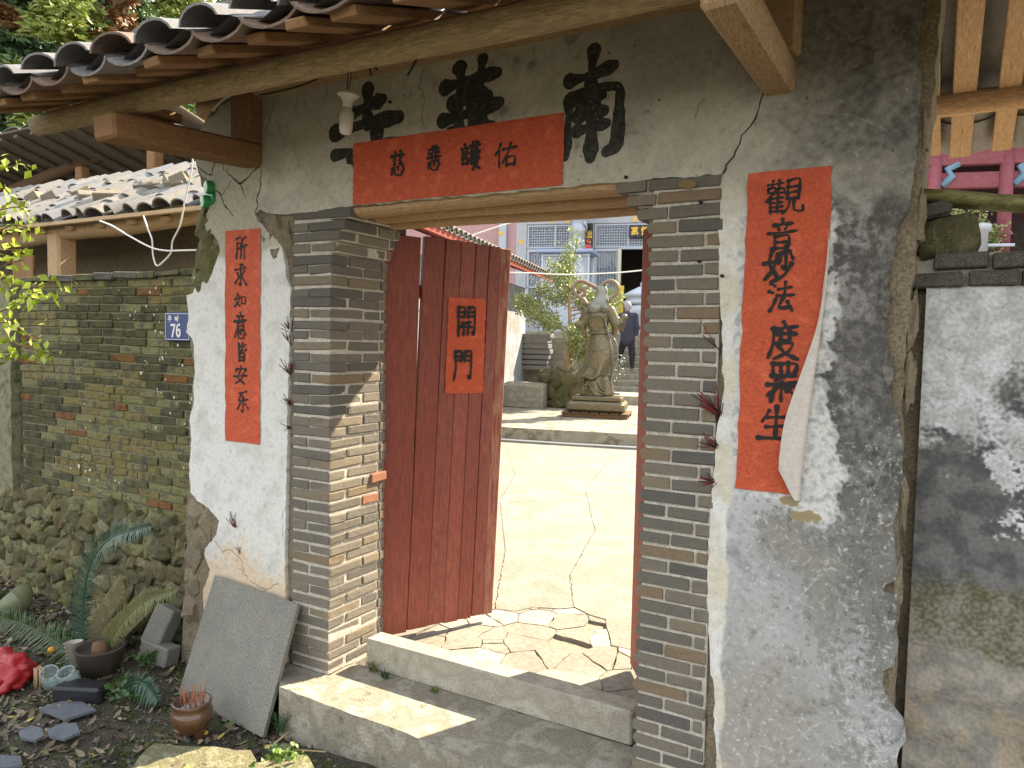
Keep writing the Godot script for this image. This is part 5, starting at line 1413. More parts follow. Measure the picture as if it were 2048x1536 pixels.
func make_court():
	var front := PackedVector2Array()
	for p in [[Vector3(-2.445, 0, -0.142), Vector3(-2.395, 0, -0.958), Vector3(-2.249, 0, -1.2), Vector3(-2.13, 0, -1.228), Vector3(-2.069, 0, -1.348), Vector3(-1.921, 0, -1.414), Vector3(-1.858, 0, -1.486), Vector3(-1.757, 0, -1.431), Vector3(-1.621, 0, -1.404), Vector3(-1.525, 0, -1.216), Vector3(-1.45, 0, -1.069), Vector3(-1.339, 0, -1.071), Vector3(-1.03, 0, -1.261)]]:
		for q in p:
			front.append(Vector2(q.x, q.z))
	var edge := PackedVector2Array()
	for i in front.size():
		edge.append(front[i])
	var floor_poly := PackedVector2Array([Vector2(-16, -8.3), Vector2(-16, -0.5), Vector2(-3.4, -0.5)])
	floor_poly.append_array(edge)
	floor_poly.append_array(PackedVector2Array([Vector2(0.2, -0.6), Vector2(6, -0.6), Vector2(6, -8.5), Vector2(-4, -8.34)]))
	M.court = nmat(42, [[0.17, 0.15, 0.115], [0.235, 0.215, 0.175], [0.21, 0.19, 0.15], [0.26, 0.24, 0.20], [0.20, 0.178, 0.14], [0.28, 0.26, 0.22]], 0.09, 0.010, 0.3, 0.16, 0.95, 0.2, 1024)
	M.grit = nmat(43, [[0.20, 0.165, 0.11], [0.32, 0.275, 0.20], [0.25, 0.21, 0.15], [0.38, 0.33, 0.25]], 1.2, 0.02, 0.2, 0.5, 0.97, 1.0)
	# the floor has split along long cracks; every piece is a slab of its own
	var cfloor := Node3D.new()
	cfloor.name = "court_floor"
	add_child(cfloor)
	struct(cfloor)
	var slabs: Array = [ragged(floor_poly, 0.06, 0.008)]
	for cr in [[Vector3(-2.427, 0, -1.005), Vector3(-2.447, 0, -1.652), Vector3(-2.431, 0, -2.282), Vector3(-2.411, 0, -3.064), Vector3(-2.316, 0, -3.87)], [Vector3(-2.168, 0, -1.031), Vector3(-2.841, 0, -2.326), Vector3(-3.804, 0, -3.873), Vector3(-4.385, 0, -5.208), Vector3(-5.809, 0, -7.405)], [Vector3(-1.784, 0, -1.327), Vector3(-2.154, 0, -2.039), Vector3(-2.511, 0, -3.295), Vector3(-3.309, 0, -4.859), Vector3(-3.789, 0, -6.57), Vector3(-4.863, 0, -8.921)], [Vector3(-3.845, 0, -3.56), Vector3(-3.471, 0, -4.11), Vector3(-3.208, 0, -4.765), Vector3(-2.669, 0, -4.989)]]:
		var line := PackedVector2Array()
		for q in cr:
			line.append(Vector2(q.x, q.z))
		var sl := slit(line, 0.0032)
		var next: Array = []
		for p in slabs:
			var res := Geometry2D.clip_polygons(p, sl)
			var hole := false
			for q in res:
				if Geometry2D.is_polygon_clockwise(q):
					hole = true
			if hole:
				next.append(p)
			else:
				next.append_array(res)
		slabs = next
	for p in slabs:
		if p.size() > 2:
			flat_slab(p, 0.0, 0.12, "floor_slab", M.court, cfloor)
	struct(flat_slab(PackedVector2Array([Vector2(-3.5, -0.281), Vector2(-0.2, -0.281), Vector2(-0.2, -1.9), Vector2(-3.5, -1.9)]), -0.022, 0.1, "court_bed", M.grit))
	# broken paving just inside the sill, piece by piece
	var seeds: Array = []
	for i in 95:
		seeds.append(Vector2(rng.randf_range(-2.75, -0.75), rng.randf_range(-0.29, -1.75)))
	var bound := PackedVector2Array([Vector2(-2.75, -0.29), Vector2(-0.75, -0.29), Vector2(-0.75, -1.75), Vector2(-2.75, -1.75)])
	var pave := Node3D.new()
	pave.name = "broken_paving"
	add_child(pave)
	pave.set_meta("kind", "structure")
	for i in seeds.size():
		var cell := bound
		for k in seeds.size():
			if k == i or cell.is_empty():
				continue
			var mid: Vector2 = (seeds[i] + seeds[k]) * 0.5
			var nrm: Vector2 = (seeds[i] - seeds[k]).normalized()
			var t := nrm.orthogonal() * 9.0
			var half := PackedVector2Array([mid + t, mid - t, mid - t + nrm * 9.0, mid + t + nrm * 9.0])
			var res := Geometry2D.intersect_polygons(cell, half)
			cell = res[0] if res.size() > 0 else PackedVector2Array()
		if cell.size() < 3 or rng.randf() < 0.05:
			continue
		var rest := Geometry2D.clip_polygons(cell, floor_poly)
		for piece in rest:
			if Geometry2D.is_polygon_clockwise(piece):
				continue
			var off := Geometry2D.offset_polygon(piece, -rng.randf_range(0.001, 0.005))
			for q in off:
				if q.size() > 2:
					var pc := flat_slab(ragged(q, 0.05, 0.006), -0.004 + rng.randf_range(-0.004, 0.003), 0.03, "paving_piece", M.court if rng.randf() < 0.5 else M.concrete, pave)
	# long cracks and joints in the floor are real gaps: thin dark strips let in
	# terrace, its kerb and a cable along its foot
	struct(flat_slab(ragged(PackedVector2Array([Vector2(-16, -7.1), Vector2(-6.014, -7.86), Vector2(-4.012, -8.32), Vector2(-1, -9.1), Vector2(6, -10.5), Vector2(6, -30), Vector2(-30, -30), Vector2(-30, -7.1)]), 0.4, 0.012), 0.22, 0.4, "terrace", M.kerb))
	var st := mb(true)
	tube(st, [Vector3(-12, 0.03, -7.35), Vector3(-6.0, 0.025, -7.80), Vector3(-5, 0.02, -8.03), Vector3(-4.0, 0.025, -8.27), Vector3(-1, 0.03, -9.0)], 0.018, 6)
	tag(fin(st, "conduit", M.wire_white), "thin pale pipe lying along the foot of the terrace kerb", "pipe")
	# second level, stairs and the temple platform
	var cm: Material = M.concrete
	var lv := func(called, a0, a1, t0, t1, y, th, m) -> Node3D:
		var o := box(called, Vector3.ZERO, Vector3(a1 - a0, th, t1 - t0), m, self, 0.01)
		o.transform = Transform3D(Basis(Vector3.UP, TA), tf(Vector3((a0 + a1) * 0.5, y - th * 0.5, -(t0 + t1) * 0.5)))
		return o
	struct(lv.call("upper_terrace", -3.0, 4.0, 17.2, 19.0, 0.42, 0.3, cm))
	var stair := thing("stone_stairs", "flight of worn stone stairs rising to the temple door", "stairs", tf(Vector3(-0.9, 0.235, -18.5)), TA)
	for k in 11:
		box("step", Vector3(0, 0.15 * k + 0.075 - 0.1, -0.3 * k - 1.6), Vector3(4.2, 0.35, 3.2), M.step, stair, 0.012)
	struct(lv.call("temple_platform", -12.0, 6.0, 21.5, 31.0, 1.93, 2.0, cm))
	# garden edging left of the stairs
	var rw := thing("retaining_wall", "grey cement retaining wall below the temple platform", "wall", tf(Vector3(-5.2, 0.2, -19.6)), TA)
	box("wall_body", Vector3(0, 0.75, 0), Vector3(4.4, 1.6, 0.4), M.step, rw, 0.03, 0.01)
	var cb := thing("cement_border", "low cement border wall left of the stone tree pit", "wall", tf(Vector3(-3.72, 0.2, -15.6)), TA)
	box("border_block", Vector3(0, 0.26, 0), Vector3(0.95, 0.54, 0.6), M.step, cb, 0.04, 0.02)
	var pit := thing("stone_tree_pit", "rough stone ring round the foot of the young court tree", "planter", tf(Vector3(-2.75, 0.2, -16.3)), TA)
	for k in 46:
		var row := k / 16
		var a := TAU * (k % 16) / 16.0 + row * 0.2
		var s := inst("stone", ROCKS[rng.randi() % 10], M.stone2 if k % 2 == 0 else M.stone3, pit)
		s.transform = Transform3D(Basis.from_euler(Vector3(rng.randf(), rng.randf() * 3, rng.randf())).scaled(Vector3(0.36, 0.33, 0.3)), Vector3(cos(a) * 0.62, 0.12 + row * 0.25, sin(a) * 0.62))
	box("soil", Vector3(0, 0.3, 0), Vector3(1.0, 0.6, 1.0), M.mud, pit, 0.2)
	var rb := inst("boulder", ROCKS[4], M.stone3)
	rb.transform = Transform3D(Basis(Vector3.UP, 0.4).scaled_local(Vector3(0.36, 0.26, 0.34)), tf(Vector3(-2.25, 0.85, -15.9)))
	tag(rb, "pinkish boulder lying on the stone ring by the tree trunk", "stone")
	# the young tree
	leafy_tree(tf(Vector3(-2.98, 0.75, -16.5)), 2.9, 1.15, 1, "court_tree", "young loose tree with pale green leaves behind the bronze statue")
	# sheets leaning on the side house
	var sh := thing("stacked_sheets", "bundle of grey corrugated sheets leaning at the side house corner", "sheets", tf(Vector3(-4.12, 0.22, -15.2)), TA)
	for k in 6:
		box("sheet", Vector3(-0.03 * k, 0.38, 0.02 * k), Vector3(0.012, 0.8, 0.5), M.tile_light, sh, 0.003, 0.0, Transform3D(Basis.from_euler(Vector3(0, 0, 0.14 + 0.02 * k)), Vector3.ZERO))
	# two washing lines across the court
	for c in [[[Vector3(-4.176, 3.487, -13), Vector3(-3.619, 3.656, -13), Vector3(-3.074, 3.785, -13)], "pale line strung above the side house eave"], [[Vector3(-3.602, 2.833, -13), Vector3(-3.052, 2.823, -13), Vector3(-2.512, 2.795, -13), Vector3(-1.984, 2.803, -13), Vector3(-1.467, 2.827, -13), Vector3(-1.044, 2.868, -13), Vector3(-0.711, 2.901, -13)], "pale clothes line strung across the court before the temple"]]:
		var wp: Array = []
		for q in c[0]:
			wp.append(tf(q))
		st = mb(true)
		tube(st, smooth_path(wp), 0.012, 5)
		tag(fin(st, "clothes_line", M.wire_white), c[1], "line", "lines across the court")

func leafy_tree(at: Vector3, h: float, r: float, sd: int, called: String, label: String, pale := true):
	var t := thing(called, label, "tree", at)
	var rn := RandomNumberGenerator.new()
	rn.seed = sd
	var st := mb(true)
	tube(st, [Vector3(0, -0.2, 0), Vector3(0.03, h * 0.2, 0.02), Vector3(0.06, h * 0.4, 0.0), Vector3(0.02, h * 0.65, 0.03), Vector3(0.04, h * 0.95, 0)], [0.065, 0.055, 0.045, 0.03, 0.01], 8, 0.05)
	var ends: Array = []
	for k in 16:
		var y := h * rn.randf_range(0.18, 0.85)
		var d := Vector3.FORWARD.rotated(Vector3.UP, rn.randf() * TAU)
		var l := r * rn.randf_range(0.5, 1.1) * (1.2 - 0.7 * absf(y / h - 0.45))
		var p0 := Vector3(0.04, y, 0)
		var p2 := p0 + d * l + Vector3.UP * l * rn.randf_range(0.1, 0.55)
		var p1 := p0.lerp(p2, 0.5) + Vector3.DOWN * 0.04
		tube(st, [p0, p1, p2], [0.018, 0.012, 0.004], 5)
		for q in 5:
			ends.append(p0.lerp(p2, 0.35 + 0.16 * q) + Vector3(rn.randf_range(-0.1, 0.1), rn.randf_range(-0.08, 0.14), rn.randf_range(-0.1, 0.1)))
	for q in 8:
		ends.append(Vector3(rn.randf_range(-0.1, 0.1), h * rn.randf_range(0.7, 1.08), rn.randf_range(-0.1, 0.1)))
	fin(st, "trunk", M.wood_y, t)
	var xf: Array = []
	var cols: Array = []
	for e in ends:
		for k in 34:
			var p: Vector3 = e + Vector3(rn.randfn(0, 0.10), rn.randfn(0, 0.09), rn.randfn(0, 0.10))
			xf.append(Transform3D(Basis.from_euler(Vector3(rn.randf() * TAU, rn.randf() * TAU, rn.randf() * TAU)).scaled(Vector3.ONE * rn.randf_range(0.7, 1.4)), p))
			var g := rn.randf()
			cols.append(Color(0.20 + 0.12 * g, 0.23 + 0.12 * g, 0.08 + 0.06 * g))
	many("crown", leaf_mesh(0.05, 0.020, 5, 0.06), leaf_mat(), xf, cols, t)

func leaf_mat() -> StandardMaterial3D:
	if not M.has("leaf"):
		var m := StandardMaterial3D.new()
		m.albedo_color = Color.WHITE
		m.vertex_color_use_as_albedo = true
		m.roughness = 0.5
		m.cull_mode = BaseMaterial3D.CULL_DISABLED
		m.backlight_enabled = true
		m.backlight = Color(0.35, 0.4, 0.12)
		M.leaf = m
	return M.leaf

# a few pointed leaves scattered in a small ball
func leaf_mesh(l: float, w: float, n: int, spread: float) -> ArrayMesh:
	var st := mb()
	for k in n:
		var b := Basis.from_euler(Vector3(rng.randf() * TAU, rng.randf() * TAU, rng.randf() * TAU))
		var o := Vector3(rng.randf_range(-1, 1), rng.randf_range(-1, 1), rng.randf_range(-1, 1)) * spread
		var q := [Vector3.ZERO, Vector3(l * 0.45, 0.004, w), Vector3(l, 0, 0), Vector3(l * 0.45, 0.004, -w)]
		st.set_color(Color.WHITE)
		tri(st, o + b * q[0], o + b * q[1], o + b * q[2])
		tri(st, o + b * q[0], o + b * q[2], o + b * q[3])
	st.generate_normals()
	return st.commit()

func many(called: String, mesh: Mesh, m: Material, xf: Array, cols: Array, parent: Node) -> MultiMeshInstance3D:
	var mm := MultiMesh.new()
	mm.transform_format = MultiMesh.TRANSFORM_3D
	mm.use_colors = cols.size() > 0
	mm.mesh = mesh
	mm.instance_count = xf.size()
	for i in xf.size():
		mm.set_instance_transform(i, xf[i])
		if cols.size() > 0:
			mm.set_instance_color(i, cols[i])
	var o := MultiMeshInstance3D.new()
	o.multimesh = mm
	o.material_override = m
	o.name = called if parent != self else numbered(called)
	parent.add_child(o, true)
	o.set_meta("kind", "stuff")
	return o

# ---------------------------------------------------------------- temple and side house
func make_temple():
	var grey := nmat(44, [[0.38, 0.395, 0.43], [0.46, 0.475, 0.51], [0.42, 0.435, 0.47], [0.50, 0.515, 0.545]], 0.6, 0.01, 0.15, 0.1, 0.85, 0.1, 256)
	var pink := nmat(45, [[0.42, 0.25, 0.255], [0.50, 0.31, 0.315], [0.45, 0.27, 0.28], [0.54, 0.35, 0.355]], 0.6, 0.01, 0.15, 0.1, 0.85, 0.1, 256)
	var pale := plain([0.43, 0.475, 0.555], 0.45)
	var cream := plain([0.62, 0.58, 0.42], 0.6)
	var black := plain([0.012, 0.012, 0.016], 0.3)
	var gold := plain([0.60, 0.38, 0.06], 0.35, 0.6)
	var glass := StandardMaterial3D.new()
	glass.transparency = BaseMaterial3D.TRANSPARENCY_ALPHA
	glass.albedo_color = Color(0.75, 0.82, 0.9, 0.16)
	glass.roughness = 0.03
	var o3 := Vector3(-4.0, 1.93, -26.0)
	var t := thing("temple_hall", "grey and pink temple hall with white lattice windows and dark doorway", "temple", tf(o3), TA)
	# walls left open for windows and door; a = right, y = up from the platform
	var wall := func(a0, a1, y0, y1, m): box("wall", Vector3((a0 + a1) * 0.5 - o3.x, (y0 + y1) * 0.5 - 1.93, -0.15), Vector3(a1 - a0, y1 - y0, 0.3), m, t, 0.01)
	wall.call(-12.0, -6.65, 1.93, 7.6, pink)
	wall.call(-6.648, -6.25, 1.93, 7.6, grey)
	wall.call(-6.248, -0.5, 5.74, 7.6, grey)
	wall.call(-4.64, -3.86, 1.93, 5.738, grey)
	wall.call(-0.498, 5.0, 1.93, 7.6, grey)
	wall.call(-6.248, -4.642, 1.93, 2.7, grey)
	box("pilaster", Vector3(-7.1 - o3.x, 2.6, 0.09), Vector3(0.28, 5.2, 0.18), pale, t, 0.02)
	box("cornice", Vector3(-3.4 - o3.x, 5.75, 0.3), Vector3(17, 0.22, 1.1), grey, t, 0.03)
	# the dark hall within
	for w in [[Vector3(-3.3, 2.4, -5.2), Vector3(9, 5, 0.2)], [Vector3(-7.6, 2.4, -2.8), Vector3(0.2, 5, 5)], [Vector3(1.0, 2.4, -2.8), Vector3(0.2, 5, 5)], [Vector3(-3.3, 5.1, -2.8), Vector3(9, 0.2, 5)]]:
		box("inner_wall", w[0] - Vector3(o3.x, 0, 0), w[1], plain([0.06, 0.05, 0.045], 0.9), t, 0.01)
	# lattice windows over the doors
	for wd in [[-6.23, -4.66, 4.90, 5.72, -5.22], [-3.84, -0.6, 4.90, 5.72, -2.68]]:
		var win := Node3D.new()
		win.name = "lattice_window"
		t.add_child(win, true)
		win.position = Vector3((wd[0] + wd[1]) * 0.5 - o3.x, (wd[2] + wd[3]) * 0.5 - 1.93, -0.05)
		var w: float = wd[1] - wd[0]
		var h: float = wd[3] - wd[2]
		for f in [[Vector3(0, h * 0.5 - 0.03, 0), Vector3(w, 0.06, 0.1)], [Vector3(0, -h * 0.5 + 0.03, 0), Vector3(w, 0.06, 0.1)], [Vector3(-w * 0.5 + 0.03, 0, 0), Vector3(0.06, h - 0.122, 0.1)], [Vector3(w * 0.5 - 0.03, 0, 0), Vector3(0.06, h - 0.122, 0.1)], [Vector3(wd[4] - (wd[0] + wd[1]) * 0.5, 0, 0), Vector3(0.06, h - 0.122, 0.098)]]:
			box("frame", f[0], f[1], pale, win, 0.006)
		var st := mb()
		var n := int(w / 0.085)
		for k in range(1, n):
			cbox(st, Vector3(-w * 0.5 + k * w / n, 0, -0.01), Vector3(0.022, h - 0.13, 0.022), 0.003)
		for k in range(1, 9):
			cbox(st, Vector3(0, -h * 0.5 + k * h / 9.0, 0.012), Vector3(w - 0.13, 0.022, 0.018), 0.003)
		fin(st, "lattice", pale, win)
		box("pane", Vector3(0, 0, -0.06), Vector3(w - 0.1, h - 0.1, 0.01), glass, win, 0.001)
	# glazed doors and windows below
	for wd in [[-6.23, -4.66, 2.72, 4.88], [-3.84, -2.98, 1.95, 4.88]]:
		var win := Node3D.new()
		win.name = "glazed_panel"
		t.add_child(win, true)
		win.position = Vector3((wd[0] + wd[1]) * 0.5 - o3.x, (wd[2] + wd[3]) * 0.5 - 1.93, -0.05)
		var w: float = wd[1] - wd[0]
		var h: float = wd[3] - wd[2]
		for f in [[Vector3(0, h * 0.5 - 0.05, 0), Vector3(w, 0.1, 0.1)], [Vector3(0, -h * 0.5 + 0.05, 0), Vector3(w, 0.1, 0.1)], [Vector3(-w * 0.5 + 0.04, 0, 0), Vector3(0.08, h - 0.202, 0.1)], [Vector3(w * 0.5 - 0.04, 0, 0), Vector3(0.08, h - 0.202, 0.1)], [Vector3(0, -0.25, 0), Vector3(w - 0.162, 0.06, 0.09)]]:
			box("frame", f[0], f[1], pale, win, 0.006)
		var st := mb()
		var n := int(w / 0.09)
		for k in range(1, n):
			cbox(st, Vector3(-w * 0.5 + k * w / n, 0, 0), Vector3(0.016, h - 0.2, 0.016), 0.003)
		for q in 3:
			var arc: Array = []
			for k in 9:
				arc.append(Vector3(cos(PI * k / 8.0) * w * (0.14 + 0.1 * q), h * 0.20 + sin(PI * k / 8.0) * w * (0.18 + 0.1 * q), 0.012))
			tube(st, arc, 0.012, 5)
		fin(st, "grille", pale, win)
		box("pane", Vector3(0, 0, -0.05), Vector3(w - 0.12, h - 0.15, 0.01), glass, win, 0.001)
	box("door_post", Vector3(-2.95 - o3.x, 1.47, 0.02), Vector3(0.1, 2.94, 0.2), cream, t, 0.01)
	box("door_head", Vector3(-1.7 - o3.x, 2.935, 0.0), Vector3(2.4, 0.05, 0.18), pale, t, 0.008)
	# carved column before the wall
	var st := mb(true)
	var prof: Array = []
	for k in 30:
		prof.append(Vector2(0.225 + 0.035 * sin(k * 1.7) + 0.02 * sin(k * 0.9 + 1.0), 0.2 + k * 0.122))
	prof.push_front(Vector2(0.33, 0.0))
	prof.push_front(Vector2(0.02, 0.0))
	prof.append_array([Vector2(0.32, 3.86), Vector2(0.34, 3.95), Vector2(0.30, 4.05), Vector2(0.30, 5.6), Vector2(0.02, 5.6)])
	lathe(st, prof, 18, Vector3(-4.3 - o3.x, 0, 0.75))
	fin(st, "column", pale, t)
	st = mb(true)
	var coil: Array = []
	for k in 60:
		coil.append(Vector3(-4.3 - o3.x + cos(k * 0.33) * 0.27, 0.3 + k * 0.058, 0.75 + sin(k * 0.33) * 0.27))
	tube(st, coil, 0.065, 7, 0.2)
	fin(st, "carved_dragon_coil", pale, t)
	# name boards with gilt characters
	var bd := thing("name_board", "black name board with gilt characters above the temple doorway", "sign", tf(Vector3(-2.05, 5.43, -25.86)), TA)
	box("board", Vector3.ZERO, Vector3(1.22, 0.40, 0.05), black, bd, 0.01)
	for k in 3:
		glyph(["萬", "德", "莊"][k], Rect2(-0.53 + k * 0.33, -0.13, 0.25, 0.27), 0.03, 0.13, "character", gold, bd)
	bd = thing("name_board", "tall narrow black board with one gilt character beside the carved column", "sign", tf(Vector3(-3.98, 4.75, -25.7)), TA)
	box("board", Vector3.ZERO, Vector3(0.26, 1.9, 0.05), black, bd, 0.01)
	glyph("園", Rect2(-0.1, 0.45, 0.2, 0.24), 0.03, 0.13, "character", gold, bd)
	# gilt stars and emblems on the grey band
	for p in [Vector3(-4.803, 5.858, -25.99), Vector3(-5.282, 5.885, -25.99), Vector3(-2.476, 5.863, -25.99), Vector3(-6.453, 5.138, -25.99), Vector3(-7.156, 5.429, -25.99)]:
		st = mb()
		for k in 5:
			var a := TAU * k / 5.0
			tri(st, Vector3.ZERO, Vector3(sin(a), cos(a), 0) * 0.14, Vector3(sin(a + 0.6), cos(a + 0.6), 0) * 0.06)
			tri(st, Vector3.ZERO, Vector3(sin(a), cos(a), 0) * 0.14, Vector3(sin(a - 0.6), cos(a - 0.6), 0) * 0.06)
		fin(st, "gilt_emblem", gold, t, Vector3(p.x - o3.x, p.y - 1.93, 0.012 if p.x > -7 else 0.19))
	# glass booth on the platform
	var bo := thing("glass_booth", "aluminium framed glass booth with flat blue roof by the temple", "booth", tf(Vector3(-4.25, 1.93, -23.3)), TA)
	var alu := plain([0.50, 0.55, 0.66], 0.35, 0.3)
	for x in [-0.72, 0.0, 0.72]:
		for z in [-0.5, 0.5]:
			box("post", Vector3(x, 1.2, z), Vector3(0.05, 2.4, 0.05), alu, bo, 0.005)
	for y in [0.9, 2.36]:
		for z in [-0.5, 0.5]:
			box("rail", Vector3(0, y, z), Vector3(1.39, 0.05, 0.046), alu, bo, 0.005)
	box("booth_roof", Vector3(0, 2.47, 0.05), Vector3(1.75, 0.10, 1.35), plain([0.30, 0.38, 0.58], 0.5), bo, 0.02)
	for z in [-0.5, 0.5]:
		box("pane", Vector3(0, 1.62, z), Vector3(1.38, 1.4, 0.008), glass, bo, 0.001)
	for x in [-0.72, 0.72]:
		box("pane", Vector3(x, 1.62, 0), Vector3(0.008, 1.4, 0.95), glass, bo, 0.001)
	box("lower_panel", Vector3(0, 0.45, 0.5), Vector3(1.38, 0.85, 0.02), alu, bo, 0.004)
	# offering vase with red blooms on the booth roof
	var vs := thing("flower_vase", "tiny vase of red flowers standing on the booth roof", "vase", tf(Vector3(-3.6, 4.45, -23.1)), TA)
	st = mb(true)
	lathe(st, [Vector2(0.01, 0), Vector2(0.10, 0.02), Vector2(0.13, 0.10), Vector2(0.07, 0.18)], 12)
	fin(st, "vase", plain([0.42, 0.03, 0.05], 0.4), vs)
	for k in 7:
		inst("bloom", ROCKS[k], plain([0.5, 0.05, 0.06], 0.7) if k % 2 == 0 else gold, vs, Transform3D(Basis.IDENTITY.scaled(Vector3.ONE * 0.06), Vector3(rng.randf_range(-0.06, 0.06), 0.2 + rng.randf() * 0.12, rng.randf_range(-0.06, 0.06))))
	# incense burner on the platform
	var ib := thing("incense_burner", "pale blue grey stone incense burner with pagoda lid before the temple doorway", "burner", tf(Vector3(-1.86, 1.93, -22.4)), TA)
	st = mb(true)
	lathe(st, [Vector2(0.02, 0), Vector2(0.5, 0.0), Vector2(0.46, 0.10), Vector2(0.30, 0.18), Vector2(0.28, 0.40), Vector2(0.44, 0.50), Vector2(0.50, 0.66), Vector2(0.46, 0.78), Vector2(0.40, 0.84), Vector2(0.02, 0.84)], 20)
	fin(st, "bowl", pale, ib)
	st = mb(true)
	lathe(st, [Vector2(0.02, 0.842), Vector2(0.52, 0.842), Vector2(0.55, 0.92), Vector2(0.46, 1.0), Vector2(0.50, 1.05), Vector2(0.62, 1.10), Vector2(0.36, 1.24), Vector2(0.12, 1.36), Vector2(0.05, 1.38), Vector2(0.07, 1.45), Vector2(0.03, 1.52), Vector2(0.015, 1.66), Vector2(0.0, 1.66)], 6)
	fin(st, "lid", pale, ib)
	box("yellow_banner", Vector3(-0.62, 0.75, -0.05), Vector3(0.16, 1.3, 0.04), plain([0.62, 0.45, 0.05], 0.7), ib, 0.01)
	# side house along the court: wall, red boarded eave, tile edge
	var so := Vector3(-5.6, 0.2, -13.5)
	var s := thing("side_house", "low side house with pale blue wall and red boarded tile eave", "house", tf(so), TA)
	var blue := nmat(46, [[0.19, 0.23, 0.29], [0.30, 0.335, 0.37], [0.24, 0.275, 0.31], [0.22, 0.205, 0.18], [0.33, 0.36, 0.39]], 0.35, 0.01, 0.15, 0.15, 0.9, 0.2, 256)
	var redw := nmat(47, [[0.28, 0.06, 0.05], [0.38, 0.10, 0.08], [0.33, 0.075, 0.06], [0.43, 0.14, 0.11]], Vector3(3, 3, 0.4), 0.02, 0.12, 0.15, 0.8, 0.15, 256)
	box("wall", Vector3(0, 1.4, 0), Vector3(2.1, 2.8, 11.0), blue, s, 0.02)
	var rs := Transform3D(Basis.from_euler(Vector3(0, 0, -0.32)), Vector3(1.68, 3.06, 0))
	for k in 11:
		box("eave_board", Vector3(-0.06 - k * 0.15, 0.0, 0), Vector3(0.142, 0.03, 11.6), redw, s, 0.004, 0.0, rs)
	for k in 40:
		box("rafter", Vector3(-0.8, -0.045, -5.6 + k * 0.29), Vector3(1.6, 0.06, 0.07), redw, s, 0.004, 0.0, rs)
	box("gutter_board", Vector3(0.012, -0.02, 0), Vector3(0.03, 0.12, 11.62), redw, s, 0.004, 0.0, rs)
	var et := tile_mesh(0.21, 0.30, 0.07, 0.02)
	for k in 48:
		inst("eave_tile", et, M.tile_light, s, Transform3D(rs.basis * Basis(Vector3.UP, PI / 2), rs * Vector3(0.06, 0.07, -5.65 + k * 0.24)))
	for k in 47:
		inst("eave_tile", et, M.tile, s, Transform3D(rs.basis * Basis(Vector3.UP, PI / 2) * Basis(Vector3(1, 0, 0), Vector3(0, -1, 0), Vector3(0, 0, 1)), rs * Vector3(0.05, 0.08, -5.53 + k * 0.24)))
	box("roof_tiles", Vector3(-1.3, 0.06, 0), Vector3(2.4, 0.06, 11.5), M.tile, s, 0.02, 0.0, rs)
	# timber stacked beyond it
	var ts := thing("timber_stack", "stack of dark planks in the shade behind the side house", "timber", tf(Vector3(-4.3, 0.9, -19.2)), TA)
	for k in 7:
		box("plank", Vector3(rng.randf_range(-0.05, 0.05), 0.06 + k * 0.135, 0.25), Vector3(0.9, 0.11, 0.5), M.tile, ts, 0.01, 0.004)
	# red pavilion seen over the low wall on the right
	var po := Vector3(4.6, 3.0, -15.5)
	var pv := thing("red_pavilion", "dark red timber pavilion seen over the low wall below the eave", "pavilion", tf(po), TA)
	var red := nmat(48, [[0.20, 0.045, 0.06], [0.28, 0.085, 0.105], [0.24, 0.06, 0.08], [0.32, 0.115, 0.135]], 1.0, 0.012, 0.15, 0.12, 0.7, 0.1, 256)
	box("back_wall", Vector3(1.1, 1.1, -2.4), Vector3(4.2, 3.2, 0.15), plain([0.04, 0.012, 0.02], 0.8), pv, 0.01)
	box("floor", Vector3(1.1, -0.05, -1.2), Vector3(4.2, 0.1, 2.6), M.concrete, pv, 0.01)
	for x in [-0.62, 0.55, 1.6]:
		st = mb(true)
		tube(st, [Vector3(x, 0, 0), Vector3(x, 2.6, 0)], 0.115, 12)
		fin(st, "column", red, pv)
		st = mb(true)
		tube(st, [Vector3(x + 0.12, 1.62, 0.02), Vector3(x + 0.28, 1.80, 0.02), Vector3(x + 0.20, 1.92, 0.02), Vector3(x + 0.38, 2.02, 0.02)], 0.07, 6)
		fin(st, "bracket", plain([0.18, 0.31, 0.45], 0.7), pv)
	box("beam", Vector3(1.0, 2.15, 0.0), Vector3(4.2, 0.34, 0.14), red, pv, 0.02)
	box("beam", Vector3(1.0, 1.72, -0.05), Vector3(4.2, 0.30, 0.10), red, pv, 0.02)
	box("pavilion_roof", Vector3(1.1, 2.7, -1.0), Vector3(4.4, 0.4, 3.0), M.tile, pv, 0.1)
	struct(inst("upper_bank", BoxMesh.new(), M.dirt, self, Transform3D(Basis(Vector3.UP, TA).scaled_local(Vector3(14, 3.2, 9)), tf(Vector3(10.7, 1.3, -18.5)))))
	var gp := thing("balustrade_post", "pale stone balustrade post with cap by the green bush", "post", tf(Vector3(4.46, 3.0, -14.4)), TA)
	st = mb(true)
	lathe(st, [Vector2(0.02, -0.6), Vector2(0.10, -0.6), Vector2(0.10, 0.62), Vector2(0.14, 0.64), Vector2(0.14, 0.75), Vector2(0.02, 0.78)], 14)
	fin(st, "shaft", grey, gp)
	for y in [0.12, 0.40]:
		box("rail", Vector3(0.4, y, 0), Vector3(0.7, 0.05, 0.06), pale, gp, 0.01)
	leafy_tree(tf(Vector3(4.1, 2.6, -14.9)), 1.25, 0.55, 5, "garden_bush", "green bush growing before the red pavilion columns")

# ---------------------------------------------------------------- smooth bodies
func smin(a: float, b: float, k: float) -> float:
	var h := maxf(k - absf(a - b), 0.0) / k
	return minf(a, b) - h * h * k * 0.25

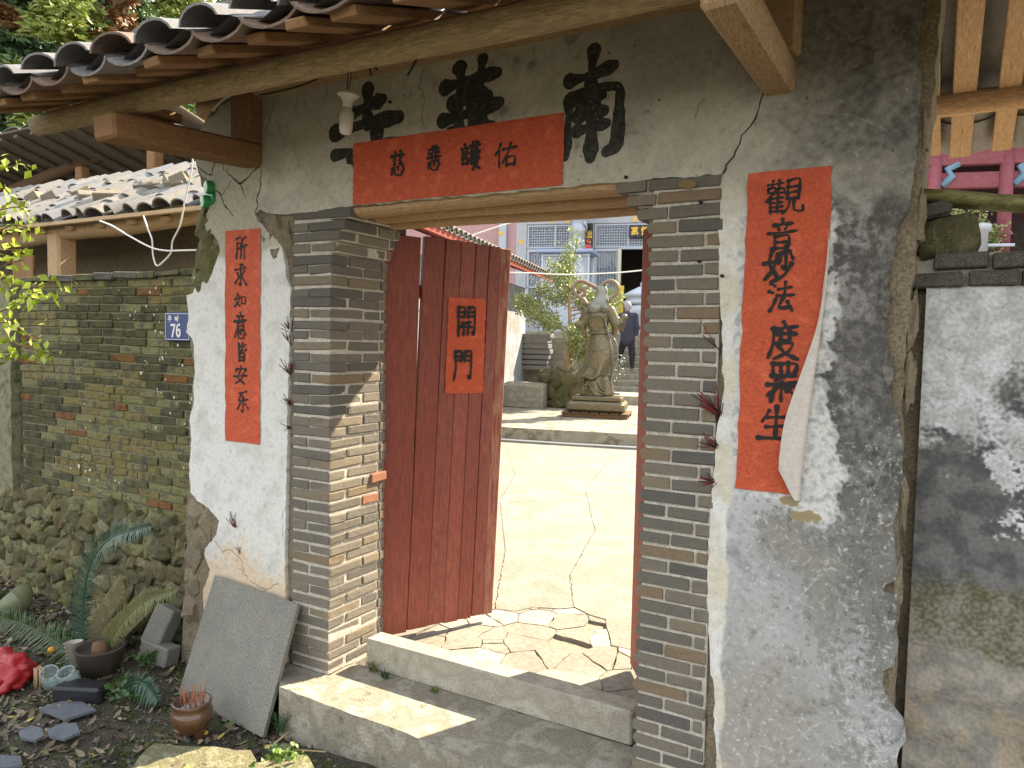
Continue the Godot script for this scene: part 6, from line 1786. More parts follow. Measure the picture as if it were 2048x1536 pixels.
# bones: [a, b, ra, rb, flatten z]; meshes the joined field as surface nets
func blob(bones: Array, cell: float, k := 0.05) -> ArrayMesh:
	var lo := Vector3.ONE * 1e9
	var hi := -lo
	for b in bones:
		var r: float = maxf(b[2], b[3]) + cell * 2.0 + k * 0.3
		for p in [b[0], b[1]]:
			lo = lo.min(p - Vector3.ONE * r)
			hi = hi.max(p + Vector3.ONE * r)
	var n := Vector3i(((hi - lo) / cell).ceil()) + Vector3i.ONE
	var f := PackedFloat32Array()
	f.resize(n.x * n.y * n.z)
	f.fill(1.0)
	for b in bones:
		var a: Vector3 = b[0]
		var d: Vector3 = b[1] - a
		var dd := maxf(d.length_squared(), 1e-8)
		var fz: float = b[4] if b.size() > 4 else 1.0
		var rm: float = maxf(b[2], b[3]) + k + cell * 2.0
		var i0 := Vector3i(((a.min(b[1]) - Vector3.ONE * rm - lo) / cell).floor()).max(Vector3i.ZERO)
		var i1 := Vector3i(((a.max(b[1]) + Vector3.ONE * rm - lo) / cell).ceil()).min(n - Vector3i.ONE)
		for z in range(i0.z, i1.z + 1):
			for y in range(i0.y, i1.y + 1):
				for x in range(i0.x, i1.x + 1):
					var p := lo + Vector3(x, y, z) * cell - a
					var t := clampf(p.dot(d) / dd, 0.0, 1.0)
					var q := p - d * t
					q.z /= fz
					var v: float = q.length() - lerpf(b[2], b[3], t)
					var i := x + n.x * (y + n.y * z)
					f[i] = smin(f[i], v, k)
	var vid := {}
	var vs: Array = []
	var corner := [0, 1, n.x, n.x + 1, n.x * n.y, n.x * n.y + 1, n.x * n.y + n.x, n.x * n.y + n.x + 1]
	var cp := [Vector3(0, 0, 0), Vector3(1, 0, 0), Vector3(0, 1, 0), Vector3(1, 1, 0), Vector3(0, 0, 1), Vector3(1, 0, 1), Vector3(0, 1, 1), Vector3(1, 1, 1)]
	var ed := [[0, 1], [0, 2], [0, 4], [1, 3], [1, 5], [2, 3], [2, 6], [3, 7], [4, 5], [4, 6], [5, 7], [6, 7]]
	for z in n.z - 1:
		for y in n.y - 1:
			for x in n.x - 1:
				var i: int = x + n.x * (y + n.y * z)
				var neg := 0
				for c in corner:
					if f[i + c] < 0.0:
						neg += 1
				if neg == 0 or neg == 8:
					continue
				var sum := Vector3.ZERO
				var m := 0
				for e in ed:
					var va := f[i + corner[e[0]]]
					var vb := f[i + corner[e[1]]]
					if (va < 0.0) != (vb < 0.0):
						sum += (cp[e[0]] as Vector3).lerp(cp[e[1]], va / (va - vb))
						m += 1
				vid[i] = vs.size()
				vs.append(lo + (Vector3(x, y, z) + sum / m) * cell)
	var st := mb(true)
	var ax := [1, n.x, n.x * n.y]
	for i in vid:
		var x: int = i % n.x
		var y: int = (i / n.x) % n.y
		var z: int = i / (n.x * n.y)
		for a in 3:
			var b: int = ax[(a + 1) % 3]
			var c: int = ax[(a + 2) % 3]
			if not (vid.has(i - b) and vid.has(i - c) and vid.has(i - b - c)):
				continue
			var v0 := f[i]
			var v1 := f[i + ax[a]]
			if (v0 < 0.0) == (v1 < 0.0):
				continue
			var q := [vs[vid[i]], vs[vid[i - b]], vs[vid[i - b - c]], vs[vid[i - c]]]
			if v0 < 0.0:
				quad(st, q[0], q[3], q[2], q[1])
			else:
				quad(st, q[0], q[1], q[2], q[3])
	st.index()
	st.generate_normals()
	return st.commit()

func make_statue():
	var br := nmat(51, [[0.05, 0.045, 0.035], [0.11, 0.095, 0.06], [0.20, 0.16, 0.085], [0.085, 0.078, 0.06], [0.27, 0.215, 0.12], [0.10, 0.095, 0.08]], 2.0, 0.014, 0.15, 0.25, 0.36, 0.25)
	br.metallic = 0.55
	var brn := nmat(52, [[0.15, 0.10, 0.075], [0.23, 0.16, 0.12], [0.19, 0.13, 0.10]], 1.0, 0.014, 0.15, 0.15, 0.5, 0.1, 256)
	var gr := nmat(53, [[0.13, 0.13, 0.12], [0.24, 0.24, 0.21], [0.18, 0.17, 0.14]], 1.0, 0.014, 0.15, 0.2, 0.4, 0.1, 256)
	gr.metallic = 0.5
	var s := thing("bronze_statue", "bronze guardian statue seen from behind with curling ribbon on a pallet", "statue", tf(Vector3(-1.97, 0.22, -14.15)), TA)
	var pal := Node3D.new()
	pal.name = "pallet"
	s.add_child(pal)
	for z in [-0.35, 0.0, 0.35]:
		box("runner", Vector3(0.02, 0.04, z), Vector3(1.22, 0.07, 0.09), M.wood_dark, pal, 0.006)
	for k in 7:
		box("board", Vector3(-0.53 + k * 0.183, 0.088, 0), Vector3(0.15, 0.022, 0.84), M.wood_dark, pal, 0.004)
	box("base_block", Vector3(0.03, 0.205, 0), Vector3(1.08, 0.205, 0.74), br, s, 0.05, 0.008)
	box("plinth", Vector3(0.03, 0.355, 0), Vector3(0.92, 0.085, 0.64), br, s, 0.015, 0.004)
	var V := func(x, y, z := 0.0): return Vector3((x - 720) * 0.00196, (1415 - y) * 0.00196, z)
	# robe and body, one skin
	var bones := [
		[V.call(700, 1190), V.call(710, 1060), 0.27, 0.22, 0.75], [V.call(610, 1190, 0.05), V.call(650, 1080, 0.05), 0.10, 0.10], [V.call(820, 1190, 0.05), V.call(800, 1060, 0.05), 0.13, 0.11], [V.call(720, 1200, 0.14), V.call(700, 1080, 0.12), 0.08, 0.09],
		[V.call(720, 980), V.call(735, 760), 0.22, 0.21, 0.75], [V.call(735, 760), V.call(735, 620), 0.23, 0.165, 0.75],
		[V.call(725, 600), V.call(710, 460), 0.165, 0.22, 0.75], [V.call(640, 430), V.call(790, 430), 0.125, 0.125, 0.8],
		[V.call(610, 420), V.call(560, 520), 0.095, 0.09], [V.call(560, 530), V.call(520, 530, 0.06), 0.085, 0.06], [V.call(560, 540), V.call(590, 640), 0.06, 0.04],
		[V.call(830, 395, 0.03), V.call(890, 520, 0.04), 0.10, 0.10], [V.call(890, 530, 0.04), V.call(870, 610, 0.0), 0.09, 0.05], [V.call(900, 540, 0.02), V.call(960, 460, 0.0), 0.05, 0.06], [V.call(965, 450), V.call(945, 580), 0.06, 0.03],
	]
	inst("robed_body", blob(bones, 0.022, 0.035), br, s)
	# the bell-shaped skirt with its waved hem
	var sk := mb(true)
	var rings: Array = []
	var prof := [[612, 0.175, 735], [680, 0.215, 736], [760, 0.25, 737], [850, 0.265, 733], [930, 0.285, 715], [985, 0.315, 690], [1030, 0.345, 672], [1045, 0.335, 674], [1025, 0.30, 680], [960, 0.24, 705]]
	for q in prof.size():
		var ring: Array = []
		var fl := smoothstep(800.0, 1030.0, prof[q][0])
		for k in 40:
			var a := TAU * k / 40.0
			var rr: float = prof[q][1] * (1.0 + 0.10 * fl * sin(a * 6.0 + 0.7) + 0.04 * fl * sin(a * 11.0))
			var c: Vector3 = V.call(prof[q][2], prof[q][0])
			ring.append(c + Vector3(cos(a) * rr, 0.035 * fl * sin(a * 6.0 + 2.0) + 0.05 * fl * cos(a), sin(a) * rr * 0.75))
		rings.append(ring)
	for q in rings.size() - 1:
		for k in 40:
			var k2 := (k + 1) % 40
			quad(sk, rings[q][k], rings[q][k2], rings[q + 1][k2], rings[q + 1][k])
	fin(sk, "skirt", br, s)
	# hood with a cape over the shoulders
	inst("hood", blob([[V.call(742, 205), V.call(742, 290), 0.115, 0.12], [V.call(735, 300, 0.02), V.call(690, 370, 0.08), 0.12, 0.13], [V.call(660, 370, 0.06), V.call(610, 395, 0.04), 0.08, 0.06], [V.call(740, 330, 0.03), V.call(790, 375, 0.05), 0.10, 0.07]], 0.022, 0.06), gr, s)
	var st := mb(true)
	# belt, scalloped collar and back panels
	var belt: Array = []
	for k in 17:
		var a := TAU * k / 16.0
		belt.append(Vector3(0.02 + cos(a) * 0.20, (1415 - 612) * 0.00196 + 0.01, sin(a) * 0.15))
	tube(st, belt, 0.026, 6)
	fin(st, "belt", br, s)
	st = mb(true)
	for k in 7:
		var x := 590 + k * 33
		tube(st, [V.call(x, 385, 0.145), V.call(x + 14, 408, 0.16), V.call(x + 30, 385, 0.15)], 0.016, 5)
	fin(st, "scalloped_collar", br, s)
	st = mb(true)
	tube(st, smooth_path([V.call(615, 480, 0.12), V.call(680, 452, 0.17), V.call(740, 450, 0.17), V.call(790, 470, 0.13)]), 0.016, 5)
	tube(st, smooth_path([V.call(610, 760, 0.14), V.call(690, 775, 0.19), V.call(780, 770, 0.17), V.call(840, 740, 0.1)]), 0.014, 5)
	tube(st, smooth_path([V.call(600, 900, 0.16), V.call(700, 945, 0.21), V.call(790, 930, 0.18)]), 0.014, 5)
	for q in [[V.call(690, 1085, 0.16), V.call(730, 1150, 0.19), V.call(830, 1195, 0.16)], [V.call(740, 1075, 0.18), V.call(780, 1140, 0.18), V.call(870, 1190, 0.12)], [V.call(660, 1100, 0.18), V.call(690, 1160, 0.2), V.call(720, 1195, 0.2)]]:
		tube(st, smooth_path(q), 0.022, 6)
	var spi: Array = []
	for k in 22:
		spi.append(V.call(645 + cos(k * 0.55) * (55 - k * 2.3), 1135 + sin(k * 0.55) * (50 - k * 2.1), 0.20))
	tube(st, spi, 0.016, 5)
	fin(st, "raised_folds", br, s)
	# the ribbon that floats over the head
	st = mb(true)
	tube(st, smooth_path([V.call(605, 335, 0.05), V.call(570, 285, 0.05), V.call(500, 240, 0.04), V.call(472, 180, 0.03), V.call(500, 122, 0.02), V.call(560, 116, 0), V.call(640, 150, 0), V.call(705, 178, 0), V.call(745, 150, 0), V.call(800, 112, 0), V.call(860, 122, 0), V.call(898, 175, 0.02), V.call(880, 235, 0.03), V.call(838, 270, 0.04), V.call(836, 315, 0.04)]), 0.054, 8, 0.04, Vector2(1.0, 0.7))
	tube(st, smooth_path([V.call(490, 215, 0.03), V.call(530, 258, 0.03), V.call(575, 240, 0.03), V.call(578, 195, 0.03), V.call(545, 178, 0.03), V.call(525, 200, 0.03), V.call(540, 222, 0.03)]), 0.034, 8, 0.03)
	fin(st, "floating_ribbon", brn, s)
	# straps and chains down both sides
	st = mb(true)
	tube(st, smooth_path([V.call(605, 665, 0.1), V.call(540, 790, 0.08), V.call(515, 880, 0.05), V.call(512, 980, 0.05)]), 0.011, 5)
	tube(st, smooth_path([V.call(790, 470, 0.16), V.call(820, 590, 0.15), V.call(840, 660, 0.12)]), 0.016, 5)
	tube(st, smooth_path([V.call(870, 660, 0.02), V.call(905, 740, 0.02), V.call(905, 900, 0.02), V.call(870, 1000, 0.04), V.call(865, 1100, 0.05), V.call(890, 1180, 0.05), V.call(945, 1185, 0.03)]), 0.02, 6)
	fin(st, "strap", gr, s)
	st = mb(true)
	for k in 9:
		var c: Vector3 = V.call(930 + 28 * sin(k * 1.4), 840 + k * 26, 0.0)
		var ring: Array = []
		for q in 9:
			ring.append(c + Vector3(cos(TAU * q / 8.0), sin(TAU * q / 8.0), 0.3 * sin(q)) * 0.052)
		tube(st, ring, 0.012, 5)
	fin(st, "chain_scrolls", gr, s)

func make_man():
	var m := thing("person", "grey haired person in navy jacket and dark trousers climbing the temple stairs", "person", tf(Vector3(-1.98, 0.985, -19.75)), TA)
	var V := func(x, y, z := 0.0): return Vector3((x - 1050) * 0.00274, (950 - y) * 0.00274, z)
	var skin := plain([0.36, 0.22, 0.15], 0.6)
	var navy := nmat(54, [[0.028, 0.028, 0.055], [0.042, 0.042, 0.078], [0.034, 0.034, 0.066]], 2.0, 0.02, 0.2, 0.2, 0.85, 0.1, 256)
	var dark := plain([0.016, 0.016, 0.02], 0.85)
	var hip_r: Vector3 = V.call(1078, 690)
	var hip_l: Vector3 = V.call(1020, 690)
	var kn_r: Vector3 = V.call(1098, 815, 0.03)
	var kn_l: Vector3 = V.call(985, 790, -0.12)
	var an_r: Vector3 = V.call(1100, 925, 0.05)
	var an_l: Vector3 = V.call(965, 880, -0.14)
	var sh_r: Vector3 = V.call(1118, 450)
	var sh_l: Vector3 = V.call(985, 455)
	var el_r: Vector3 = V.call(1142, 560, 0.02)
	var el_l: Vector3 = V.call(945, 555, -0.02)
	var ha_r: Vector3 = V.call(1132, 640, 0.0)
	var ha_l: Vector3 = V.call(930, 610, -0.12)
	var neck: Vector3 = V.call(1045, 415)
	var head: Vector3 = V.call(1042, 372, -0.02)
	# body: one continuous skin with head, arms, hands, legs
	var body := [[hip_r, kn_r, 0.075, 0.055], [kn_r, an_r, 0.052, 0.036], [hip_l, kn_l, 0.075, 0.055], [kn_l, an_l, 0.052, 0.036], [an_r, an_r + Vector3(0.01, -0.04, -0.16), 0.036, 0.03], [an_l, an_l + Vector3(-0.01, -0.04, -0.16), 0.036, 0.03],
		[V.call(1048, 690), V.call(1048, 560), 0.13, 0.125, 0.75], [V.call(1048, 560), V.call(1050, 460), 0.13, 0.14, 0.7], [sh_l, sh_r, 0.06, 0.06], [sh_r, el_r, 0.048, 0.04], [el_r, ha_r, 0.038, 0.027], [sh_l, el_l, 0.048, 0.04], [el_l, ha_l, 0.038, 0.027],
		[V.call(1048, 460), neck, 0.06, 0.055], [neck, head, 0.055, 0.085], [head, head + Vector3(0, 0.05, -0.01), 0.085, 0.082], [head + Vector3(0, -0.01, -0.09), head + Vector3(0, -0.02, -0.105), 0.014, 0.016], [head + Vector3(0.086, -0.01, 0.01), head + Vector3(0.09, 0.02, 0.01), 0.014, 0.016], [head + Vector3(-0.086, -0.01, 0.01), head + Vector3(-0.09, 0.02, 0.01), 0.014, 0.016]]
	for h in [[ha_r, Vector3(-0.12, -1, -0.12).normalized(), -1.0], [ha_l, Vector3(-0.1, -0.75, -0.55).normalized(), 1.0]]:
		var d: Vector3 = h[1]
		var side := Vector3(0, 0, 1)
		body.append([h[0], h[0] + d * 0.07, 0.030, 0.034])
		for q in 4:
			var b0: Vector3 = h[0] + d * 0.08 + side * (0.022 - q * 0.0155)
			var b1: Vector3 = b0 + d * [0.035, 0.042, 0.04, 0.03][q]
			body.append([b0, b1, 0.0095, 0.009])
			body.append([b1, b1 + (d + Vector3(h[2] * 0.7, 0, 0)).normalized() * 0.03, 0.009, 0.008])
		body.append([h[0] + d * 0.03 + side * 0.03, h[0] + d * 0.075 + side * 0.048, 0.011, 0.009])
	inst("body", blob(body, 0.0155, 0.022), skin, m)
	inst("jacket", blob([[V.call(1048, 680), V.call(1048, 560), 0.185, 0.175, 0.75], [V.call(1048, 560), V.call(1050, 470), 0.175, 0.17, 0.72], [sh_l, sh_r, 0.085, 0.085], [sh_r, el_r, 0.078, 0.066], [el_r, el_r.lerp(ha_r, 0.85), 0.064, 0.05], [sh_l, el_l, 0.078, 0.066], [el_l, el_l.lerp(ha_l, 0.85), 0.064, 0.05], [V.call(1048, 460), V.call(1046, 428), 0.085, 0.075]], 0.02, 0.035), navy, m)
	inst("trousers", blob([[hip_r + Vector3(0, 0.04, 0), kn_r, 0.105, 0.082], [kn_r, an_r + Vector3(0, 0.02, 0), 0.08, 0.062], [hip_l + Vector3(0, 0.04, 0), kn_l, 0.105, 0.082], [kn_l, an_l + Vector3(0, 0.02, 0), 0.08, 0.062]], 0.02, 0.03), dark, m)
	for a in [an_r, an_l]:
		inst("shoe", blob([[a + Vector3(0, -0.03, 0.03), a + Vector3(0, -0.045, -0.17), 0.045, 0.042]], 0.015, 0.02), plain([0.01, 0.01, 0.01], 0.5), m)
	inst("hair", blob([[head + Vector3(0, 0.04, 0.015), head + Vector3(0, 0.07, 0.0), 0.092, 0.088], [head + Vector3(0, -0.03, 0.035), head + Vector3(0, 0.04, 0.03), 0.072, 0.085]], 0.014, 0.02), plain([0.30, 0.30, 0.31], 0.8), m)

# ---------------------------------------------------------------- wooded hill behind the sheds
func make_hill():
	var st := mb(true)
	var nz := noise(81, 0.08, 4)
	var f := func(i: int, k: int) -> Vector3:
		var x := -90.0 + i * 3.0
		var z := -9.0 - k * 3.0
		var up := smoothstep(0.0, 22.0, float(k) * 3.0) * smoothstep(-19.0, -30.0, x + 0.2 * (z + 9.0))
		return Vector3(x, -0.6 + 15.0 * up + 1.5 * up * nz.get_noise_2d(x, z), z)
	for i in 32:
		for k in 14:
			quad(st, f.call(i, k), f.call(i, k + 1), f.call(i + 1, k + 1), f.call(i + 1, k))
	var hm := nmat(55, [[0.05, 0.07, 0.02], [0.11, 0.13, 0.04], [0.16, 0.12, 0.06], [0.09, 0.10, 0.03]], 0.2, 0.012, 0.2, 0.4, 0.95, 0.5, 256)
	struct(fin(st, "hillside", hm))
	# conifers with drooping sprays and brown dead twigs, and lighter shrubs
	var spray := mb()
	for k in 14:
		var a := TAU * k / 14.0
		var d := Vector3(cos(a), rng.randf_range(-0.5, 0.3), sin(a)).normalized()
		var sd := d.cross(Vector3.UP).normalized() * 0.045
		var l := rng.randf_range(0.28, 0.5)
		spray.set_color(Color.WHITE)
		tri(spray, -sd, d * l + Vector3.DOWN * 0.06, sd)
		tri(spray, d * l * 0.5 + Vector3(0, 0.06, 0), d * l * 1.05, d * l * 0.5 - Vector3(0, 0.05, 0))
	spray.generate_normals()
	var spm := spray.commit()
	var rn := RandomNumberGenerator.new()
	rn.seed = 33
	var spots := [Vector3(-32.354, 8.262, -14), Vector3(-26.841, 7.514, -13), Vector3(-26.882, 7.942, -15), Vector3(-35.885, 9.467, -17), Vector3(-28.881, 8.981, -18), Vector3(-31.893, 7.793, -12), Vector3(-35.106, 10.292, -19), Vector3(-45.55, 11.636, -20), Vector3(-29.824, 10.185, -21)]
	for q in spots.size():
		var at: Vector3 = spots[q]
		var h: float = [14.0, 11.0, 13.0, 15.0, 15.0, 14.0, 18.0, 18.0, 17.0][q]
		at.y -= 3.0
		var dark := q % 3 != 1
		var t := thing("conifer_tree" if dark else "hill_tree", ["dark green conifer with drooping sprays on the hill behind the barn", "light yellow green tree on the hill behind the barn"][0 if dark else 1], "tree", at, 0.0, "trees on the hill")
		var tr := mb(true)
		tube(tr, [Vector3(0, -2, 0), Vector3(0, h * 0.5, 0), Vector3(0.1, h, 0)], [0.22, 0.15, 0.03], 7)
		fin(tr, "trunk", M.wood_y_old, t)
		var xf: Array = []
		var cols: Array = []
		for b in 110:
			var y := h * rn.randf_range(0.08, 1.0)
			var rad := (1.0 - y / h) * h * 0.26 + 0.35
			var a := rn.randf() * TAU
			var tip := Vector3(cos(a), 0, sin(a)) * rad * rn.randf_range(0.75, 1.15)
			var dead := rn.randf() < (0.13 if dark else 0.04)
			for k in 16:
				var u := 0.25 + 0.75 * k / 15.0
				var p := Vector3(0, y, 0) + tip * u + Vector3(rn.randfn(0, 0.16), -0.45 * u * u + rn.randfn(0, 0.14), rn.randfn(0, 0.16))
				xf.append(Transform3D(Basis.from_euler(Vector3(rn.randf_range(-0.6, 0.6), rn.randf() * TAU, rn.randf_range(-0.6, 0.6))).scaled(Vector3.ONE * rn.randf_range(0.6, 1.15)), p))
				var g := rn.randf()
				if dead:
					cols.append(Color(0.18 + 0.08 * g, 0.09 + 0.03 * g, 0.04))
				elif dark:
					cols.append(Color(0.09 + 0.08 * g, 0.16 + 0.10 * g, 0.07 + 0.05 * g))  # leaf greens lightened to stand for haze and sunlight
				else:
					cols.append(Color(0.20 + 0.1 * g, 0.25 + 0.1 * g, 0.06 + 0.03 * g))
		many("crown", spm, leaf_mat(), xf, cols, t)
	# scrub that covers the slope
	var sx: Array = []
	var sc: Array = []
	for k in 5200:
		var x := rn.randf_range(-85, -21)
		var z := rn.randf_range(-10, -36)
		var up := smoothstep(0.0, 22.0, -9.0 - z) * smoothstep(-19.0, -30.0, x + 0.2 * (z + 9.0))
		var y := -0.6 + 15.0 * up + 1.5 * up * nz.get_noise_2d(x, z)
		sx.append(Transform3D(Basis.from_euler(Vector3(rn.randf_range(-0.5, 0.5), rn.randf() * TAU, 0)).scaled(Vector3.ONE * rn.randf_range(1.2, 3.4)), Vector3(x, y + rn.randf_range(0.1, 1.6), z)))
		var g := rn.randf()
		sc.append(Color(0.10 + 0.12 * g, 0.14 + 0.12 * g, 0.04 + 0.03 * g) if rn.randf() > 0.12 else Color(0.25, 0.15, 0.06))
	tag(many("scrub", spm, leaf_mat(), sx, sc, self), "mixed green scrub covering the wooded hill", "scrub", "", "stuff")

# ---------------------------------------------------------------- the junk corner by the gate
func frond(parent: Node3D, path: Array, wid: float, m: Material, called := "frond"):
	var p := smooth_path(path, 10)
	var n := p.size()
	var st := mb(true)
	var rad: Array = []
	for i in n:
		rad.append(lerpf(0.008, 0.0025, float(i) / n))
	tube(st, p, rad, 5)
	st.set_smooth_group(-1)
	for i in range(int(n * 0.12), n):
		for s2 in 2:
			var a: Vector3 = p[i] if s2 == 0 else (p[i] as Vector3).lerp(p[mini(i + 1, n - 1)], 0.5)
			var t: Vector3 = ((p[mini(i + 1, n - 1)] as Vector3) - (p[maxi(i - 1, 0)] as Vector3)).normalized()
			var up := Vector3(0.15, 0.45, 0.9).normalized()
			var side := t.cross(up).normalized()
			var u := float(i) / n
			var l := wid * sin(PI * clampf(0.12 + 0.86 * u, 0, 1)) + 0.02
			for sg in [-1.0, 1.0]:
				var d: Vector3 = (side * sg + t * 0.55 + up * rng.randf_range(0.05, 0.4)).normalized()
				var w := t * 0.0042
				var e: Vector3 = a + d * l * rng.randf_range(0.72, 1.05) - Vector3(0, rng.randf_range(0.0, 0.035), 0)
				quad(st, a - w, a.lerp(e, 0.55) - w + up * 0.006, a.lerp(e, 0.55) + w + up * 0.006, a + w)
				tri(st, a.lerp(e, 0.55) - w + up * 0.006, e, a.lerp(e, 0.55) + w + up * 0.006)
	fin(st, called, m, parent)

func make_corner_things():
	# leaning stone slab
	var sl := thing("leaning_slab", "speckled grey stone slab leaning on the wall beside the brick pillar", "slab", Vector3(-2.9, -0.2, 0.2))
	var c := [Vector3(-3.208, 0.362, 0.035), Vector3(-2.617, 0.324, 0.035), Vector3(-2.574, -0.205, 0.288), Vector3(-3.252, -0.205, 0.222)]
	var nrm: Vector3 = ((c[1] - c[0]) as Vector3).cross(c[2] - c[0]).normalized()
	if nrm.z < 0:
		nrm = -nrm
	var st := mb()
	var back: Array = []
	for p in c:
		back.append(p - nrm * 0.022)
	quad(st, c[0], c[1], c[2], c[3])
	quad(st, back[3], back[2], back[1], back[0])
	for k in 4:
		var q := (k + 1) % 4
		quad(st, c[q], c[k], back[k], back[q])
	fin(st, "slab", M.slab, sl, -sl.position)
	st = mb()
	for b in [[0.62, 0.78], [0.60, 0.80], [0.64, 0.74], [0.57, 0.86], [0.55, 0.84]]:
		var p: Vector3 = (c[0] as Vector3).lerp(c[1], b[0]).lerp((c[3] as Vector3).lerp(c[2], b[0]), b[1]) + nrm * 0.0015
		for k in 6:
			var a0 := TAU * k / 6.0
			var ex: Vector3 = (c[1] - c[0] as Vector3).normalized()
			var ey: Vector3 = nrm.cross(ex)
			tri(st, p, p + (ex * cos(a0) + ey * sin(a0) * 1.8) * 0.012, p + (ex * cos(a0 + 1.05) + ey * sin(a0 + 1.05) * 1.8) * 0.013)
	fin(st, "stain", plain([0.16, 0.14, 0.13], 0.9), sl, -sl.position)
	# glazed incense pot
	var ip := thing("incense_pot", "brown glazed round incense pot with burnt sticks at foot of stone slab", "pot", Vector3(-2.87, -0.205, 0.43))
	var glaze := nmat(56, [[0.055, 0.022, 0.010], [0.11, 0.048, 0.020], [0.075, 0.032, 0.014], [0.15, 0.075, 0.032]], 5.0, 0.02, 0.15, 0.3, 0.12, 0.08, 256)
	glaze.clearcoat_enabled = true
	glaze.clearcoat = 0.8
	st = mb(true)
	lathe(st, [Vector2(0.002, 0.012), Vector2(0.05, 0.012), Vector2(0.055, 0.02), Vector2(0.083, 0.055), Vector2(0.093, 0.085), Vector2(0.088, 0.112), Vector2(0.079, 0.125), Vector2(0.083, 0.135), Vector2(0.086, 0.150), Vector2(0.082, 0.156), Vector2(0.074, 0.150), Vector2(0.070, 0.125), Vector2(0.001, 0.118)], 26)
	fin(st, "bowl", glaze, ip)
	for k in 3:
		inst("foot", ROCKS[k], glaze, ip, Transform3D(Basis.IDENTITY.scaled(Vector3(0.04, 0.045, 0.04)), Vector3(cos(k * TAU / 3) * 0.05, 0.012, sin(k * TAU / 3) * 0.05)))
	st = mb(true)
	lathe(st, [Vector2(0.001, 0.126), Vector2(0.04, 0.124), Vector2(0.068, 0.120)], 14)
	fin(st, "ash", plain([0.30, 0.29, 0.27], 0.95), ip)
	for k in 22:
		var a := rng.randf() * TAU
		var r := sqrt(rng.randf()) * 0.055
		var p := Vector3(cos(a) * r, 0.115, sin(a) * r)
		st = mb(true)
		tube(st, [p, p + Vector3(rng.randf_range(-0.012, 0.012), rng.randf_range(0.06, 0.12), rng.randf_range(-0.012, 0.012))], 0.0022, 5)
		fin(st, "incense_stick", M.incense_dull, ip)
	# cycad in a buried pot, with its feather fronds
	var cy := thing("cycad_plant", "cycad with long feathery blue green fronds growing by the rubble footing", "plant", Vector3(-3.78, -0.2, 0.3))
	var fm := plain([0.026, 0.066, 0.040], 0.4)
	var fg := plain([0.035, 0.07, 0.016], 0.45)
	var fy := plain([0.10, 0.11, 0.03], 0.5)
	var o := -cy.position
	st = mb(true)
	lathe(st, [Vector2(0.001, 0.0), Vector2(0.09, 0.0), Vector2(0.12, 0.14), Vector2(0.13, 0.15), Vector2(0.11, 0.15), Vector2(0.10, 0.12), Vector2(0.001, 0.12)], 18)
	fin(st, "pot", plain([0.05, 0.038, 0.028], 0.9), cy)
	st = mb(true)
	tube(st, [Vector3(0, 0.08, 0), Vector3(0, 0.17, 0)], [0.05, 0.035], 9, 0.15)
	fin(st, "stem", M.wood_dark, cy)
	for fr in [[[Vector3(-3.966, -0.242, 0.25), Vector3(-4.019, -0.058, 0.25), Vector3(-4.005, 0.168, 0.25), Vector3(-3.923, 0.376, 0.25), Vector3(-3.755, 0.521, 0.25), Vector3(-3.583, 0.583, 0.25), Vector3(-3.419, 0.633, 0.25)], 0.125, fm], [[Vector3(-3.858, -0.206, 0.24), Vector3(-3.779, -0.037, 0.24), Vector3(-3.647, 0.113, 0.24), Vector3(-3.466, 0.241, 0.24), Vector3(-3.267, 0.325, 0.24)], 0.10, fy], [[Vector3(-3.687, -0.277, 0.3), Vector3(-3.918, -0.184, 0.3), Vector3(-4.152, -0.127, 0.3), Vector3(-4.453, -0.091, 0.3), Vector3(-4.777, -0.099, 0.3), Vector3(-5.067, -0.136, 0.3)], 0.115, fg], [[Vector3(-3.75, -0.226, 0.4), Vector3(-3.976, -0.248, 0.4), Vector3(-4.266, -0.272, 0.4), Vector3(-4.578, -0.28, 0.4)], 0.07, fg], [[Vector3(-3.516, -0.209, 0.36), Vector3(-3.393, -0.126, 0.36), Vector3(-3.294, -0.127, 0.36), Vector3(-3.217, -0.17, 0.36)], 0.07, fm], [[Vector3(-4.007, -0.278, 0.22), Vector3(-4.149, -0.182, 0.22), Vector3(-4.322, -0.177, 0.22), Vector3(-4.398, -0.18, 0.22)], 0.06, fg]]:
		var path: Array = []
		for q in fr[0]:
			path.append(q + o)
		frond(cy, path, fr[1], fr[2])
	# cement bricks and leaning stones by the footing
	for k in 2:
		var b := box("cement_brick", Vector3.ZERO, [Vector3(0.20, 0.11, 0.10), Vector3(0.13, 0.22, 0.10)][k], M.slab, self, 0.008, 0.003)
		b.transform = Transform3D(Basis.from_euler([Vector3(-0.15, 0.15, -0.10), Vector3(-0.3, 0.2, -0.28)][k]), [Vector3(-3.641, -0.14, 0.054), Vector3(-3.687, -0.019, 0)][k])
		tag(b, ["grey cement brick lying flat on the dirt by the footing", "grey cement brick tipped up against the rubble footing"][k], "brick", "cement bricks in the corner")
	for k in 2:
		var s := inst("leaning_stone", ROCKS[k + 5], M.stone3)
		s.transform = Transform3D(Basis.from_euler(Vector3(-0.35, 0.1, [-0.5, -0.75][k])).scaled_local(Vector3(0.15, 0.42, 0.06)), [Vector3(-4.163, -0.032, 0.02), Vector3(-3.95, -0.052, 0.05)][k])
		tag(s, ["brown flat stone standing upright behind the tall cycad frond", "brown flat stone tilted under the yellowing cycad frond"][k], "stone", "stones behind the cycad")
